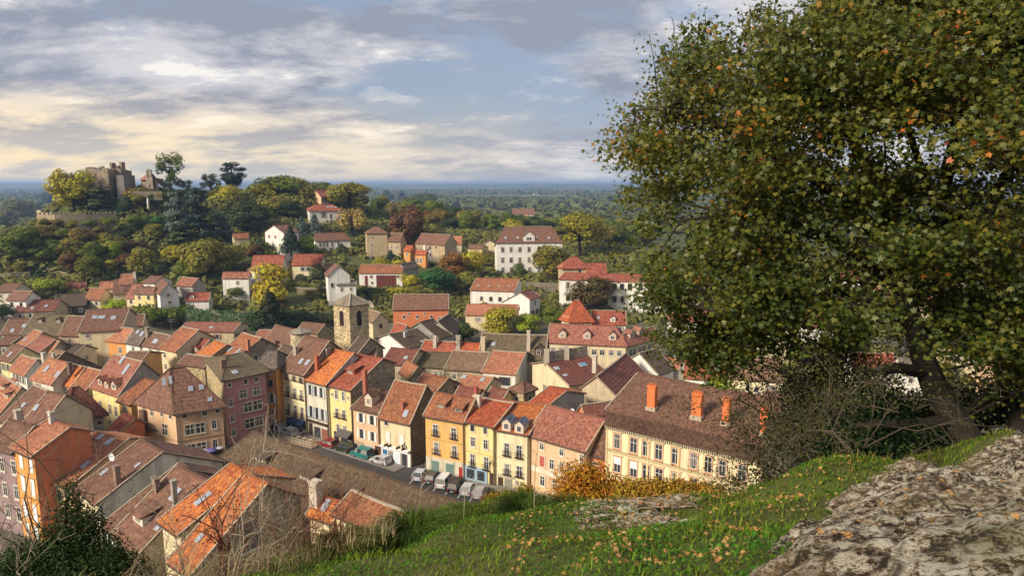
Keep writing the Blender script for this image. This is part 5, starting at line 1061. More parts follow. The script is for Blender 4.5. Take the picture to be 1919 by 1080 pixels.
    yy = y; xs = (X(274.5), X(278), X(283), X(286.5)); b.box((xs[0], y, Z(334)), (xs[1], y + 1.2, Z(325))); b.box((xs[2], y, Z(334)), (xs[3], y + 1.2, Z(325)))
    cx_ = (xs[0] + xs[3]) / 2; ro, ri = (xs[3] - xs[0]) / 2, (xs[2] - xs[1]) / 2; zc_ = Z(325)
    for a0, a1 in zip(np.linspace(0, PI, 11)[:-1], np.linspace(0, PI, 11)[1:]):
        pts = [(cx_ + r * math.cos(a), zc_ + r * math.sin(a)) for r, a in ((ri, a0), (ro, a0), (ro, a1), (ri, a1))]
        for yy, rev in ((y, False), (y + 1.2, True)):
            f = [(x, yy, z) for x, z in pts]; b.quad(*(f if rev else f[::-1]))
        for i_, j_ in ((1, 2), (3, 0)): (xa, za), (xb, zb_) = pts[i_], pts[j_]; b.quad((xa, y, za), (xa, y + 1.2, za), (xb, y + 1.2, zb_), (xb, y, zb_))
    lo(b).build('bellcote', 'rubble_stone', ch, (.36, .29, .21))
    b = MB(); up = np.array([0, 0, 1.]); e0 = np.array([X(253), y + 1, Z(338.5)]); e1 = np.array([X(274), y + 1, Z(338.5)]); r0 = np.array([X(259), y + 6, Z(328.5)]); r1 = np.array([X(275), y + 6, Z(328)])
    b.quad(e0, e1, r1, r0, ((0, 0), (6, 0), (6, 5), (0, 5))); b.quad(e0 + [0, 9.5, 0], e0, r0, r0); b.quad(e1 + [0, 9.5, 0], e0 + [0, 9.5, 0], r0, r1)
    lo(b).build('roof', 'roof_weathered', ch, (.36, .15, .09))
    b = MB(); a = np.array([X(289), y + .5, Z(336)]); c_ = np.array([X(312), y + .5, Z(349)]); b.quad(a, c_, c_ + [0, 6, 0], a + [0, 6, 0], ((0, 0), (8, 0), (8, 6), (0, 6))); b.quad(c_ + [0, 0, -.4], a + [0, 0, -.4], a, c_); b.quad(a + [0, 0, -.4], c_ + [0, 0, -.4], c_ + [0, 6, -.4], a + [0, 6, -.4])
    b.poly([(X(289), y + .6, Z(356)), (X(300), y + .6, Z(356)), (X(300), y + .6, Z(343)), (X(289), y + .6, Z(337))]); lo(b).build('lean_to', 'dark_wood', ch)
    b = MB(); b.box((X(280), y - .05, Z(353)), (X(283), y + .1, Z(346))); lo(b).build('door', 'dark_wood', ch)
    # precinct wall below
    b = MB(); P0 = at_dist(247, 356, 352); P1 = at_dist(318, 360, 352); w = empty('precinct_wall', (P0[0], P0[1], P0[2] - 3), 'rough grey wall under the castle chapel', 'wall')
    b.box((0, 0, -1.5), (P1[0] - P0[0], 1.2, 2.4)); b.build('masonry', 'rubble_stone', w, (.15, .125, .085))
    # crenellated terrace
    tw = at_dist(140, 402, 340); r2 = empty('terrace_wall', (tw[0], tw[1], tw[2] - 6), 'long crenellated terrace wall below the castle', 'wall'); b = MB(); m_ = MB()
    us = list(np.linspace(69, 218, 38))
    pts = []
    for i, u in enumerate(us):
        d = 338 + 10 * ((u - 140) / 75) ** 2 * (1 if u < 100 else .2); p = at_dist(u, 404, d); pts.append((p[0] - tw[0], p[1] - tw[1], 6.0))
    for i, (p, q_) in enumerate(zip(pts[:-1], pts[1:])):
        b.quad((p[0], p[1], -3.5), (q_[0], q_[1], -3.5), (q_[0], q_[1], 6), (p[0], p[1], 6)); b.quad((p[0], p[1], 6), (q_[0], q_[1], 6), (q_[0], q_[1] + .8, 6), (p[0], p[1] + .8, 6))
        if i % 2 == 0:
            k = MB(); L_ = math.hypot(q_[0] - p[0], q_[1] - p[1]); k.box((-L_ / 2, 0, 0), (L_ / 2, .7, 1.0), math.atan2(q_[1] - p[1], q_[0] - p[0]), ((p[0] + q_[0]) / 2, (p[1] + q_[1]) / 2, 5.95)); k.build('merlon', 'fine_stone', r2, (.50, .39, .26))
    b.build('masonry', 'fine_stone', r2, (.42, .32, .20))
castle()
h('gatehouse with a low tan roof wrapped in green creeper', (213, 382), (247, 381), R=(243, 374), h=7.5, roof='tan', wall='darkstone', rows=0, name='gatehouse', cat='gatehouse', z=30.8)
h('white house with a pink roof and dormers below the chapel', (289, 384), (318, 383), R=(318, 370), h=6, roof='rose', wall='white', z=31.7, dorm=[(298, 380, 1.4, 1.2, 'gable', (.7, .66, .6)), (310, 379, 1.4, 1.2, 'gable', (.7, .66, .6))], rows=1)
h('tan oratory with a pointed gable beside the pink roof', (268, 388), (290, 388), h=4, gable=(278, 379), D=5, roof='tan', wall='tan', z=32.3, wins=[], name='oratory', cat='oratory')
h('low flat dark lodge at the left end of the terrace', (76, 395), (114, 394), R=(115, 390), h=4, roof='dark', wall='beige', z=30.4, minp=4, maxp=8, rows=0, ridge=False, verge=False)
h('white villa hidden behind the dark cedar', (345, 412), (368, 412), R=(366, 404), h=6, roof='rose', wall='white', z=23.7, rows=1)
# white statue on a column beside the oratory
P = at_dist(277, 383, 343); rt = empty('madonna_statue', (P[0], P[1], P[2] - 2), 'small white statue standing on the oratory roof point', 'statue')
b = MB(); b.lathe([(.45, 0), (.45, 2.2), (.3, 2.4)], 8); b.build('pedestal', 'plaster', rt, (.6, .52, .4)); b = MB(); b.lathe([(.42, 2.4), (.38, 3.4), (.45, 4.0), (.28, 4.35), (.12, 4.5), (.24, 4.75), (.2, 5.0), (0, 5.1)], 10); b.build('figure', 'whitepaint', rt)
# garden, retaining and ivy walls on the slope
def wall_run(label, pts, top, base, name='garden_wall', mt='rubble_stone', col=(.30, .25, .18), th=.5, d=None):
    W = [on_terrain(u, v) if d is None else at_dist(u, v, d) for u, v in pts]; o = W[0]; rt = empty(name, tuple(o), label, 'wall'); b = MB(); cp_ = MB()
    for p, q in zip(W[:-1], W[1:]):
        p = p - o; q = q - o; L_ = math.hypot(q[0] - p[0], q[1] - p[1]); a = math.atan2(q[1] - p[1], q[0] - p[0]); nx, ny = -math.sin(a) * th, math.cos(a) * th
        for (xa, ya), (xb, yb) in (((p[0], p[1]), (q[0], q[1])), ((q[0] + nx, q[1] + ny), (p[0] + nx, p[1] + ny))):
            za, zb_ = (p[2], q[2]) if (xa, ya) == (p[0], p[1]) else (q[2], p[2]); b.quad((xa, ya, za - base), (xb, yb, zb_ - base), (xb, yb, zb_ + top), (xa, ya, za + top))
        cp_.beam((p[0] + nx / 2, p[1] + ny / 2, p[2] + top + .06), (q[0] + nx / 2, q[1] + ny / 2, q[2] + top + .06), th + .15, .16)
    b.build('masonry', mt, rt, col); cp_.build('coping', 'mortar', rt); return rt
wall_run('long terrace wall carrying the white school courtyard', [(985, 548), (1050, 550)], 4.0, 2)
wall_run('grey retaining wall below the school terrace', [(1008, 562), (1052, 562)], 2.0, 2, col=(.24, .2, .15))
wall_run('curved stone wall at the foot of the left slope', [(88, 512), (115, 520), (150, 530)], 2.0, 2.5, col=(.34, .27, .18))
wall_run('pale ruined garden wall at the left margin', [(-5, 532), (20, 530), (58, 527)], 3.5, 3, mt='fine_stone', col=(.46, .36, .23))
wall_run('brown retaining wall under the cream topiary house', [(556, 552), (600, 556), (625, 558)], 2.6, 2, col=(.20, .15, .10))
wall_run('pale stone wall beside the church tower slope', [(690, 572), (705, 590), (712, 606)], 1.6, 2, col=(.46, .38, .26))
wall_run('tan retaining wall across the ivy bank', [(526, 598), (560, 588), (590, 580)], 1.6, 2.5, col=(.34, .25, .17))
wall_run('low wall along the upper garden by the tower house', [(655, 466), (690, 474)], 1.2, 1.5, col=(.32, .26, .18))
wall_run('stone garden wall beneath the white barn', [(668, 546), (720, 548), (780, 545)], 1.2, 2, col=(.33, .28, .2))
wall_run('dark hedge topped wall in the left hillside', [(300, 512), (360, 506)], 2.0, 2, col=(.3, .24, .16))
wall_run('low garden wall in front of the villa lawn', [(700, 424), (730, 420)], 1.4, 1, col=(.25, .22, .19))
# ================================================================== square: road, pavement, cars, shop furniture
def slab(name, pts, z, m, hgt=0.0, kind='structure'):
    b = MB(); P = [on_z(u, v, 0) for u, v in pts]; b.poly([(p[0], p[1], z + hgt) for p in P])
    if hgt:
        for p, q in zip(P, P[1:] + P[:1]): b.quad((p[0], p[1], z), (q[0], q[1], z), (q[0], q[1], z + hgt), (p[0], p[1], z + hgt))
    return tag(b.build(name, m), kind=kind)
slab('road', [(380, 850), (460, 780), (530, 770), (820, 850), (990, 900), (1250, 960), (1250, 1010), (880, 985), (640, 900), (470, 850)], .10, 'asphalt')
def along(H, t0, t1, off0, off1, z, name, m, hgt, kind='structure'):
    p, t_, on, fl, ang = wall_frame(H, 0); b = MB(); P = [p + t_ * fl * t0 + on * off0, p + t_ * fl * t1 + on * off0, p + t_ * fl * t1 + on * off1, p + t_ * fl * t0 + on * off1]
    P = [(x[0], x[1]) for x in P]; b.poly([(x, y, z + hgt) for x, y in P][::-1])
    for p_, q_ in zip(P, P[1:] + P[:1]): b.quad((*q_, z), (*p_, z), (*p_, z + hgt), (*q_, z + hgt))
    return tag(b.build(name, m), kind=kind)
along(S3, -.1, 4.6, -1, 2.6, .11, 'pavement', 'paving', .12); along(S8, -.1, 4.2, -1, 1.8, .11, 'pavement', 'paving', .12)
# shopfronts, ground floor
wall_box(S3, 0, .12, .28, -.2, 2.5, .05, 'door', 'dark_wood'); wall_box(S3, 0, .34, .62, .1, 2.3, .05, 'shop_window', 'glass'); wall_box(S3, 0, .66, .93, .1, 2.3, .05, 'shop_window', 'glass')
def awning(H, t0, t1, z0, z1, d, col, name='awning'):
    p, t_, on, fl, ang = wall_frame(H, 0); a = p + t_ * fl * t0; c_ = p + t_ * fl * t1; P = lambda x, o_, z: H.lc(np.array([x[0] + on[0] * o_, x[1] + on[1] * o_, H.zg + z])); b = MB()
    b.quad(P(a, .05, z1), P(c_, .05, z1), P(c_, d, z0), P(a, d, z0)); b.quad(P(a, d, z0), P(c_, d, z0), P(c_, d, z0 - .3), P(a, d, z0 - .3)); b.tri(P(a, .05, z1), P(a, d, z0), P(a, .05, z0)); b.tri(P(c_, .05, z1), P(c_, d, z0), P(c_, .05, z0)); b.quad(P(a, .05, z1 - .05), P(c_, .05, z1 - .05), P(c_, d, z0 - .05), P(a, d, z0 - .05))
    b.build(name, 'painted', H.rt, col)
awning(S3, .33, .63, 2.2, 2.9, 1.2, (.02, .03, .09)); awning(S3, .66, .94, 2.2, 2.9, 1.2, (.02, .03, .09))
wall_box(S4, 0, .06, .22, -.2, 2.6, .06, 'door', 'dark_wood'); wall_box(S4, 0, .3, .97, 2.3, 2.9, .2, 'fascia', 'plaster', (.52, .47, .38)); wall_box(S4, 0, .32, .60, -.1, 2.2, .08, 'shop_window', 'glass'); wall_box(S4, 0, .66, .95, -.1, 2.2, .08, 'shop_window', 'painted', (.22, .08, .05))
wall_box(S5, 0, .22, .42, .3, 2.2, .08, 'shop_window', 'glass'); wall_box(S5, 0, .5, .98, -.2, 2.3, .12, 'shopfront', 'painted', (.13, .03, .03)); wall_box(S5, 0, .54, .74, .3, 1.9, .16, 'shop_window', 'glass'); wall_box(S5, 0, .78, .95, .1, 1.9, .16, 'shop_window', 'glass')
awning(S5, .48, 1.0, 2.3, 3.0, 1.5, (.10, .09, .085))
wall_box(S6, 0, .5, .74, -.2, 2.0, .06, 'garage_door', 'painted', (.5, .42, .36)); wall_box(S6, 0, .82, .95, -.2, 2.0, .06, 'door', 'dark_wood'); wall_box(S6, 0, .02, .4, .2, 2.0, .06, 'shop_window', 'painted', (.36, .28, .2))
wall_box(S7, 0, .02, .98, -.2, 2.9, .1, 'shopfront', 'whitepaint'); wall_box(S7, 0, .06, .22, .1, 2.3, .14, 'shop_door', 'painted', (.03, .13, .26)); wall_box(S7, 0, .25, .42, .2, 2.3, .14, 'shop_window', 'glass'); wall_box(S7, 0, .47, .62, .3, 2.2, .14, 'poster', 'painted', (.55, .63, .7)); wall_box(S7, 0, .66, .9, .2, 2.3, .14, 'shop_window', 'glass')
for t in (.22, .34, .62, .8): wall_box(S7, 0, t - .01, t + .01, 3.2, 3.5, .9, 'sign_lamp', 'dark_wood')
wall_box(S8, 0, .0, 1.0, -.2, 2.9, .05, 'plinth', 'plaster_worn', (.56, .50, .38)); wall_box(S8, 0, .14, .34, -.2, 2.3, .09, 'garage_door', 'painted', (.13, .20, .17)); wall_box(S8, 0, .52, .74, -.2, 2.3, .09, 'garage_door', 'painted', (.13, .20, .17)); wall_box(S8, 0, .86, .95, -.2, 2.1, .09, 'door', 'painted', (.32, .03, .02)); wall_box(S8, 0, .01, .99, 6.05, 6.2, .1, 'string_course', 'plaster', (.5, .3, .1))
wall_box(S9, 0, .02, .76, -.2, 2.6, .14, 'shopfront', 'painted', (.27, .38, .46)); wall_box(S9, 0, .08, .34, .5, 2.1, .18, 'shop_window', 'glass'); wall_box(S9, 0, .44, .68, .5, 2.1, .18, 'shop_window', 'glass'); wall_box(S9, 0, .84, .95, -.2, 2.2, .1, 'door', 'dark_wood'); wall_box(S9, 0, .01, .99, 5.0, 5.13, .08, 'string_course', 'plaster', (.55, .42, .14))
wall_box(S10, 0, .05, .6, 1.7, 2.2, .1, 'fascia', 'plaster', (.42, .36, .27)); wall_box(S10, 0, .1, .25, -.2, 1.6, .08, 'door', 'dark_wood'); wall_box(S10, 0, .3, .52, -.1, 1.6, .08, 'shop_window', 'glass'); wall_box(S10, 0, .62, .72, .9, 1.6, .06, 'shop_window', 'glass'); wall_box(S10, 0, .76, .86, .9, 1.6, .06, 'shop_window', 'glass'); wall_box(S10, 0, .01, .99, 5.0, 5.1, .08, 'string_course', 'plaster', (.6, .52, .34))
# downpipes between the facades
for H_, t in ((S1, .985), (S2, .97), (S3, .985), (S4, .985), (S5, .985), (S6, .985), (S8, .985), (S9, .985), (S10, .985), (S11, .985), (S0, .01)):
    p, t_, on, fl, ang = wall_frame(H_, 0); q = p + t_ * fl * t + on * .1; b = MB(); b.tube([H_.lc((q[0], q[1], H_.zg + .1)), H_.lc((q[0], q[1], H_.ze - .15))], [.07, .07], 6); b.build('downpipe', 'painted', H_.rt, (.13, .10, .08))
# cars
def make_car(name, label, u, v, heading, col, kind='hatch', L_=4.0, W_=1.72, Hh=1.5, van=False):
    P = on_z(u, v, 0.14); rt = empty(name, (P[0], P[1], .14), label, 'car' if kind != 'van' else 'van', None, heading)
    x0, x1 = -L_ / 2, L_ / 2
    if kind == 'van': top = [(-.46, .95), (-.43, 1.75), (.18, 1.78), (.30, 1.05)]; Hh = 1.8
    elif kind == 'suv': top = [(-.47, .98), (-.44, 1.66), (.12, 1.68), (.24, 1.02)]; Hh = 1.7
    elif kind == 'estate': top = [(-.48, .88), (-.42, 1.45), (.08, 1.47), (.25, .92)]
    else: top = [(-.46, .88), (-.36, 1.45), (.06, 1.48), (.25, .92)]
    b = MB(); hoodz = top[3][1]; nose = .62 if kind != 'van' else .75
    prof = [(x0 + .08, .28), (x0, .55), (x0 + .05, .82), (top[0][0] * L_, top[0][1]), (top[3][0] * L_, hoodz), (x1 - .12, nose + .12), (x1, nose - .1), (x1 - .05, .28)]
    n = len(prof); w = W_ / 2
    b.poly([(x, -w, z) for x, z in prof][::1]); b.poly([(x, w, z) for x, z in prof][::-1])
    for (xa, za), (xb, zb_) in zip(prof, prof[1:] + prof[:1]): b.quad((xa, -w, za), (xa, w, za), (xb, w, zb_), (xb, -w, zb_))
    wi = w * .80; tp = [(x * L_, z) for x, z in top]
    # roof plate and pillars
    b.quad((tp[1][0], -wi, tp[1][1]), (tp[2][0], -wi, tp[2][1]), (tp[2][0], wi, tp[2][1]), (tp[1][0], wi, tp[1][1]))
    for s_ in (-1, 1):
        lo = [(tp[0][0], s_ * w, tp[0][1]), (tp[3][0], s_ * w, tp[3][1])]; hi = [(tp[1][0], s_ * wi, tp[1][1]), (tp[2][0], s_ * wi, tp[2][1])]
        mid_l = ((lo[0][0] + lo[1][0]) / 2, s_ * w, (lo[0][2] + lo[1][2]) / 2); mid_h = ((hi[0][0] + hi[1][0]) / 2, s_ * wi, hi[0][2])
        for p, q in ((lo[0], hi[0]), (lo[1], hi[1]), (mid_l, mid_h), (hi[0], hi[1])): b.beam(p, q, .09, .09)
    o = b.build('body', 'car_paint', rt, col)
    g = MB(); e = .02
    for s_ in (-1, 1): g.poly([(tp[0][0] + .04, s_ * (w - .03), tp[0][1]), (tp[3][0] - .04, s_ * (w - .03), tp[3][1]), (tp[2][0], s_ * (wi - .02), tp[2][1] - .04), (tp[1][0], s_ * (wi - .02), tp[1][1] - .04)])
    g.build('side_window', 'glass', rt)
    g = MB(); g.quad((tp[3][0], -w + .1, tp[3][1]), (tp[3][0], w - .1, tp[3][1]), (tp[2][0], wi - .05, tp[2][1] - .02), (tp[2][0], -wi + .05, tp[2][1] - .02)); g.build('windscreen', 'glass', rt)
    g = MB(); g.quad((tp[0][0], w - .1, tp[0][1]), (tp[0][0], -w + .1, tp[0][1]), (tp[1][0], -wi + .05, tp[1][1] - .02), (tp[1][0], wi - .05, tp[1][1] - .02)); g.build('rear_window', 'glass', rt)
    for sx in (-.31, .31):
        for s_ in (-1, 1):
            k = MB(); y = s_ * (w - .08); c0 = []
            for j in range(14):
                a = 2 * PI * j / 14; c0.append((sx * L_ + .32 * math.cos(a), .32 * math.sin(a) + .32))
            k.poly([(x, y + s_ * .1, z) for x, z in c0]); k.poly([(x, y - s_ * .1, z) for x, z in c0])
            for (xa, za), (xb, zb_) in zip(c0, c0[1:] + c0[:1]): k.quad((xa, y - .1, za), (xb, y - .1, zb_), (xb, y + .1, zb_), (xa, y + .1, za))
            wl = k.build('wheel', 'rubber', rt); k = MB(); k.poly([(sx * L_ + .19 * math.cos(a), y + s_ * .108, .32 + .19 * math.sin(a)) for a in np.linspace(0, 2 * PI, 11)[:-1]]); k.build('rim', 'metal', wl)
    for s_ in (-1, 1):
        k = MB(); k.box((x1 - .10, s_ * w * .72 - .18, nose - .14), (x1 + .012, s_ * w * .72 + .18, nose + .02)); k.build('headlight', 'whitepaint', rt)
        k = MB(); k.box((x0 - .012, s_ * w * .8 - .12, .62), (x0 + .1, s_ * w * .8 + .12, .86)); k.build('tail_light', 'lamp_red', rt)
    k = MB(); k.box((x0 - .014, -.26, .42), (x0 + .08, .26, .53)); k.build('number_plate', 'whitepaint', rt)
    return rt
ang_row = math.atan2(*(S6.c[1] - S6.c[0])[1::-1])
make_car('parked_car', 'silver grey hatchback parked farthest up the square by the orange house', 517, 808, ang_row + PI, (.25, .27, .30), L_=4.2)
make_car('parked_car', 'light silver saloon parked beside the cafe terrace fence', 540, 815, ang_row + PI, (.45, .46, .48), L_=4.4)
make_car('parked_car', 'dark red hatchback in front of the yellow townhouse', 615, 838, ang_row + PI, (.20, .012, .018), L_=3.9)
make_car('parked_car', 'dark green boxy off road car behind the teal van', 643, 846, ang_row + PI, (.025, .035, .02), kind='suv', L_=4.0)
make_car('parked_van', 'teal green minivan on the roadway', 678, 857, ang_row + PI, (.02, .17, .16), kind='van', L_=4.2)
make_car('parked_car', 'silver hatchback driving past the white shopfront', 713, 869, ang_row + PI, (.50, .50, .50), L_=3.9)
hd = ang_row + PI / 2 + .25
make_car('parked_car', 'pale silver car first in the angled parking row', 789, 896, hd, (.52, .54, .56))
make_car('parked_car', 'dark grey car second in the angled parking row', 811, 901, hd, (.06, .065, .07))
make_car('parked_van', 'white people carrier third in the angled parking row', 833, 909, hd, (.62, .62, .60), kind='van', L_=4.4)
make_car('parked_car', 'black estate in the angled row below the red door', 855, 917, hd, (.018, .018, .02), kind='suv', L_=4.3)
make_car('parked_car', 'silver car in front of the blue shopfront', 878, 923, hd, (.48, .49, .50))
make_car('parked_car', 'grey car last in the angled parking row', 900, 929, hd, (.30, .30, .30))
for u, v in ((777, 897), (799, 902), (822, 909), (844, 916), (867, 922), (889, 928)):
    P = on_z(u, v, .104); b = MB(); b.box((-2.4, -.06, 0), (2.4, .06, .004), hd, tuple(P)); tag(b.build('road_marking', 'whitepaint'), kind='structure')
def street_lamp(H, t, z, label):
    p, t_, on, fl, ang = wall_frame(H, 0); q = p + t_ * fl * t + on * .02; r_ = empty('wall_lantern', (q[0], q[1], H.zg + z), label, 'street lamp', None, ang); b = MB(); b.box((-.04, 0, -.04), (.04, .8, .03)); b.tube([(0, 0, -.6), (0, .45, -.05)], [.025, .02], 5); b.build('bracket', 'dark_wood', r_); b = MB(); b.lathe([(.08, -.62), (.2, -.2), (.24, -.16), (.05, .02)], 6, (0, .72, 0)); b.build('lantern', 'painted', r_, (.05, .05, .05))
street_lamp(S9, .92, 4.3, 'black bracket lantern between the lemon and the pale cream houses'); street_lamp(S7, .82, 4.2, 'black bracket lantern on the cream shop house')
# cafe terrace
P = on_z(563, 828, .2); rt = empty('cafe_terrace', tuple(P), 'fenced cafe terrace with wooden decking under the blue awnings', 'terrace', None, ang_row)
b = MB(); b.box((-4.5, -1.5, 0), (4.5, 1.5, .12)); b.build('deck', 'painted', rt, (.32, .22, .14))
for i in range(10):
    b = MB(); x = -4.4 + i * .97; b.box((x - .04, -1.5, .1), (x + .04, -1.42, 1.1)); b.build('post', 'painted', rt, (.5, .44, .34))
for y, z in ((-1.46, 1.05), (-1.46, .6)): b = MB(); b.box((-4.5, y - .03, z), (4.5, y + .03, z + .08)); b.build('rail', 'painted', rt, (.5, .44, .34))
for i in range(4):
    Pq = on_z(548 + i * 11, 823 + i * 3, .32); t = empty('cafe_table', tuple(Pq), 'small round table on the cafe terrace', 'table', 'tables on the cafe terrace'); b = MB(); b.lathe([(.45, .72), (.45, .76), (0, .76)], 12); b.build('tabletop', 'painted', t, (.45, .36, .26)); b = MB(); b.lathe([(.05, 0), (.05, .72)], 6); b.build('leg', 'metal', t)
# round blue sign on its bracket at the corner of the shop house
P = on_z(764, 834, 4.0); rt = empty('street_sign', tuple(P), 'round blue shop sign hung on the corner of the cream shop house', 'sign'); b = MB(); b.v = []; b.lathe([(.62, -.05), (.62, .05), (0, .05)], 20); b.v = [(x, z, y) for x, y, z in b.v]; b.build('panel', 'painted', rt, (.03, .08, .35)); b = MB(); b.box((-.4, -.07, -.08), (.4, -.055, .08)); b.build('sign_bar', 'whitepaint', rt); b = MB(); b.box((-.04, .06, -.04), (.04, 1.2, .04)); b.build('bracket', 'dark_wood', rt)
P = on_z(1233, 902, 3.2); rt = empty('street_name_plate', tuple(P), 'small blue plate on the front of the ornate cream building', 'sign', None, wall_frame(S13, 0)[4] + PI); p, t_, on, fl, ang = wall_frame(S13, 0)
b = MB(); b.box((-.75, -.3, -.35), (.75, -.2, .35)); b.build('panel', 'painted', rt, (.30, .42, .58)); b = MB(); b.box((-.6, -.31, -.08), (.6, -.295, .08)); b.build('lettering', 'whitepaint', rt)
# shaded shop umbrellas and displays below the beige building
for i, (u, v, c_) in enumerate([(383, 858, (.50, .48, .55)), (398, 856, (.12, .10, .30)), (412, 850, (.45, .44, .50))]):
    P = on_z(u, v + 10, .1); t = empty('parasol', tuple(P), ['pale parasol outside the beige corner building', 'violet parasol in the middle outside the beige corner building', 'pale parasol nearest the pink townhouse'][i], 'parasol'); b = MB(); b.lathe([(.95, 2.1), (.5, 2.4), (0, 2.55)], 8); b.build('canopy', 'painted', t, c_); b = MB(); b.lathe([(.04, 0), (.04, 2.6)], 6); b.build('pole', 'metal', t)
# aerials and dishes
def aerial(u, v, label, dist):
    P = at_dist(u, v, dist); t = empty('roof_aerial', tuple(P), label, 'aerial'); b = MB(); b.tube([(0, 0, -2.5), (0, 0, 1.6)], [.035, .03], 5); b.build('mast', 'metal', t); b = MB()
    for z, w in ((1.5, .9), (1.2, .7), (.9, .8)): b.box((-w, -.015, z), (w, .015, z + .03))
    b.build('arm', 'metal', t)
aerial(320, 610, 'spindly aerial on the chimney stack beside the ivy wall', 178); aerial(352, 602, 'forked aerial above the long red roof', 182); aerial(1128, 752, 'tall aerial left of the ornate building roof', 108); aerial(1370, 735, 'thin aerial mast by the lime green tree', 110)
def dish(u, v, d, label, r=.42):
    P = at_dist(u, v, d); t = empty('satellite_dish', tuple(P), label, 'satellite dish'); b = MB(); b.lathe([(0, -.08), (r * .6, -.03), (r, .06)], 14); b.v = [(x * .8 - .3 * z, -z - .2 * x, y) for x, y, z in b.v]; b.build('reflector', 'whitepaint', t); b = MB(); b.tube([(0, .1, -.6), (0, .05, 0)], [.04, .04], 5); b.build('bracket', 'metal', t)
dish(209, 857, 88, 'white satellite dish between the two brown roofs at lower left', .5); dish(1072, 770, 103, 'white satellite dish in the courtyard by the dark red roofs'); dish(987, 645, 158, 'white satellite dish on the huge rough brown roof')
# ================================================================== vegetation
def leaf_quads(P, Nn, size, rs, bend=.25, aspect=.75):
    n = len(P); Nn = Nn / np.linalg.norm(Nn, axis=1, keepdims=True); t = rs.normal(size=(n, 3)); a = np.cross(Nn, t); a /= np.linalg.norm(a, axis=1, keepdims=True) + 1e-9; b = np.cross(Nn, a)
    s = (size * (.6 + .8 * rs.rand(n)))[:, None]; w = s * aspect
    v = np.stack([P - a * s, P + b * w + Nn * bend * s * .5, P + a * s, P - b * w + Nn * bend * s * .5], 1).reshape(-1, 3)
    return v, np.arange(4 * n).reshape(-1, 4)
def lobe_points(lobes, n, rs, shell=.55):
    L_ = np.array(lobes, float); wgt = L_[:, 3] * L_[:, 4]; wgt = wgt / wgt.sum(); P = []; Q = []
    while sum(len(p) for p in P) < n:
        k = rs.choice(len(L_), n, p=wgt); d = rs.normal(size=(n, 3)); d /= np.linalg.norm(d, axis=1, keepdims=True); r = shell + (1 - shell) * rs.rand(n) ** .6
        p = L_[k, :3] + d * r[:, None] * np.stack([L_[k, 3], L_[k, 3], L_[k, 4]], 1)
        ins = np.zeros(n, bool)
        for l in L_: ins |= (((p - l[:3]) / np.array([l[3], l[3], l[4]])) ** 2).sum(1) < .42 ** 2
        ok = ~ins; P.append(p[ok]); Q.append((d + .0)[ok])
    return np.concatenate(P)[:n], np.concatenate(Q)[:n]
PROTO = {}
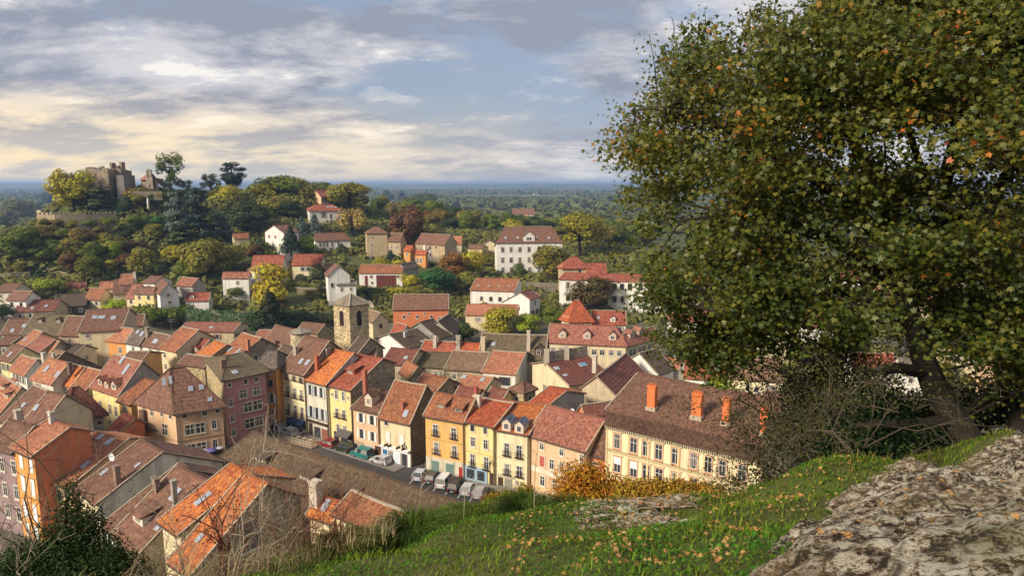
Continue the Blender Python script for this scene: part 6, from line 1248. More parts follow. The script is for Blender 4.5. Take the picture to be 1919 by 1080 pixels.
def proto(kind, i):
    if (kind, i) in PROTO: return PROTO[(kind, i)]
    rs = np.random.RandomState(hash_s(kind) + i * 13); lob = []; n = 1900; sz = .036; shell = .5; tr = MB(); mat_ = 'foliage'
    if kind in ('round', 'bush', 'tall', 'open', 'big'):
        z0, z1, cnt = {'round': (.30, .78, 15), 'bush': (.25, .72, 12), 'tall': (.25, .85, 18), 'open': (.24, .92, 36), 'big': (.28, .80, 22)}[kind]
        for j in range(cnt):
            z = z0 + (z1 - z0) * rs.rand(); t = (z - z0) / (z1 - z0); R = (.36 * math.sqrt(max(.1, 1 - (t * 1.1 - .45) ** 2 * 1.7))) * math.sqrt(rs.rand()); a = rs.rand() * 2 * PI
            r = .11 + .10 * rs.rand(); lob.append((R * math.cos(a), R * math.sin(a), z, r * (1.25 if kind != 'open' else .62), r * .9 if kind != 'open' else r * .55))
        n = {'round': 3200, 'bush': 2300, 'tall': 3400, 'open': 2600, 'big': 4200}[kind]; sz = {'open': .022, 'big': .025}.get(kind, .029)
        tr.tube([(0, 0, -.1), (.01, 0, .25), (0, .02, .6)], [.035, .028, .012], 6)
        for j in range(5):
            a = j * 1.26 + rs.rand(); tr.tube([(0, 0, .25 + .06 * j), (.14 * math.cos(a), .14 * math.sin(a), .45 + .06 * j), (.26 * math.cos(a), .26 * math.sin(a), .58 + .06 * j)], [.016, .011, .005], 4)
    elif kind == 'cone':
        for j in range(26): t = j / 26; a = j * 2.4; R = .30 * (1 - t) * .8; lob.append((R * math.cos(a), R * math.sin(a), .06 + .86 * t, .17 * (1 - t) + .05, .10))
        n = 1900; sz = .030; mat_ = 'needles'; tr.tube([(0, 0, -.1), (0, 0, .9)], [.03, .006], 5)
    elif kind == 'cedar':
        for j in range(34):
            t = rs.rand(); z = .12 + .82 * t; a = rs.rand() * 2 * PI; R = .42 * (1 - t * .75) * (.35 + .65 * rs.rand()); lob.append((R * math.cos(a), R * math.sin(a), z, .13 + .06 * rs.rand(), .035))
        n = 2300; sz = .030; shell = .2; mat_ = 'needles'; tr.tube([(0, 0, -.1), (0, 0, .9)], [.035, .01], 6)
        for j in range(8): a = j * 2.4; tr.tube([(0, 0, .2 + .08 * j), (.3 * math.cos(a), .3 * math.sin(a), .22 + .08 * j)], [.012, .004], 4)
    elif kind == 'pine':
        for j in range(30):
            t = rs.rand(); z = .26 + .64 * t; a = rs.rand() * 2 * PI; R = .34 * math.sin(PI * (.18 + .75 * (1 - t))) * (.4 + .6 * rs.rand()); lob.append((R * math.cos(a), R * math.sin(a), z, .11 + .05 * rs.rand(), .07))
        n = 1900; sz = .03; shell = .2; mat_ = 'needles'; tr.tube([(0, 0, -.1), (.01, 0, .5), (0, .01, .95)], [.026, .02, .006], 6)
        for j in range(9): a = j * 2.4; tr.tube([(0, 0, .3 + .065 * j), (.22 * math.cos(a), .22 * math.sin(a), .34 + .065 * j)], [.009, .003], 4)
    elif kind == 'willow':
        for j in range(22):
            a = rs.rand() * 2 * PI; R = .38 * math.sqrt(rs.rand()); lob.append((R * math.cos(a), R * math.sin(a), .5 + .25 * rs.rand() - .3 * R, .09, .26))
        n = 1900; sz = .026; tr.tube([(0, 0, -.1), (0, 0, .6)], [.035, .015], 6)
    elif kind == 'topiary': lob = [(0, 0, .55, .42, .45), (.05, .05, .5, .4, .42)]; n = 2200; sz = .03; shell = .85; tr.tube([(0, 0, -.1), (0, 0, .4)], [.04, .03], 6)
    elif kind == 'bare':
        tr.tube([(0, 0, -.1), (0, .01, .3)], [.05, .04], 6)
        def br(p, d, L_, r, dep):
            q = (p[0] + d[0] * L_, p[1] + d[1] * L_, p[2] + d[2] * L_); tr.tube([p, q], [r, r * .6], 4)
            if dep:
                for _ in range(4):
                    e = np.array(d) + rs.normal(size=3) * .5; e[2] = abs(e[2]) * .8 + .3; e /= np.linalg.norm(e); br(q, e, L_ * .7, r * .55, dep - 1)
        for j in range(6):
            a = j * 1.05; br((0, 0, .28), (math.cos(a) * .6, math.sin(a) * .6, .75), .24, .025, 3)
    if lob:
        P, Q = lobe_points(lob, n, rs, shell); ctr = np.array([0, 0, .5]); out_ = (P - ctr); out_ /= np.linalg.norm(out_, axis=1, keepdims=True) + 1e-6
        Nn = Q * .6 + out_ * .5 + rs.normal(size=P.shape) * .27; Nn[:, 2] += .35
        v, f = leaf_quads(P, Nn, sz, rs); 
        # normalise to unit box
        v[:, 2] = (v[:, 2] - min(0, v[:, 2].min())) ; top = v[:, 2].max(); wd_ = np.percentile(np.abs(v[:, :2]), 98.5) * 2
        v = v / np.array([wd_, wd_, top]); cm = np_mesh('crown', v, f, mat_)
        tr.v = [(x / wd_, y / wd_, z / top) for x, y, z in tr.v]
    else: cm = None
    tm = tr.mesh('trunk', 'bark'); PROTO[(kind, i)] = (cm, tm); return PROTO[(kind, i)]
def hash_s(s): return sum((i + 1) * ord(c) for i, c in enumerate(s)) % 9973
FC = dict(green=(0.165, 0.205, 0.026), dark=(0.066, 0.092, 0.029), vdark=(0.035, 0.056, 0.037), olive=(0.250, 0.225, 0.036), yellowgreen=(0.42, 0.37, 0.03), yellow=(0.52, 0.43, 0.04), lime=(0.31, 0.38, 0.03), brown=(0.19, 0.100, 0.042), rust=(0.25, 0.125, 0.03),
          blue=(0.095, 0.125, 0.095), tan=(0.464, 0.343, 0.102), emerald=(0.054, 0.153, 0.041), oliveb=(0.26, 0.195, 0.045), deep=(0.120, 0.155, 0.028), hazy=(0.186, 0.187, 0.075))
VN = [0]
def plant_at(P, kind, hgt, wid, col, label, cat='tree', name=None, group=None):
    i = VN[0] % 3; VN[0] += 1; cm, tm = proto(kind, i); nm = name or {'bush': 'bush', 'cone': 'conifer', 'cedar': 'cedar_tree', 'pine': 'pine_tree', 'willow': 'willow_tree', 'topiary': 'topiary_tree', 'bare': 'bare_tree'}.get(kind, 'broadleaf_tree')
    rt = empty(nm, tuple(P), label, cat, group, rz=random.random() * 6.28, scale=(wid, wid, hgt)); j = .85 + .3 * random.random(); c = FC[col] if isinstance(col, str) else col
    if cm: link('crown', cm, rt, tuple(x * j for x in c))
    link('trunk', tm, rt); return rt
def veg(kind, u, vb, vt, wpx, col, label, cat=None, group=None, d=None):
    P = on_terrain(u, vb) if d is None else at_dist(u, vb, d)
    _, _, zc_ = proj(P); s = zc_ / FPX
    P = P * 1.0; P[2] -= .2
    plant_at(P, kind, max(1.5, (vb - vt) * s * 1.02), max(1.2, wpx * s), col, label, cat or ('bush' if kind == 'bush' else 'tree'), None, group)
V = veg
V('tall', 140, 402, 317, 72, 'yellowgreen', 'tall yellow green tree standing left of the castle keep')
V('cedar', 188, 404, 350, 62, 'dark', 'dark spreading cedar in front of the castle keep')
V('open', 320, 362, 285, 56, 'deep', 'tall airy tree on the skyline right of the chapel', d=372)
V('open', 395, 366, 325, 36, 'deep', 'small airy tree on the skyline left of the pine', d=380); V('pine', 436, 362, 304, 42, 'vdark', 'dark layered pine highest on the skyline', d=382)
V('open', 351, 366, 336, 22, 'deep', 'slim skyline tree just right of the tall airy one', d=372); V('bush', 228, 378, 352, 34, 'dark', 'dark shrub at the foot of the grey castle bastion')
V('tall', 270, 390, 350, 56, 'oliveb', 'olive brown tree below the chapel wall'); V('cedar', 334, 455, 362, 46, 'blue', 'bluish cedar left of the darkest cedar'); V('cedar', 374, 455, 352, 56, 'vdark', 'tallest nearly black cedar on the slope'); V('cedar', 343, 460, 415, 60, 'dark', 'low spreading cedar bough mass under the bluish cedar')
V('big', 425, 398, 346, 66, 'yellowgreen', 'broad yellow green tree under the skyline pine', d=372); V('round', 463, 438, 376, 78, 'dark', 'large domed dark green tree on the upper slope'); V('cedar', 415, 450, 398, 46, 'blue', 'blue green cedar below the domed dark tree')
V('round', 488, 392, 342, 50, 'yellowgreen', 'yellowish tree between the pine and the skyline wood', d=385); V('big', 530, 395, 328, 90, 'green', 'biggest green tree of the skyline wood', d=392); V('big', 570, 392, 334, 62, 'olive', 'olive green tree of the skyline wood beside the villa', d=388); V('round', 602, 366, 340, 44, 'green', 'green tree behind the villa roof', d=400); V('big', 655, 394, 341, 76, 'olive', 'broad olive tree right of the villa', d=375)
V('round', 520, 398, 366, 46, 'olive', 'small olive tree at the foot of the skyline wood'); V('round', 538, 410, 376, 56, 'dark', 'dark rounded tree left of the villa'); V('cone', 566, 446, 404, 36, 'blue', 'left blue spruce below the villa'); V('cone', 590, 446, 400, 40, 'blue', 'right blue spruce below the villa'); V('willow', 660, 446, 388, 60, 'tan', 'straw coloured weeping willow beside the villa lawn')
V('round', 762, 455, 383, 68, 'brown', 'large dark brown copper tree right of the lawn'); V('round', 746, 466, 426, 36, 'rust', 'rust brown tree behind the tan tower house'); V('round', 576, 475, 442, 44, 'lime', 'bright green rounded tree in the chalet garden'); V('cone', 545, 474, 420, 40, 'vdark', 'dark conical evergreen beside the white cottage', d=284); V('cone', 487, 474, 440, 28, 'dark', 'short dark evergreen left of the white cottage')
V('bush', 478, 482, 457, 32, 'brown', 'reddish brown shrub below the short evergreen'); V('big', 390, 535, 446, 84, 'olive', 'very broad olive tree in the middle of the left slope'); V('round', 440, 508, 458, 46, 'olive', 'mid sized olive tree left of the white houses'); V('tall', 516, 580, 490, 80, 'yellow', 'bright yellow tree in front of the pale houses'); V('topiary', 594, 531, 493, 28, 'dark', 'clipped dark egg shaped tree beside the cream house'); V('topiary', 563, 532, 512, 18, 'vdark', 'small clipped dark ball by the cream house'); V('bush', 605, 560, 537, 30, 'dark', 'dark shrub above the tower slope')
V('big', 818, 555, 503, 66, 'emerald', 'deep emerald rounded tree right of the white barn'); V('cone', 732, 489, 467, 20, 'vdark', 'tiny dark cone tree by the tan tower house'); V('bush', 714, 497, 482, 38, 'yellowgreen', 'yellow green shrub in the tower house garden'); V('bush', 745, 498, 486, 26, 'yellow', 'yellow shrub right of the tower house garden'); V('bush', 692, 555, 536, 42, 'deep', 'green shrub under the barn wall'); V('bush', 742, 556, 538, 66, 'yellowgreen', 'long yellow green hedge shrub under the barn')
V('big', 1085, 482, 397, 80, (.30, .26, .02), 'brilliant yellow tree behind the white school'); V('round', 1027, 527, 458, 72, (.19, .16, .02), 'round golden green plane tree in the school courtyard'); V('big', 886, 522, 468, 54, 'yellowgreen', 'yellow green tree left of the school'); V('round', 853, 522, 470, 50, 'rust', 'rust tinted tree left of the yellow green one'); V('round', 872, 548, 508, 54, 'olive', 'olive tree above the white orange roofed house'); V('big', 1110, 590, 516, 84, (.10, .070, .020), 'rust green tree in front of the cream convent'); V('round', 1037, 610, 570, 42, 'green', 'green tree in the yard by the white houses')
V('tall', 945, 632, 574, 62, 'yellowgreen', 'tall yellow green tree behind the huge brown roof'); V('round', 986, 628, 587, 52, 'lime', 'lime green tree right of the tall yellow green one'); V('bush', 930, 630, 604, 54, 'yellowgreen', 'yellowish shrub mass at the left of the lime tree'); V('round', 868, 645, 602, 50, 'deep', 'dark green tree between the black roofs and red roofs'); V('cone', 508, 622, 540, 66, (.030, .036, .014), 'broad dark fir in front of the ivy bank'); V('bush', 928, 732, 706, 28, 'deep', 'small bush among the red roofs'); V('round', 1355, 756, 702, 70, 'lime', 'lime green tree behind the ornate building'); V('bare', 1458, 676, 615, 56, 'brown', 'bare leafless tree before the pale hall')
V('bush', 290, 612, 572, 76, 'green', 'left part of the tall clipped hedge above the roofs'); V('bush', 340, 614, 570, 70, 'deep', 'right part of the tall clipped hedge above the roofs'); V('bush', 232, 582, 557, 60, 'lime', 'bright yellow green shrub before the cream cottage'); V('cone', 112, 584, 552, 36, 'dark', 'dark evergreen among the left roofs'); V('bush', 5, 600, 570, 40, 'dark', 'dark tree clump at the left edge above the roofs')
V('bush', 560, 612, 578, 66, 'dark', 'dark shrub at the foot of the ivy bank'); V('bush', 604, 610, 582, 54, 'deep', 'green shrub left of the church tower'); V('bush', 640, 600, 570, 50, 'dark', 'shrub hidden behind the church tower'); V('bush', 535, 604, 576, 44, 'dark', 'dark shrub right of the broad fir')
for u, vb, vt, w, c, k, lab in [(45, 470, 424, 62, 'green', 'round', 'green tree at the far left below the terrace'), (22, 490, 444, 52, 'deep', 'round', 'deep green tree on the left margin'), (85, 446, 420, 42, 'oliveb', 'bush', 'olive shrub at the foot of the terrace wall'), (118, 452, 426, 46, 'green', 'bush', 'green shrub under the middle of the terrace wall'), (150, 466, 426, 62, 'oliveb', 'round', 'olive brown tree under the terrace wall'), (140, 482, 446, 52, 'olive', 'round', 'olive tree mid slope below the terrace'),
    (205, 478, 438, 50, 'olive', 'round', 'olive tree under the right end of the terrace wall'), (172, 492, 452, 40, 'green', 'round', 'green tree left of the bright green cone'), (217, 492, 449, 28, 'lime', 'tall', 'slender bright green tree on the left slope'), (133, 512, 473, 32, 'brown', 'round', 'round brown tree low on the left slope'), (168, 524, 478, 52, (.16, .17, .02), 'round', 'round yellow green tree low on the left slope'), (206, 508, 486, 36, 'yellow', 'bush', 'pale yellow shrub right of the round yellow green tree'), (250, 482, 450, 44, 'brown', 'round', 'grey brown half bare tree in the slope centre'), (240, 508, 474, 40, 'brown', 'round', 'brown tree below the half bare one'),
    (275, 518, 462, 54, 'olive', 'round', 'olive tree right of the brown tree'), (296, 520, 488, 42, 'dark', 'bush', 'dark shrub behind the upper left roofs'), (330, 502, 458, 44, 'yellowgreen', 'round', 'yellow green tree left of the very broad olive tree'), (345, 524, 484, 44, 'green', 'round', 'green tree above the chalet'), (290, 428, 402, 42, 'emerald', 'bush', 'emerald shrub below the pink roofed house'), (252, 442, 402, 38, 'green', 'tall', 'green tree before the gatehouse'), (75, 532, 503, 32, 'dark', 'cone', 'dark evergreen by the curved stone wall'), (92, 549, 520, 58, 'lime', 'bush', 'light green hedge behind the cream gabled house'), (35, 518, 490, 32, 'olive', 'bush', 'small olive tree by the ruined garden wall'), (235, 458, 430, 44, 'dark', 'bush', 'dark shrub in the upper slope centre'),
    (410, 520, 485, 40, 'green', 'round', 'green tree left of the long white house'), (290, 448, 418, 40, 'olive', 'round', 'olive tree at the cedar foot'), (222, 402, 376, 36, 'emerald', 'bush', 'green creeper mass on the gatehouse'), (110, 478, 448, 44, 'deep', 'round', 'deep green tree left slope centre'), (75, 492, 460, 44, 'green', 'bush', 'green thicket above the curved stone wall'), (185, 446, 424, 44, 'oliveb', 'bush', 'olive thicket under the right of the terrace wall'), (12, 455, 425, 40, 'hazy', 'round', 'hazy green tree at the left frame edge'),
    (40, 424, 372, 62, 'hazy', 'big', 'grey green tree in the plain left of the terrace'), (90, 392, 360, 36, 'blue', 'round', 'bluish tree behind the terrace lodge'), (15, 420, 396, 46, 'oliveb', 'round', 'pale olive tree far left in the plain'), (60, 404, 378, 30, 'hazy', 'round', 'hazy tree left of the bluish one'), (470, 540, 510, 36, 'lime', 'bush', 'small light green palm like shrub by the white house'), (450, 560, 535, 44, 'deep', 'bush', 'green shrub in the hedge garden'), (560, 500, 478, 40, 'brown', 'bush', 'plum coloured shrub left of the cream topiary house'), (640, 545, 520, 26, 'dark', 'bush', 'dark shrub beside the narrow gable house'), (640, 475, 455, 30, 'dark', 'cone', 'dark evergreen right of the chalet'), (655, 560, 540, 40, 'deep', 'bush', 'green shrub right of the white cube house'), (780, 560, 535, 44, 'olive', 'bush', 'olive shrub between the barn and emerald tree'), (770, 545, 512, 40, 'yellowgreen', 'bush', 'yellow green shrub behind the grey shed'),
    (760, 615, 588, 30, 'dark', 'round', 'dark tree in front of the coral house'), (975, 520, 492, 30, 'deep', 'round', 'deep green tree at the school left corner'), (915, 500, 472, 30, 'olive', 'round', 'small tree just left of the school wall'), (725, 385, 356, 48, 'blue', 'cone', 'dark bluish conifer on the wood edge'), (752, 388, 358, 40, 'blue', 'cone', 'second bluish conifer right of the wood edge'), (795, 402, 362, 54, 'deep', 'big', 'large deep green tree behind the copper tree')]:
    V(k, u, vb, vt, w, c, lab)
for u, vb, vt, w, c, k, lab in [(1500, 690, 640, 46, 'green', 'round', 'green tree left of the scarlet roof behind the bare shrub'), (1600, 660, 600, 60, 'deep', 'big', 'deep green tree right of the scarlet roof'), (1690, 650, 590, 60, 'olive', 'big', 'olive tree behind the leaning trunk'), (1560, 600, 550, 60, 'green', 'big', 'green tree below the white house seen through the crown'), (1650, 590, 545, 50, 'olive', 'round', 'olive tree in the gap of the crown'), (1740, 640, 585, 50, 'green', 'round', 'green tree just right of the leaning trunk'), (1540, 640, 600, 50, 'olive', 'round', 'olive tree above the pale hall'), (1470, 560, 515, 60, 'deep', 'big', 'deep green tree beyond the pale hall'), (1400, 560, 515, 60, 'olive', 'big', 'olive tree beyond the convent end'), (1800, 600, 550, 60, 'deep', 'big', 'deep green tree between the two trunks'), (1620, 720, 670, 46, 'olive', 'round', 'olive tree behind the dark ivy'), (1700, 740, 690, 40, 'deep', 'round', 'deep green tree at the foot of the trunk view'), (1520, 740, 700, 40, 'olive', 'bush', 'olive garden shrub behind the bare shrub'), (1570, 770, 730, 40, 'green', 'bush', 'green garden shrub behind the dark ivy'), (1760, 720, 670, 50, 'olive', 'round', 'olive tree between trunk and margin')]:
    V(k, u, vb, vt, w, c, lab)
for u, vb, vt, w, c, lab in [(255, 384, 362, 34, 'olive', 'olive shrub under the left end of the precinct wall'), (283, 380, 362, 30, 'deep', 'deep green shrub under the precinct wall'), (306, 378, 358, 28, 'oliveb', 'olive brown shrub under the right end of the precinct wall'), (330, 376, 354, 34, 'dark', 'dark shrub beside the tall airy tree'), (240, 395, 366, 30, 'dark', 'dark shrub below the castle bastion')]:
    V('bush', u, vb, vt, w, c, lab, d=349)
for u, vb, vt, w, c, lab in [(84, 424, 408, 24, 'olive', 'small olive shrub against the left bend of the terrace wall'), (108, 426, 409, 26, 'oliveb', 'olive brown shrub against the terrace wall left of its middle'), (138, 428, 412, 30, 'olive', 'olive shrub against the middle of the terrace wall'), (170, 428, 410, 28, 'deep', 'deep green shrub against the terrace wall right of its middle'), (202, 426, 406, 30, 'green', 'green shrub against the right end of the terrace wall')]:
    V('bush', u, vb, vt, w, c, lab, d=333)
# the wood behind the village: trees one can tell apart
rs = np.random.RandomState(5); cnt = 0
WL = {'olive': 'olive green tree in the wood behind the village', 'green': 'mid green tree in the wood behind the village', 'deep': 'deep green tree in the wood behind the village', 'oliveb': 'olive brown autumn tree in the wood behind the village', 'yellowgreen': 'yellowing tree in the wood behind the village', 'rust': 'rusty autumn tree in the wood behind the village', 'dark': 'dark green tree in the wood behind the village'}
spots = []
for d in (392, 412, 432, 454, 477, 502, 530, 560, 592, 628, 668):
    st = 6.6 + d * .008
    for x in np.arange(-95, 470, st):
        xx_ = x + rs.normal() * 3.0; yy_ = d + rs.normal() * d * .03; z = T1(xx_, yy_); u, v, zc_ = proj((xx_, yy_, z))
        if not (665 < u < 1215): continue
        if d < 470 and (690 < u < 1075): 
            if d < 410 or u < 760: continue
        spots.append((d, xx_, yy_, z))
for d, x, y, z in spots:
    c = rs.choice(['olive', 'green', 'deep', 'oliveb', 'yellowgreen', 'rust', 'dark'], p=[.25, .22, .18, .14, .06, .05, .10])
    hh = 8.5 + 5 * rs.rand(); plant_at((x, y, z - .3), rs.choice(['round', 'big', 'tall', 'round']), hh, hh * (.8 + .35 * rs.rand()), str(c), WL[str(c)], 'tree', 'broadleaf_tree', WL[str(c)].replace(' tree in', ' trees in')); cnt += 1
# far wood over the plain: one mass
def far_wood():
    rs = np.random.RandomState(9); N_ = 19000; a = rs.uniform(-.78, .78, N_); d = 640 * (9.5 ** rs.rand(N_)); x = d * np.sin(a); y = d * np.cos(a); m_ = vnoise(x / 420.0, y / 260.0, 6, 2)
    keep = (m_ < .53) | (d < 1200); keep &= ~((x > -95) & (x < 470) & (d < 690) & (x / y > -.235) & (x / y < .205)); x, y, d = x[keep], y[keep], d[keep]; z = terrain(x, y); n = len(x)
    k = 9; hh = 8 + 6 * rs.rand(n); R = (4.5 + 3.5 * rs.rand(n)) * (1 + d / 2600)
    dirs = rs.normal(size=(n, k, 3)); dirs /= np.linalg.norm(dirs, axis=2, keepdims=True); dirs[:, :, 2] = np.abs(dirs[:, :, 2])
    C_ = np.stack([x, y, z + hh * .45], 1)[:, None, :]; P = C_ + dirs * np.stack([R, R, hh * .55], 1)[:, None, :]; s = np.repeat(R, k) * .62
    v, f = leaf_quads(P.reshape(-1, 3), (dirs + np.array([0, 0, .3])).reshape(-1, 3), s, rs, .3, .8)
    o = link('far_wood', np_mesh('far_wood', v, f, 'far_wood'), None, (.105, .115, .030)); tag(o, kind='stuff')
far_wood()
# scattered pale farm buildings far out in the plain are too small to tell apart: one speckle of real boxes
rs = np.random.RandomState(21); b = MB()
for i in range(60):
    a = rs.uniform(-.6, .35); d = rs.uniform(1500, 6500); x, y = d * math.sin(a), d * math.cos(a); z = T1(x, y); w = rs.uniform(4, 9); b.box((-w / 2, -5, -2), (w / 2, 3, 4), rs.rand() * 3, (x, y, z + 3))
tag(b.build('far_hamlets', 'concrete'), kind='stuff')
# undergrowth on the hillside: countless low shrubs
def undergrowth():
    rs = np.random.RandomState(3); N_ = 14500; u = rs.uniform(-60, 1250, N_); d = rs.uniform(225, 420, N_); u[12000:] = rs.uniform(1440, 1960, 2500); d[12000:] = rs.uniform(150, 400, 2500); x = (u - 960) / FPX * d; y = d * np.ones(N_); z = terrain(x, y); sl_ = np.abs(terrain(x, y + 6) - z)
    keep = (vnoise(x / 14, y / 14, 8, 3) + .05 * sl_ > .42); x, y, z = x[keep], y[keep], z[keep]; n = len(x); k = 16; R = .9 + 2.0 * rs.rand(n); dr = rs.normal(size=(n, k, 3)); dr /= np.linalg.norm(dr, axis=2, keepdims=True); dr[:, :, 2] = np.abs(dr[:, :, 2])
    P = np.stack([x, y, z], 1)[:, None, :] + dr * np.stack([R, R, R * .9], 1)[:, None, :]
    v, f = leaf_quads(P.reshape(-1, 3), (dr + np.array([0, -.2, .3])).reshape(-1, 3), np.repeat(R, k) * .34, rs); o = link('undergrowth', np_mesh('undergrowth', v, f, 'far_wood'), None, (.14, .135, .030)); tag(o, kind='stuff')
undergrowth()
# ivy bank: creeper over the retaining wall in front of the gardens
def ivy_wall(label, pts, base, col, thick=.8, dens=22):
    W = [on_terrain(u, v) for u, v in pts]; o = W[0]; rt = empty('ivy_wall', tuple(o), label, 'hedge'); rs = np.random.RandomState(hash_s(label)); P = []; b = MB()
    for p, q in zip(W[:-1], W[1:]):
        L_ = np.linalg.norm((q - p)[:2]); n = int(L_ * dens * base / 3); t = rs.rand(n); zt = rs.rand(n); pp = p[None] * (1 - t)[:, None] + q[None] * t[:, None] - o; zz_ = (zt * (base + .5))
        P.append(np.stack([pp[:, 0] + rs.normal(size=n) * .2, pp[:, 1] - thick * (.5 + rs.rand(n) * .8) + .8 * (zt > .85) * rs.rand(n), pp[:, 2] + zz_], 1)); p_ = p - o; q_ = q - o
        b.quad((p_[0], p_[1], p_[2] - 2), (q_[0], q_[1], q_[2] - 2), (q_[0], q_[1], q_[2] + base), (p_[0], p_[1], p_[2] + base)); b.quad((p_[0], p_[1], p_[2] + base), (q_[0], q_[1], q_[2] + base), (q_[0], q_[1] + .6, q_[2] + base), (p_[0], p_[1] + .6, p_[2] + base))
    b.build('masonry', 'rubble_stone', rt, (.2, .17, .12)); P = np.concatenate(P); Nn = rs.normal(size=P.shape) * .5 + np.array([0, -1, .4]); v, f = leaf_quads(P, Nn, .30 * np.ones(len(P)), rs); tag(link('ivy', np_mesh('ivy', v, f, 'foliage'), rt, FC[col]), kind='stuff')
ivy_wall('long ivy covered wall left of the broad fir', [(352, 618), (400, 620), (450, 622), (492, 622)], 6.5, 'emerald'); ivy_wall('ivy covered wall right of the broad fir', [(524, 618), (570, 614), (620, 612)], 5.0, 'dark')
# ================================================================== viewpoint hill: turf, limestone, shrubs, maple
FG = []
for u, v, d in [(450,1100,7.5),(700,1085,5.6),(960,1085,5.0),(1200,1085,4.4),(1380,1080,4.0),(560,1052,8.6),(720,996,9.4),(850,958,10.6),(950,933,11.6),(1150,952,11.8),(1300,955,12.2),(1450,918,13.0),(1600,897,13.5),(1750,866,13.0),(1900,838,14.0),
                (900,1010,7.6),(1100,1000,7.8),(1300,980,8.2),(1500,985,6.2),(1640,885,9.2),(1919,812,11.5),(1919,1080,2.9),(1650,1080,3.4),(2100,1000,3.2),(2200,850,9.0),(1780,950,5.6),(300,1180,8.5),(100,1240,9.0),(-100,1250,9.5),(2100,840,14),(1700, 878, 12)]:
    FG.append(at_dist(u, v, d))
for u, v, d in [(560,1052,8.6),(720,996,9.4),(850,958,10.6),(950,933,11.6),(1150,952,11.8),(1300,955,12.2),(1450,918,13.0),(1600,897,14.5),(1750,866,15.0),(1900,838,16.0),(2100,840,16),(300,1180,8.5),(100,1240,9.0),(-100,1250,9.5)]:
    P = at_dist(u, v, d); r = np.array([P[0], P[1]]) / math.hypot(P[0], P[1])
    for k, dz in ((2.5, 1.6 + .09 * d * 2.5 / 10 + .5), (6, 5.5), (14, 16.0)): FG.append(np.array([P[0] + r[0] * k, P[1] + r[1] * k, P[2] - dz - k * .25]))
FG = np.array(FG)
def hill(x, y):
    x = np.asarray(x, float); y = np.asarray(y, float); d2 = (x.ravel()[:, None] - FG[None, :, 0]) ** 2 + (y.ravel()[:, None] - FG[None, :, 1]) ** 2 + .25; w = d2 ** -1.8
    return ((w * FG[None, :, 2]).sum(1) / w.sum(1)).reshape(x.shape)
RE = [at_dist(*p)[:2] for p in [(1360,1090,3.9),(1425,1020,5.2),(1478,980,6.2),(1535,928,7.4),(1615,882,9.2),(1705,858,10.4),(1795,836,11.0),(1919,808,11.8),(2250,790,12.5)]]
RE = np.array(RE)
def rock_in(x, y):
    """signed distance to the rock's left edge, positive on the rock"""
    x = np.asarray(x, float); y = np.asarray(y, float); best = np.full(x.shape, 1e9); sg = np.ones(x.shape)
    ext = np.concatenate([[RE[0] - (RE[1] - RE[0]) * 4], RE, [RE[-1] + (RE[-1] - RE[-2]) * 4]])
    for p, q in zip(ext[:-1], ext[1:]):
        d = q - p; t = np.clip(((x - p[0]) * d[0] + (y - p[1]) * d[1]) / (d @ d), 0, 1); dx = x - p[0] - t * d[0]; dy = y - p[1] - t * d[1]; dist = np.hypot(dx, dy); s = np.sign(d[1] * dx - d[0] * dy); m_ = dist < best; best = np.where(m_, dist, best); sg = np.where(m_, s, sg)
    return best * sg
gx = np.arange(-13, 22, .2); gy = np.arange(.6, 27, .2); GX, GY = np.meshgrid(gx, gy); GZ = hill(GX, GY) + (vnoise(GX * .9, GY * .9, 2, 4) - .5) * .22; nx_, ny_ = len(gx), len(gy); idx = np.arange(nx_ * ny_).reshape(ny_, nx_); fc = np.stack([idx[:-1, :-1], idx[:-1, 1:], idx[1:, 1:], idx[1:, :-1]], -1).reshape(-1, 4)
nn_ = vnoise(GX.ravel() * 1.3, GY.ravel() * 1.3, 4, 4)[:, None]; cov = np.array([[.055, .085, .012]]) * (1 - nn_) + np.array([[.095, .080, .028]]) * nn_
me = np_mesh('hilltop_ground', np.stack([GX.ravel(), GY.ravel(), GZ.ravel()], 1), fc, 'turf', {'cover': ('FLOAT_COLOR', np.concatenate([cov, np.ones((len(cov), 1))], 1))}, True); tag(link('hilltop_ground', me), kind='structure')
def ghill(x, y): return hill(x, y) + (vnoise(x * .9, y * .9, 2, 4) - .5) * .22
# limestone shelf, stepped in thin beds
gx = np.arange(.2, 12.5, .032); gy = np.arange(1.8, 14, .032); GX, GY = np.meshgrid(gx, gy)
S_ = rock_in(GX, GY) + (vnoise(GX * 2.2, GY * 2.2, 12, 4) - .5) * .5
ca, sa = math.cos(.45), math.sin(.45); RX = GX * ca + GY * sa; RY = -GX * sa + GY * ca
big_ = vnoise(RX * .55, RY * 1.5, 31, 5); mid_ = vnoise(RX * 1.8 + big_ * 2, RY * 4.6, 33, 5); fin_ = vnoise(RX * 7 + mid_ * 3, RY * 15, 35, 4)
hh = .30 * big_ + .26 * mid_; stp = .042; q = hh / stp; fr = q - np.floor(q); hh = (np.floor(q) + sstep(.80, 1.0, fr)) * stp
hz_ = hill(GX, GY) + .28 * sstep(-.05, .55, S_) - .12 + (hh - .28) * 1.0 * sstep(-.1, .5, S_) - .45 * (1 - sstep(-.35, .05, S_)) + (fin_ - .5) * .075 + .02
pat = None
nx_, ny_ = len(gx), len(gy); idx = np.arange(nx_ * ny_).reshape(ny_, nx_); fc = np.stack([idx[:-1, :-1], idx[:-1, 1:], idx[1:, 1:], idx[1:, :-1]], -1).reshape(-1, 4)
fm = (S_.ravel()[fc] > -.45).any(1); fc = fc[fm]; moss = (sstep(.60, .76, vnoise(GX * 1.1, GY * 1.6, 41, 4)) * (big_ < .55)).ravel()
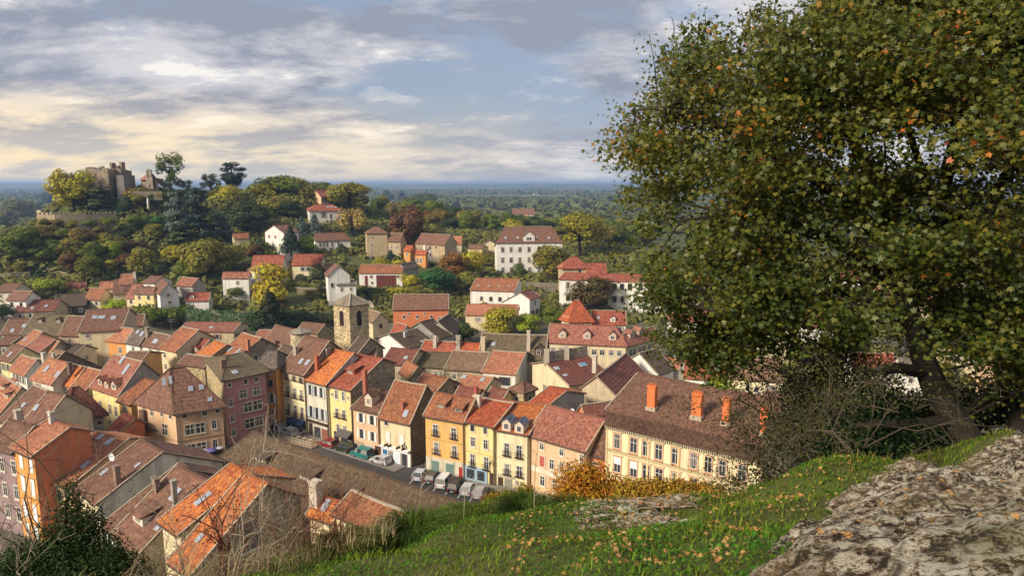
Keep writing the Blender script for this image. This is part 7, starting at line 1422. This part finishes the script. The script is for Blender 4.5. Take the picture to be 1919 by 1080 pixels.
used, inv = np.unique(fc, return_inverse=True); vv = np.stack([GX.ravel(), GY.ravel(), hz_.ravel()], 1)[used]
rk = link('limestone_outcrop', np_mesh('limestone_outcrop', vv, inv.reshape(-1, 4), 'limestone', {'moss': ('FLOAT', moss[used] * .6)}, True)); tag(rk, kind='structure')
# small bare rock patches in the turf
for i, (u, v, d, r, lab) in enumerate([(1190, 972, 9.0, .60, 'flat cracked limestone slab showing through the grass'), (1300, 985, 8.0, .45, 'small pale stone in the turf right of the flat slab'), (1160, 985, 8.3, .4, 'small pale stone in the turf left of the flat slab')]):
    P = at_dist(u, v, d); P[2] = float(ghill(P[0:1], P[1:2])[0]); n = 26; t = np.linspace(-1, 1, n); A_, B_ = np.meshgrid(t, t); ed = 1 - np.hypot(A_, B_) + (vnoise(A_ * 2 + i, B_ * 2, 51, 4) - .5) * 1.7
    z = np.floor((vnoise(A_ * 3 + i * 5, B_ * 5, 52, 4)) * 6) / 6 * .10 * sstep(0, .25, ed) - .12 * (1 - sstep(-.05, .12, ed)) - .015; idx = np.arange(n * n).reshape(n, n); fc2 = np.stack([idx[:-1, :-1], idx[:-1, 1:], idx[1:, 1:], idx[1:, :-1]], -1).reshape(-1, 4)
    X2 = A_ * r * 1.5; Y2 = B_ * r; zg_ = ghill(P[0] + X2, P[1] + Y2) - P[2]; o = link('stone_slab', np_mesh('stone_slab', np.stack([X2.ravel(), Y2.ravel(), (z + zg_).ravel()], 1), fc2, 'limestone'), None, None, tuple(P)); tag(o, lab, 'stone')
# grass
def blades(x, y, z, hgt, wid, rs, lean=.5):
    n = len(x); a = rs.rand(n) * 2 * PI; dx, dy = np.cos(a), np.sin(a); l = hgt * lean * (.3 + rs.rand(n)); b0 = np.stack([x, y, z], 1); side = np.stack([-dy, dx, np.zeros(n)], 1) * (wid / 2)[:, None]; ld = np.stack([dx, dy, np.zeros(n)], 1)
    m1 = b0 + ld * (l * .3)[:, None] + np.array([0, 0, 1]) * (hgt * .6)[:, None]; tp = b0 + ld * l[:, None] + np.array([0, 0, 1]) * hgt[:, None] * (.95 - .2 * rs.rand(n))[:, None]
    v = np.stack([b0 - side, b0 + side, m1 + side * .75, m1 - side * .75, tp + side * .12, tp - side * .12], 1).reshape(-1, 3); k = np.arange(n)[:, None] * 6
    f = np.concatenate([k + np.array([0, 1, 2, 3]), k + np.array([3, 2, 4, 5])], 1).reshape(-1, 4); return v, f
rs = np.random.RandomState(17)
def turf(n, name, col, hr, wr, test, umin=350, umax=1900, lean=.6, kind='stuff', seed=1, zo=0):
    rs = np.random.RandomState(seed); x = rs.uniform(-4.5, 13, n * 3); y = rs.uniform(2.6, 16.5, n * 3); z = ghill(x, y); q = np.stack([x, y, z], 1) - CAM; zc_ = q[:, 1] * CP - q[:, 2] * SP; u = (W0 - 1) / 2 + FPX * q[:, 0] / zc_; yc = q[:, 1] * SP + q[:, 2] * CP; v = H0 / 2 - FPX * yc / zc_
    ok = (u > umin) & (u < umax) & (v < 1140) & (rock_in(x, y) < .38); nz = vnoise(x * 1.7, y * 1.7, 61, 3); ok &= test(u, v, x, y, nz, rs.rand(len(x))); x, y, z = x[ok][:n], y[ok][:n], z[ok][:n]; nz = nz[ok][:n]
    hgt = (hr[0] + (hr[1] - hr[0]) * rs.rand(len(x))) * (.6 + .8 * nz); wid = wr * (.7 + .6 * rs.rand(len(x))); v, f = blades(x, y, z - .02 + zo, hgt, wid, rs, lean); tag(link(name, np_mesh(name, v, f, 'grass'), None, col), kind=kind)
slabc = [at_dist(1190, 972, 9.0)[:2]]
def near_slab(x, y): return np.hypot((x - slabc[0][0]) / .95, (y - slabc[0][1]) / .6) > .8
turf(70000, 'grass', (.14, .21, .016), (.04, .105), .012, lambda u, v, x, y, nz, r: near_slab(x, y) & (r < .35 + nz), seed=1)
turf(9000, 'tall_grass', (.14, .16, .02), (.14, .32), .012, lambda u, v, x, y, nz, r: (np.hypot(x, y) > 9.9 + .0015 * np.abs(u - 1000)) & (r < nz * 1.1) & (u < 1560), seed=2)
turf(9000, 'olive_grass', (.20, .17, .035), (.08, .20), .012, lambda u, v, x, y, nz, r: (u > 1150) & (np.hypot(x, y) > 8.5) & (r < nz), seed=3)
turf(3500, 'straw', (.40, .28, .10), (.12, .30), .012, lambda u, v, x, y, nz, r: (u > 1120) & (u < 1420) & (np.hypot(x, y) > 11.6), seed=4, umin=1120, umax=1420)
def clover():
    rs = np.random.RandomState(8); n = 60000; x = rs.uniform(-4, 6, n); y = rs.uniform(3, 13, n); z = ghill(x, y); ok = (vnoise(x * 1.5, y * 1.5, 71, 3) > .47) & (rock_in(x, y) < .3) & near_slab(x, y); q = np.stack([x, y, z], 1)[ok]; q[:, 2] += .03 + .05 * rs.rand(len(q)); Nn = rs.normal(size=q.shape) * .45 + np.array([0, -.15, 1]); v, f = leaf_quads(q, Nn, np.full(len(q), .013), rs, .3, .85); tag(link('clover', np_mesh('clover', v, f, 'grass'), None, (.070, .150, .014)), kind='stuff')
clover()
# tussocks
def tussock(u, v, d, r, hh, n, label, col=(.08, .13, .016)):
    P = at_dist(u, v, d); P[2] = float(ghill(P[:1], P[1:2])[0]); rs = np.random.RandomState(int(u)); a = rs.rand(n) * 2 * PI; rr = r * .35 * np.sqrt(rs.rand(n)); x = rr * np.cos(a); y = rr * np.sin(a); L_ = hh * (.6 + .6 * rs.rand(n)); out_ = .35 + .8 * rs.rand(n); W_ = .012
    b0 = np.stack([x, y, np.zeros(n)], 1); dr = np.stack([np.cos(a), np.sin(a), np.zeros(n)], 1); sd_ = np.stack([-np.sin(a), np.cos(a), np.zeros(n)], 1) * W_ / 2; up = np.array([0, 0, 1.]); m1 = b0 + dr * (L_ * out_ * .4)[:, None] + up * (L_ * .7)[:, None]; tp = b0 + dr * (L_ * out_ * 1.1)[:, None] + up * (L_ * (.75 - .35 * (out_ - .35)))[:, None]
    vv = np.stack([b0 - sd_, b0 + sd_, m1 + sd_, m1 - sd_, tp + sd_ * .2, tp - sd_ * .2], 1).reshape(-1, 3); k = np.arange(n)[:, None] * 6; f = np.concatenate([k + np.array([0, 1, 2, 3]), k + np.array([3, 2, 4, 5])], 1).reshape(-1, 4); rt = tag(link('grass_tussock', np_mesh('grass_tussock', vv, f, 'grass'), None, col, tuple(P)), label, 'grass tuft')
tussock(770, 1008, 9.1, .9, .42, 900, 'big shaggy grass tussock at the left of the turf'); tussock(915, 1048, 6.9, .35, .22, 350, 'small dark grass tuft in the middle of the turf'); tussock(985, 955, 11.0, 1.0, .40, 900, 'long dark grass tussock on the turf edge', (.06, .10, .014)); tussock(1060, 950, 11.2, .9, .38, 800, 'grass tussock right of the long dark one', (.07, .10, .014)); tussock(1365, 940, 10.5, .8, .36, 700, 'grass tussock beside the orange dry grass', (.09, .12, .02)); tussock(640, 1040, 8.6, .7, .34, 600, 'pale grass tussock near the dry stems', (.14, .15, .03))
# fallen leaves: one maple leaf mesh, many individual leaves
lm = MB(); out_ = []
for j, (a, r) in enumerate([(-90, .25), (-55, .55), (-35, .35), (-10, .85), (15, .45), (45, .95), (62, .55), (90, 1.1), (118, .55), (135, .95), (165, .45), (190, .85), (215, .35), (235, .55)]):
    out_.append((r * .05 * math.cos(math.radians(a)), r * .05 * math.sin(math.radians(a)), .012 * abs(math.cos(math.radians(a * 2))) * r))
for p, q in zip(out_, out_[1:] + out_[:1]): lm.tri((0, 0, 0), p, q)
leafme = lm.mesh('fallen_leaf', 'dead_leaf'); rs = np.random.RandomState(23); cnt = 0
for i in range(4000):
    if cnt >= 285: break
    u = rs.uniform(900, 1910); v = rs.uniform(935, 1078); 
    # intersect the hill
    r_ = ray(u, v); ts = np.arange(2.5, 16, .1); PP = CAM[None] + r_[None] * ts[:, None]; g = ghill(PP[:, 0], PP[:, 1]); k = np.nonzero(PP[:, 2] < g)[0]
    if not len(k): continue
    P = PP[k[0]]; si = float(rock_in(P[:1], P[1:2])[0]); dens = .9 if u > 1080 and si < .1 else .3
    if rs.rand() > dens * (.35 + vnoise(np.array([P[0] * 1.5]), np.array([P[1] * 1.5]), 77, 2)[0]): continue
    z = g[k[0]] + .06
    if si > .1:
        ix = min(len(gx) - 1, max(0, int((P[0] - gx[0]) / .032))); iy = min(len(gy) - 1, max(0, int((P[1] - gy[0]) / .032))); z = hz_[iy, ix] + .015
    o = link('fallen_leaf', leafme, None, None, (P[0], P[1], z)); o.rotation_euler = (rs.normal() * .4, rs.normal() * .4, rs.rand() * 6.28); s = .34 + .28 * rs.rand(); o.scale = (s, s, s)
    on_r = si > .1; tag(o, 'dry fallen maple leaf lying on the limestone' if on_r else 'dry fallen maple leaf lying in the turf', 'leaf', 'fallen leaves on the rock' if on_r else 'fallen leaves in the turf'); cnt += 1
n = 3500; x = rs.uniform(0, 6, n); y = rs.uniform(4, 12, n); k = (rock_in(x, y) < .0) & (vnoise(x * 1.5, y * 1.5, 77, 2) > .45); q = np.stack([x, y, ghill(x, y) + .05], 1)[k]; v, f = leaf_quads(q, rs.normal(size=q.shape) * .4 + np.array([0, 0, 1]), np.full(len(q), .022), rs); tag(link('leaf_litter', np_mesh('leaf_litter', v, f, 'dead_leaf')), kind='stuff')
# ---------------------------------------------------------------- maple
def star_leaves(P, Nn, size, rs):
    n = len(P); Nn = Nn / (np.linalg.norm(Nn, axis=1, keepdims=True) + 1e-9); t = rs.normal(size=(n, 3)); a = np.cross(Nn, t); a /= np.linalg.norm(a, axis=1, keepdims=True) + 1e-9; b = np.cross(Nn, a); s = size[:, None]
    pr = [(0, -.75), (.98, -.2), (.42, .15), (.5, .9), (0, .5), (-.5, .9), (-.42, .15), (-.98, -.2)]
    v = np.stack([P + a * x * s + b * y * s + Nn * (abs(x) * -.25) * s for x, y in pr], 1).reshape(-1, 3); return v, np.arange(8 * n).reshape(-1, 8)
def maple():
    base = at_dist(1798, 812, 15.5); base[2] = float(ghill(base[:1], base[1:2])[0]); rs = np.random.RandomState(44)
    W = lambda u, v, d: at_dist(u, v, d) - base
    rt = empty('maple_tree', tuple(base), 'big leaning maple with green and orange leaves filling the right side', 'tree'); tb = MB()
    tb.tube([W(1810, 830, 15.5), W(1792, 790, 15.5), W(1752, 730, 15.4), W(1728, 670, 15.3), W(1712, 610, 15.2), W(1690, 540, 15.0), W(1672, 470, 14.8)], [.34, .27, .25, .22, .19, .16, .13], 9)
    limbs = [[(1728, 670, 15.3), (1770, 560, 16), (1800, 470, 16.3), (1760, 380, 16), (1720, 300, 15.5), (1690, 200, 15.4)], [(1712, 610, 15.2), (1640, 560, 14.4), (1560, 540, 13.8), (1440, 560, 13.2), (1350, 590, 13)], [(1690, 540, 15), (1600, 470, 14), (1480, 420, 13.4), (1360, 400, 13)], [(1672, 470, 14.8), (1590, 380, 14), (1480, 300, 13.8), (1360, 240, 13.6), (1250, 200, 13.4)],
             [(1672, 470, 14.8), (1650, 360, 15.2), (1590, 250, 15), (1540, 140, 14.8), (1500, 60, 14.8)], [(1800, 470, 16.3), (1850, 400, 15.4), (1900, 300, 14.8), (1960, 180, 14.6)], [(1760, 380, 16), (1790, 260, 16), (1800, 120, 15.6), (1790, -40, 15.6)], [(1740, 700, 15.4), (1680, 690, 14.6), (1620, 700, 14.2)], [(1790, 790, 15.5), (1730, 795, 15), (1660, 795, 14.5), (1600, 800, 14.2)]]
    for l in limbs:
        pts = [W(*p) for p in l]; n = len(pts); tb.tube(pts, [.15 * (1 - .8 * i / n) for i in range(n)], 6)
    tb.build('trunk', 'bark', rt)
    # crown outline in the view, given its own depth: clusters of twigs
    poly = [(1165, 285), (1195, 225), (1245, 245), (1250, 130), (1290, 70), (1330, 25), (1375, 70), (1420, 18), (1490, 60), (1500, -20), (1560, -90), (1750, -220), (2150, -200), (2150, 640), (1960, 700), (1900, 700), (1850, 690), (1790, 690), (1760, 640), (1700, 640), (1640, 620), (1580, 640), (1520, 600), (1480, 640), (1430, 600), (1405, 640), (1395, 690), (1330, 725), (1290, 690), (1250, 700), (1240, 610), (1250, 560), (1225, 480), (1240, 430), (1205, 390), (1175, 330)]
    PX = np.array(poly, float)
    def inside(u, v):
        r = np.zeros(len(u), bool); j = len(PX) - 1
        for i in range(len(PX)):
            a, b_ = PX[i], PX[j]; c_ = ((a[1] > v) != (b_[1] > v)) & (u < (b_[0] - a[0]) * (v - a[1]) / (b_[1] - a[1] + 1e-9) + a[0]); r ^= c_; j = i
        return r
    n = 960; u = rs.uniform(1140, 2080, n); v = rs.uniform(-180, 700, n); ok = inside(u, v); low = (v > 540) & (u > 1560); thr = np.where((u > 1560) & (v > 250), .46, .30); ok &= vnoise(u / 60.0, v / 60.0, 95, 2) > np.where((u > 1560) & (v > 420), .42, .25); ok &= vnoise(u / 90.0, v / 90.0, 91, 2) > thr; ok &= ~((np.abs(u - (1716 + (v - 600) * .42)) < 60) & (v > 560) & (rs.rand(n) < .8)); u, v = u[ok], v[ok]
    xu = np.array([1250, 1275, 1300, 1335, 1370, 1395, 1420, 1450, 1230, 1260, 1330, 1380, 1430, 1475, 1185, 1205, 1220, 1200, 1235]); xv = np.array([640, 610, 660, 690, 660, 620, 590, 600, 570, 560, 620, 570, 545, 560, 260, 300, 350, 225, 410]); u = np.concatenate([u, xu]); v = np.concatenate([v, xv]); nb_x = len(xu)
    e = np.hypot((u - 1640) / 520, (v - 300) / 420); dep = 15.0 + rs.uniform(-1, 1, len(u)) * 3.6 * np.sqrt(np.clip(1.15 - np.minimum(e, 1.1) ** 2, .06, 1))
    B_ = np.array([W(a, b_, c_) for a, b_, c_ in zip(u, v, dep)]); tw = MB(); LP = np.array([W(*p) for l in limbs for p in l])
    for c_ in B_[::2]:
        k = LP[np.argmin(((LP - c_) ** 2).sum(1) + rs.rand(len(LP)) * 3)]; m_ = (k + c_) / 2 + np.array([rs.normal() * .2, rs.normal() * .2, .25])
        if np.linalg.norm(k - c_) < 5: tw.tube([k, m_, c_], [.035, .022, .008], 4)
    q_ = 15; nb_ = len(B_); d_ = rs.normal(size=(nb_ * q_, 3)); d_ /= np.linalg.norm(d_, axis=1, keepdims=True); d_ *= rs.rand(nb_ * q_)[:, None] ** .5
    sz_ = np.repeat(.48 + .42 * rs.rand(nb_), q_)[:, None]; out2 = np.repeat(B_ / (np.linalg.norm(B_, axis=1, keepdims=True) + 1e-6), q_, 0)
    C_ = np.repeat(B_, q_, 0) + d_ * sz_ * np.array([1.1, 1.1, .75]); C_[:, 2] -= .22 * (d_ * out2).sum(1) * sz_[:, 0]
    for c_, b0 in zip(C_[::4], np.repeat(B_, q_, 0)[::4]): tw.tube([b0, c_], [.010, .004], 3)
    tag(tw.build('twigs', 'bark', rt), kind='stuff')
    m = 19; N_ = len(C_) * m; off = rs.normal(size=(N_, 3)) * np.array([.17, .17, .11]); P = np.repeat(C_, m, 0) + off
    Nn = rs.normal(size=P.shape) * .75 + np.array([-.2, -.35, .6]); sz = .050 * (.6 + .7 * rs.rand(N_)); v_, f_ = star_leaves(P, Nn, sz, rs)
    ub = np.repeat(u, q_ * m); vb_ = np.repeat(v, q_ * m); cb = np.repeat(rs.rand(len(C_)), m); au = .40 * np.repeat(np.repeat(rs.rand(nb_), q_), m) + .62 * cb + .09 * sstep(620, 0, vb_) - .15 * sstep(380, 620, vb_) - .15  # lower crown shifted to dark green, so its shade sits in the colour
    tag(link('leaves', np_mesh('leaves', v_, f_, 'maple_leaf', {'autumn': ('FLOAT', np.repeat(au, 8))}), rt), kind='stuff'); print('maple leaves', N_)
    # loose shoots that stick out of the outline
    sh = MB()
    for (a, b_, c_, d_) in [(1232, 190, 1216, 62), (1262, 70, 1258, 30), (1318, 60, 1320, 18), (1405, 40, 1403, 6), (1248, 160, 1226, 95), (1170, 270, 1134, 282), (1390, 50, 1388, 15)]:
        sh.tube([W(a, b_, 13.6), W((a + c_) / 2 + 3, (b_ + d_) / 2, 13.6), W(c_, d_, 13.6)], [.014, .01, .004], 4)
    tag(sh.build('shoots', 'bark', rt), kind='stuff')
maple()
# second trunk at the right margin
b2 = at_dist(1915, 770, 16.5); b2[2] = float(ghill(b2[:1], b2[1:2])[0]) - .2; rt = empty('maple_tree', tuple(b2), 'upright second trunk with yellowing leaves at the right margin', 'tree'); tb = MB(); W = lambda u, v, d: at_dist(u, v, d) - b2
tb.tube([W(1918, 800, 16.5), W(1912, 700, 16.5), W(1898, 600, 16.6), W(1880, 500, 16.8), W(1870, 380, 17)], [.26, .2, .19, .16, .12], 8); tb.tube([W(1905, 640, 16.5), W(1935, 560, 16), W(1990, 470, 16)], [.1, .08, .04], 6); tb.build('trunk', 'bark', rt)
rs = np.random.RandomState(47); n = 110; C_ = np.array([W(a, c, d) for a, c, d in zip(rs.uniform(1840, 2050, n), rs.uniform(500, 740, n), rs.uniform(14.5, 16.5, n))]); P = np.repeat(C_, 20, 0) + rs.normal(size=(n * 20, 3)) * .27; v_, f_ = star_leaves(P, rs.normal(size=P.shape) * .5 + np.array([-.3, -.5, .4]), .06 * (.6 + .6 * rs.rand(len(P))), rs); tag(link('leaves', np_mesh('leaves', v_, f_, 'maple_leaf', {'autumn': ('FLOAT', np.repeat(rs.rand(len(P)) * .85, 8))}), rt), kind='stuff')
# ---------------------------------------------------------------- shrubs round the viewpoint
def twiggy(name, label, base, spec, col, seed, leaf=None, cat='shrub', rad=.012, dep=3, up=.5, arch=.0):
    """spec: list of (u, v, d) stem tips"""
    rs = np.random.RandomState(seed); rt = empty(name, tuple(base), label, cat); tb = MB(); tips = []
    def br(p, d, L_, r, k):
        d = d / np.linalg.norm(d); m_ = p + d * L_ * .5 + rs.normal(size=3) * L_ * .09; q = p + d * L_ + rs.normal(size=3) * L_ * .1; q[2] -= arch * L_ * (dep - k + 1) * .3; tb.tube([p, m_, q], [r, r * .8, r * .6], 4); tips.append(m_); tips.append(q)
        if k:
            for _ in range(rs.randint(2, 5)):
                e = d + rs.normal(size=3) * .65; e[2] += up * .3; br(q if rs.rand() < .6 else m_, e, L_ * (.45 + .35 * rs.rand()), r * .6, k - 1)
    for s_ in spec:
        t = at_dist(*s_) - base; b0 = np.array([rs.normal() * .2, rs.normal() * .2, 0]); br(b0, t - b0, np.linalg.norm(t - b0) * .6, rad * (1 + rs.rand()), dep)
    tag(tb.build('branches', 'twig', rt, col), kind='stuff')
    if leaf:
        n, size, lc_, spread, mt_ = leaf; T = np.array(tips); k = rs.randint(0, len(T), n); P = T[k] + rs.normal(size=(n, 3)) * spread; v, f = leaf_quads(P, rs.normal(size=P.shape) + np.array([-.2, -.3, .5]), np.full(n, size), rs, .3, .6); tag(link('leaves', np_mesh('leaves', v, f, mt_), rt, lc_), kind='stuff')
    return rt
def gb(u, v, d):
    P = at_dist(u, v, d); P[2] = float(ghill(P[:1], P[1:2])[0]) - .1; return P
twiggy('bare_shrub', 'tangled lichen grey shrub with arching bare branches under the maple', gb(1540, 862, 15.5), [(1430, 830, 15), (1450, 760, 15), (1500, 700, 15.5), (1550, 650, 15.5), (1600, 640, 15.5), (1640, 680, 16), (1470, 850, 14.5), (1580, 740, 14.5), (1530, 760, 14.8), (1440, 800, 15.5), (1490, 660, 16), (1620, 760, 15)], (.10, .078, .052), 5, (19000, .028, (.070, .078, .024), .17, 'foliage'), rad=.026, dep=4, arch=.25)
twiggy('bare_shrub', 'low arching twigs reaching left in front of the ornate building', gb(1480, 872, 14.2), [(1400, 860, 14), (1420, 830, 14), (1440, 850, 13.8), (1460, 800, 14)], (.12, .095, .065), 9, (1500, .035, (.06, .045, .02), .12, 'foliage'), rad=.018, dep=3, arch=.3)
def leafmass(name, label, base, blobs, n, size, col, seed, mt_='foliage', cat='shrub', stems=None):
    rs = np.random.RandomState(seed); rt = empty(name, tuple(base), label, cat); Lb = []
    for u, v, d, r, rz in blobs: q = at_dist(u, v, d) - base; Lb.append((q[0], q[1], q[2], r, rz))
    L_ = np.array(Lb); w = L_[:, 3] ** 2; k = rs.choice(len(L_), n, p=w / w.sum()); d = rs.normal(size=(n, 3)); d /= np.linalg.norm(d, axis=1, keepdims=True); r = rs.rand(n) ** .45; P = L_[k, :3] + d * r[:, None] * np.stack([L_[k, 3], L_[k, 3], L_[k, 4]], 1) * (.75 + .5 * rs.rand(n))[:, None]
    v, f = leaf_quads(P, d * .7 + rs.normal(size=P.shape) * .6 + np.array([-.1, -.2, .3]), np.full(n, size), rs, .3, .6); tag(link('leaves', np_mesh('leaves', v, f, mt_), rt, col), kind='stuff'); b = MB()
    for x in Lb: b.tube([(0, 0, -.5), (x[0] * .4, x[1] * .4, x[2] * .5), (x[0], x[1], x[2] + x[4] * .6)], [.04, .025, .008], 5)
    b.build('stem', 'bark', rt); return rt
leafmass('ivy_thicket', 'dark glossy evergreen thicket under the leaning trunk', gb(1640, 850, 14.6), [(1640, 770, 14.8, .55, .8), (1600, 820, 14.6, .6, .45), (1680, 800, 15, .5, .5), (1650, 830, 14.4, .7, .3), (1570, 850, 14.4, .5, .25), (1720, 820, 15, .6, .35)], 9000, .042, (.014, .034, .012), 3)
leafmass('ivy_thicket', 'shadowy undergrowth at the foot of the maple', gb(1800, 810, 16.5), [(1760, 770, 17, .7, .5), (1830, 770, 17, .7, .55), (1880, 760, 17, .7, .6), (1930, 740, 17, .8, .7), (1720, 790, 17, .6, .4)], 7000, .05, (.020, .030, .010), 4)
leafmass('dark_shrub', 'dense dark olive shrub behind the bare arching branches', gb(1560, 850, 16.5), [(1500, 740, 16.4, .6, .7), (1560, 700, 16.6, .7, .8), (1620, 720, 16.6, .7, .7), (1540, 800, 16.2, .8, .6), (1640, 800, 16.4, .8, .7), (1470, 800, 16, .5, .5), (1590, 650, 16.8, .45, .5), (1700, 770, 16.8, .6, .5)], 13000, .036, (.050, .058, .020), 15)
leafmass('golden_bush', 'golden orange autumn bush at the brink of the turf', gb(1095, 935, 14.0) * np.array([1, 1, 1]), [(1080, 900, 14, .55, .42), (1110, 890, 14, .42, .32), (1060, 925, 14, .38, .3), (1140, 915, 14, .38, .32), (1095, 925, 13.8, .6, .3), (1160, 930, 13.8, .3, .22)], 7500, .032, (.42, .20, .022), 6)
leafmass('golden_bush', 'second lower golden bush trailing right along the brink', gb(1200, 945, 13.6), [(1180, 922, 13.6, .42, .26), (1225, 920, 13.7, .42, .24), (1270, 918, 13.8, .38, .20), (1310, 920, 13.9, .3, .16)], 7500, .03, (.38, .23, .03), 16)
leafmass('golden_bush', 'small yellow bush left of the golden orange one', gb(960, 942, 13.2), [(945, 935, 13.2, .3, .16), (985, 925, 13.4, .25, .2), (920, 940, 13, .22, .14)], 1800, .03, (.34, .22, .03), 7)
leafmass('golden_bush', 'orange dry bracken on the brink before the ornate building', gb(1230, 938, 13.5), [(1200, 935, 13.5, .35, .10), (1250, 930, 13.6, .4, .10), (1300, 926, 13.8, .35, .10), (1340, 920, 13.8, .3, .09), (1180, 938, 13.2, .3, .08)], 4200, .03, (.36, .22, .045), 8)
# left: dark juniper, bare shrubs and straw on the steep edge
Pb = at_dist(120, 1160, 9.5)
leafmass('juniper_bush', 'dark green juniper like bush in the lower left corner', Pb, [(128, 935, 9.5, .16, .35), (135, 985, 9.5, .33, .3), (90, 1040, 9.3, .42, .3), (165, 1040, 9.5, .42, .3), (60, 1080, 9.2, .5, .35), (210, 1075, 9.5, .35, .3), (120, 1090, 9, .7, .4), (30, 1060, 9.2, .25, .25), (170, 985, 9.6, .2, .22)], 34000, .017, (.030, .058, .014), 11, 'needles', 'bush')
leafmass('green_bush', 'lower green bush right of the juniper', at_dist(220, 1180, 9), [(215, 1050, 9, .16, .2), (240, 1080, 9, .3, .25), (190, 1090, 8.8, .35, .25)], 8000, .018, (.035, .06, .014), 12, 'foliage', 'bush')
twiggy('bare_shrub', 'tall bare sapling in front of the orange ribbed roof', at_dist(440, 1110, 8.6), [(452, 850, 8.6), (470, 870, 8.6), (440, 900, 8.6), (500, 880, 8.7)], (.34, .27, .18), 21, None, rad=.006, dep=3, up=.9)
twiggy('bare_shrub', 'dark bare thorn shoots above the juniper', at_dist(110, 1100, 9.6), [(78, 815, 9.6), (130, 860, 9.6), (160, 880, 9.6), (120, 840, 9.7)], (.12, .09, .06), 22, None, rad=.010, dep=3, up=.9)
twiggy('bare_shrub', 'leafless grey shrub at the left margin', at_dist(30, 1150, 9.2), [(10, 950, 9.2), (45, 960, 9.2), (60, 980, 9.2), (-10, 990, 9.2)], (.30, .24, .17), 23, None, rad=.010, dep=3, up=.7)
twiggy('red_shrub', 'reddish dried plant with rusty seed heads', at_dist(410, 1120, 8.8), [(405, 935, 8.8), (412, 960, 8.8), (398, 980, 8.8)], (.16, .06, .035), 24, (500, .016, (.17, .045, .02), .05, 'foliage'), rad=.012, dep=2, up=1)
for i, (u, v, w, lab) in enumerate([(560, 1075, 70, 'red brown thorny shrub left of the turf'), (500, 1090, 70, 'pale leafless thicket beside the sapling'), (330, 1110, 70, 'pale bare twigs right of the green bush'), (610, 1050, 50, 'rusty twigs in front of the small orange roof')]):
    twiggy('dry_shrub', lab, at_dist(u, v + 40, 8.8), [(u - w, v - 110, 8.8), (u - w * .4, v - 150, 8.9), (u + w * .2, v - 130, 8.7), (u + w * .8, v - 90, 8.8), (u + w * .5, v - 160, 8.9), (u, v - 70, 8.5)], [(.20, .085, .05), (.33, .26, .17), (.34, .27, .18), (.22, .09, .05)][i], 30 + i, (220, .014, [(.25, .07, .025), (.3, .2, .08), (.25, .2, .08), (.26, .08, .03)][i], .05, 'foliage'), rad=.006, dep=3, up=.6)
def straw_left():
    rs = np.random.RandomState(66); n = 3600; u = rs.uniform(-20, 740, n); d = rs.uniform(8.2, 9.8, n); vb = np.interp(u, [0, 300, 450, 560, 700, 760], [1180, 1150, 1110, 1065, 1010, 985]) + rs.normal(size=n) * 12; P = np.array([at_dist(a, b_, c_) for a, b_, c_ in zip(u, vb, d)]); hh = (.25 + .45 * rs.rand(n)) * np.interp(u, [0, 260, 450, 560, 640, 760], [.7, .85, .8, .5, .35, .3]); v, f = blades(P[:, 0], P[:, 1], P[:, 2], hh, np.full(n, .008), rs, .9); tag(link('dry_grass', np_mesh('dry_grass', v, f, 'grass'), None, (.42, .33, .17)), kind='stuff')
straw_left()
for i, (u, v0, v1) in enumerate([(785, 985, 865), (1000, 950, 800), (868, 960, 890)]):
    P = at_dist(u, v0, 10); t = empty('dry_weed', tuple(P), ['thin pale dry stem left of the parked cars', 'tall thin bare stem before the cream dormer house', 'short dry stem at the end of the parking row'][i], 'plant'); q = at_dist(u + 12, v1, 10) - P; b = MB(); b.tube([(0, 0, -.2), q * .5 + np.array([-.03, 0, 0]), q], [.009, .007, .003], 4)
    for s_ in (.5, .65, .8): b.tube([q * s_, q * s_ + np.array([(-1) ** i * .18, .02, .16])], [.005, .002], 4)
    b.build('stem', 'twig', t, (.30, .24, .15))
# ================================================================== air
b = MB(); b.box((-25500, -1400, -120), (25500, 23500, 92)); me = b.mesh('haze', 'painted'); me.materials.clear()
m = bpy.data.materials.new('haze'); m.use_nodes = True; nt = m.node_tree; nt.nodes.clear(); pv = nt.nodes.new('ShaderNodeVolumePrincipled'); pv.inputs['Color'].default_value = (.44, .64, 1.0, 1); pv.inputs['Density'].default_value = .00015; pv.inputs['Anisotropy'].default_value = 0.2
o_ = nt.nodes.new('ShaderNodeOutputMaterial'); nt.links.new(pv.outputs[0], o_.inputs['Volume']); me.materials.append(m); tag(link('haze', me), kind='stuff')
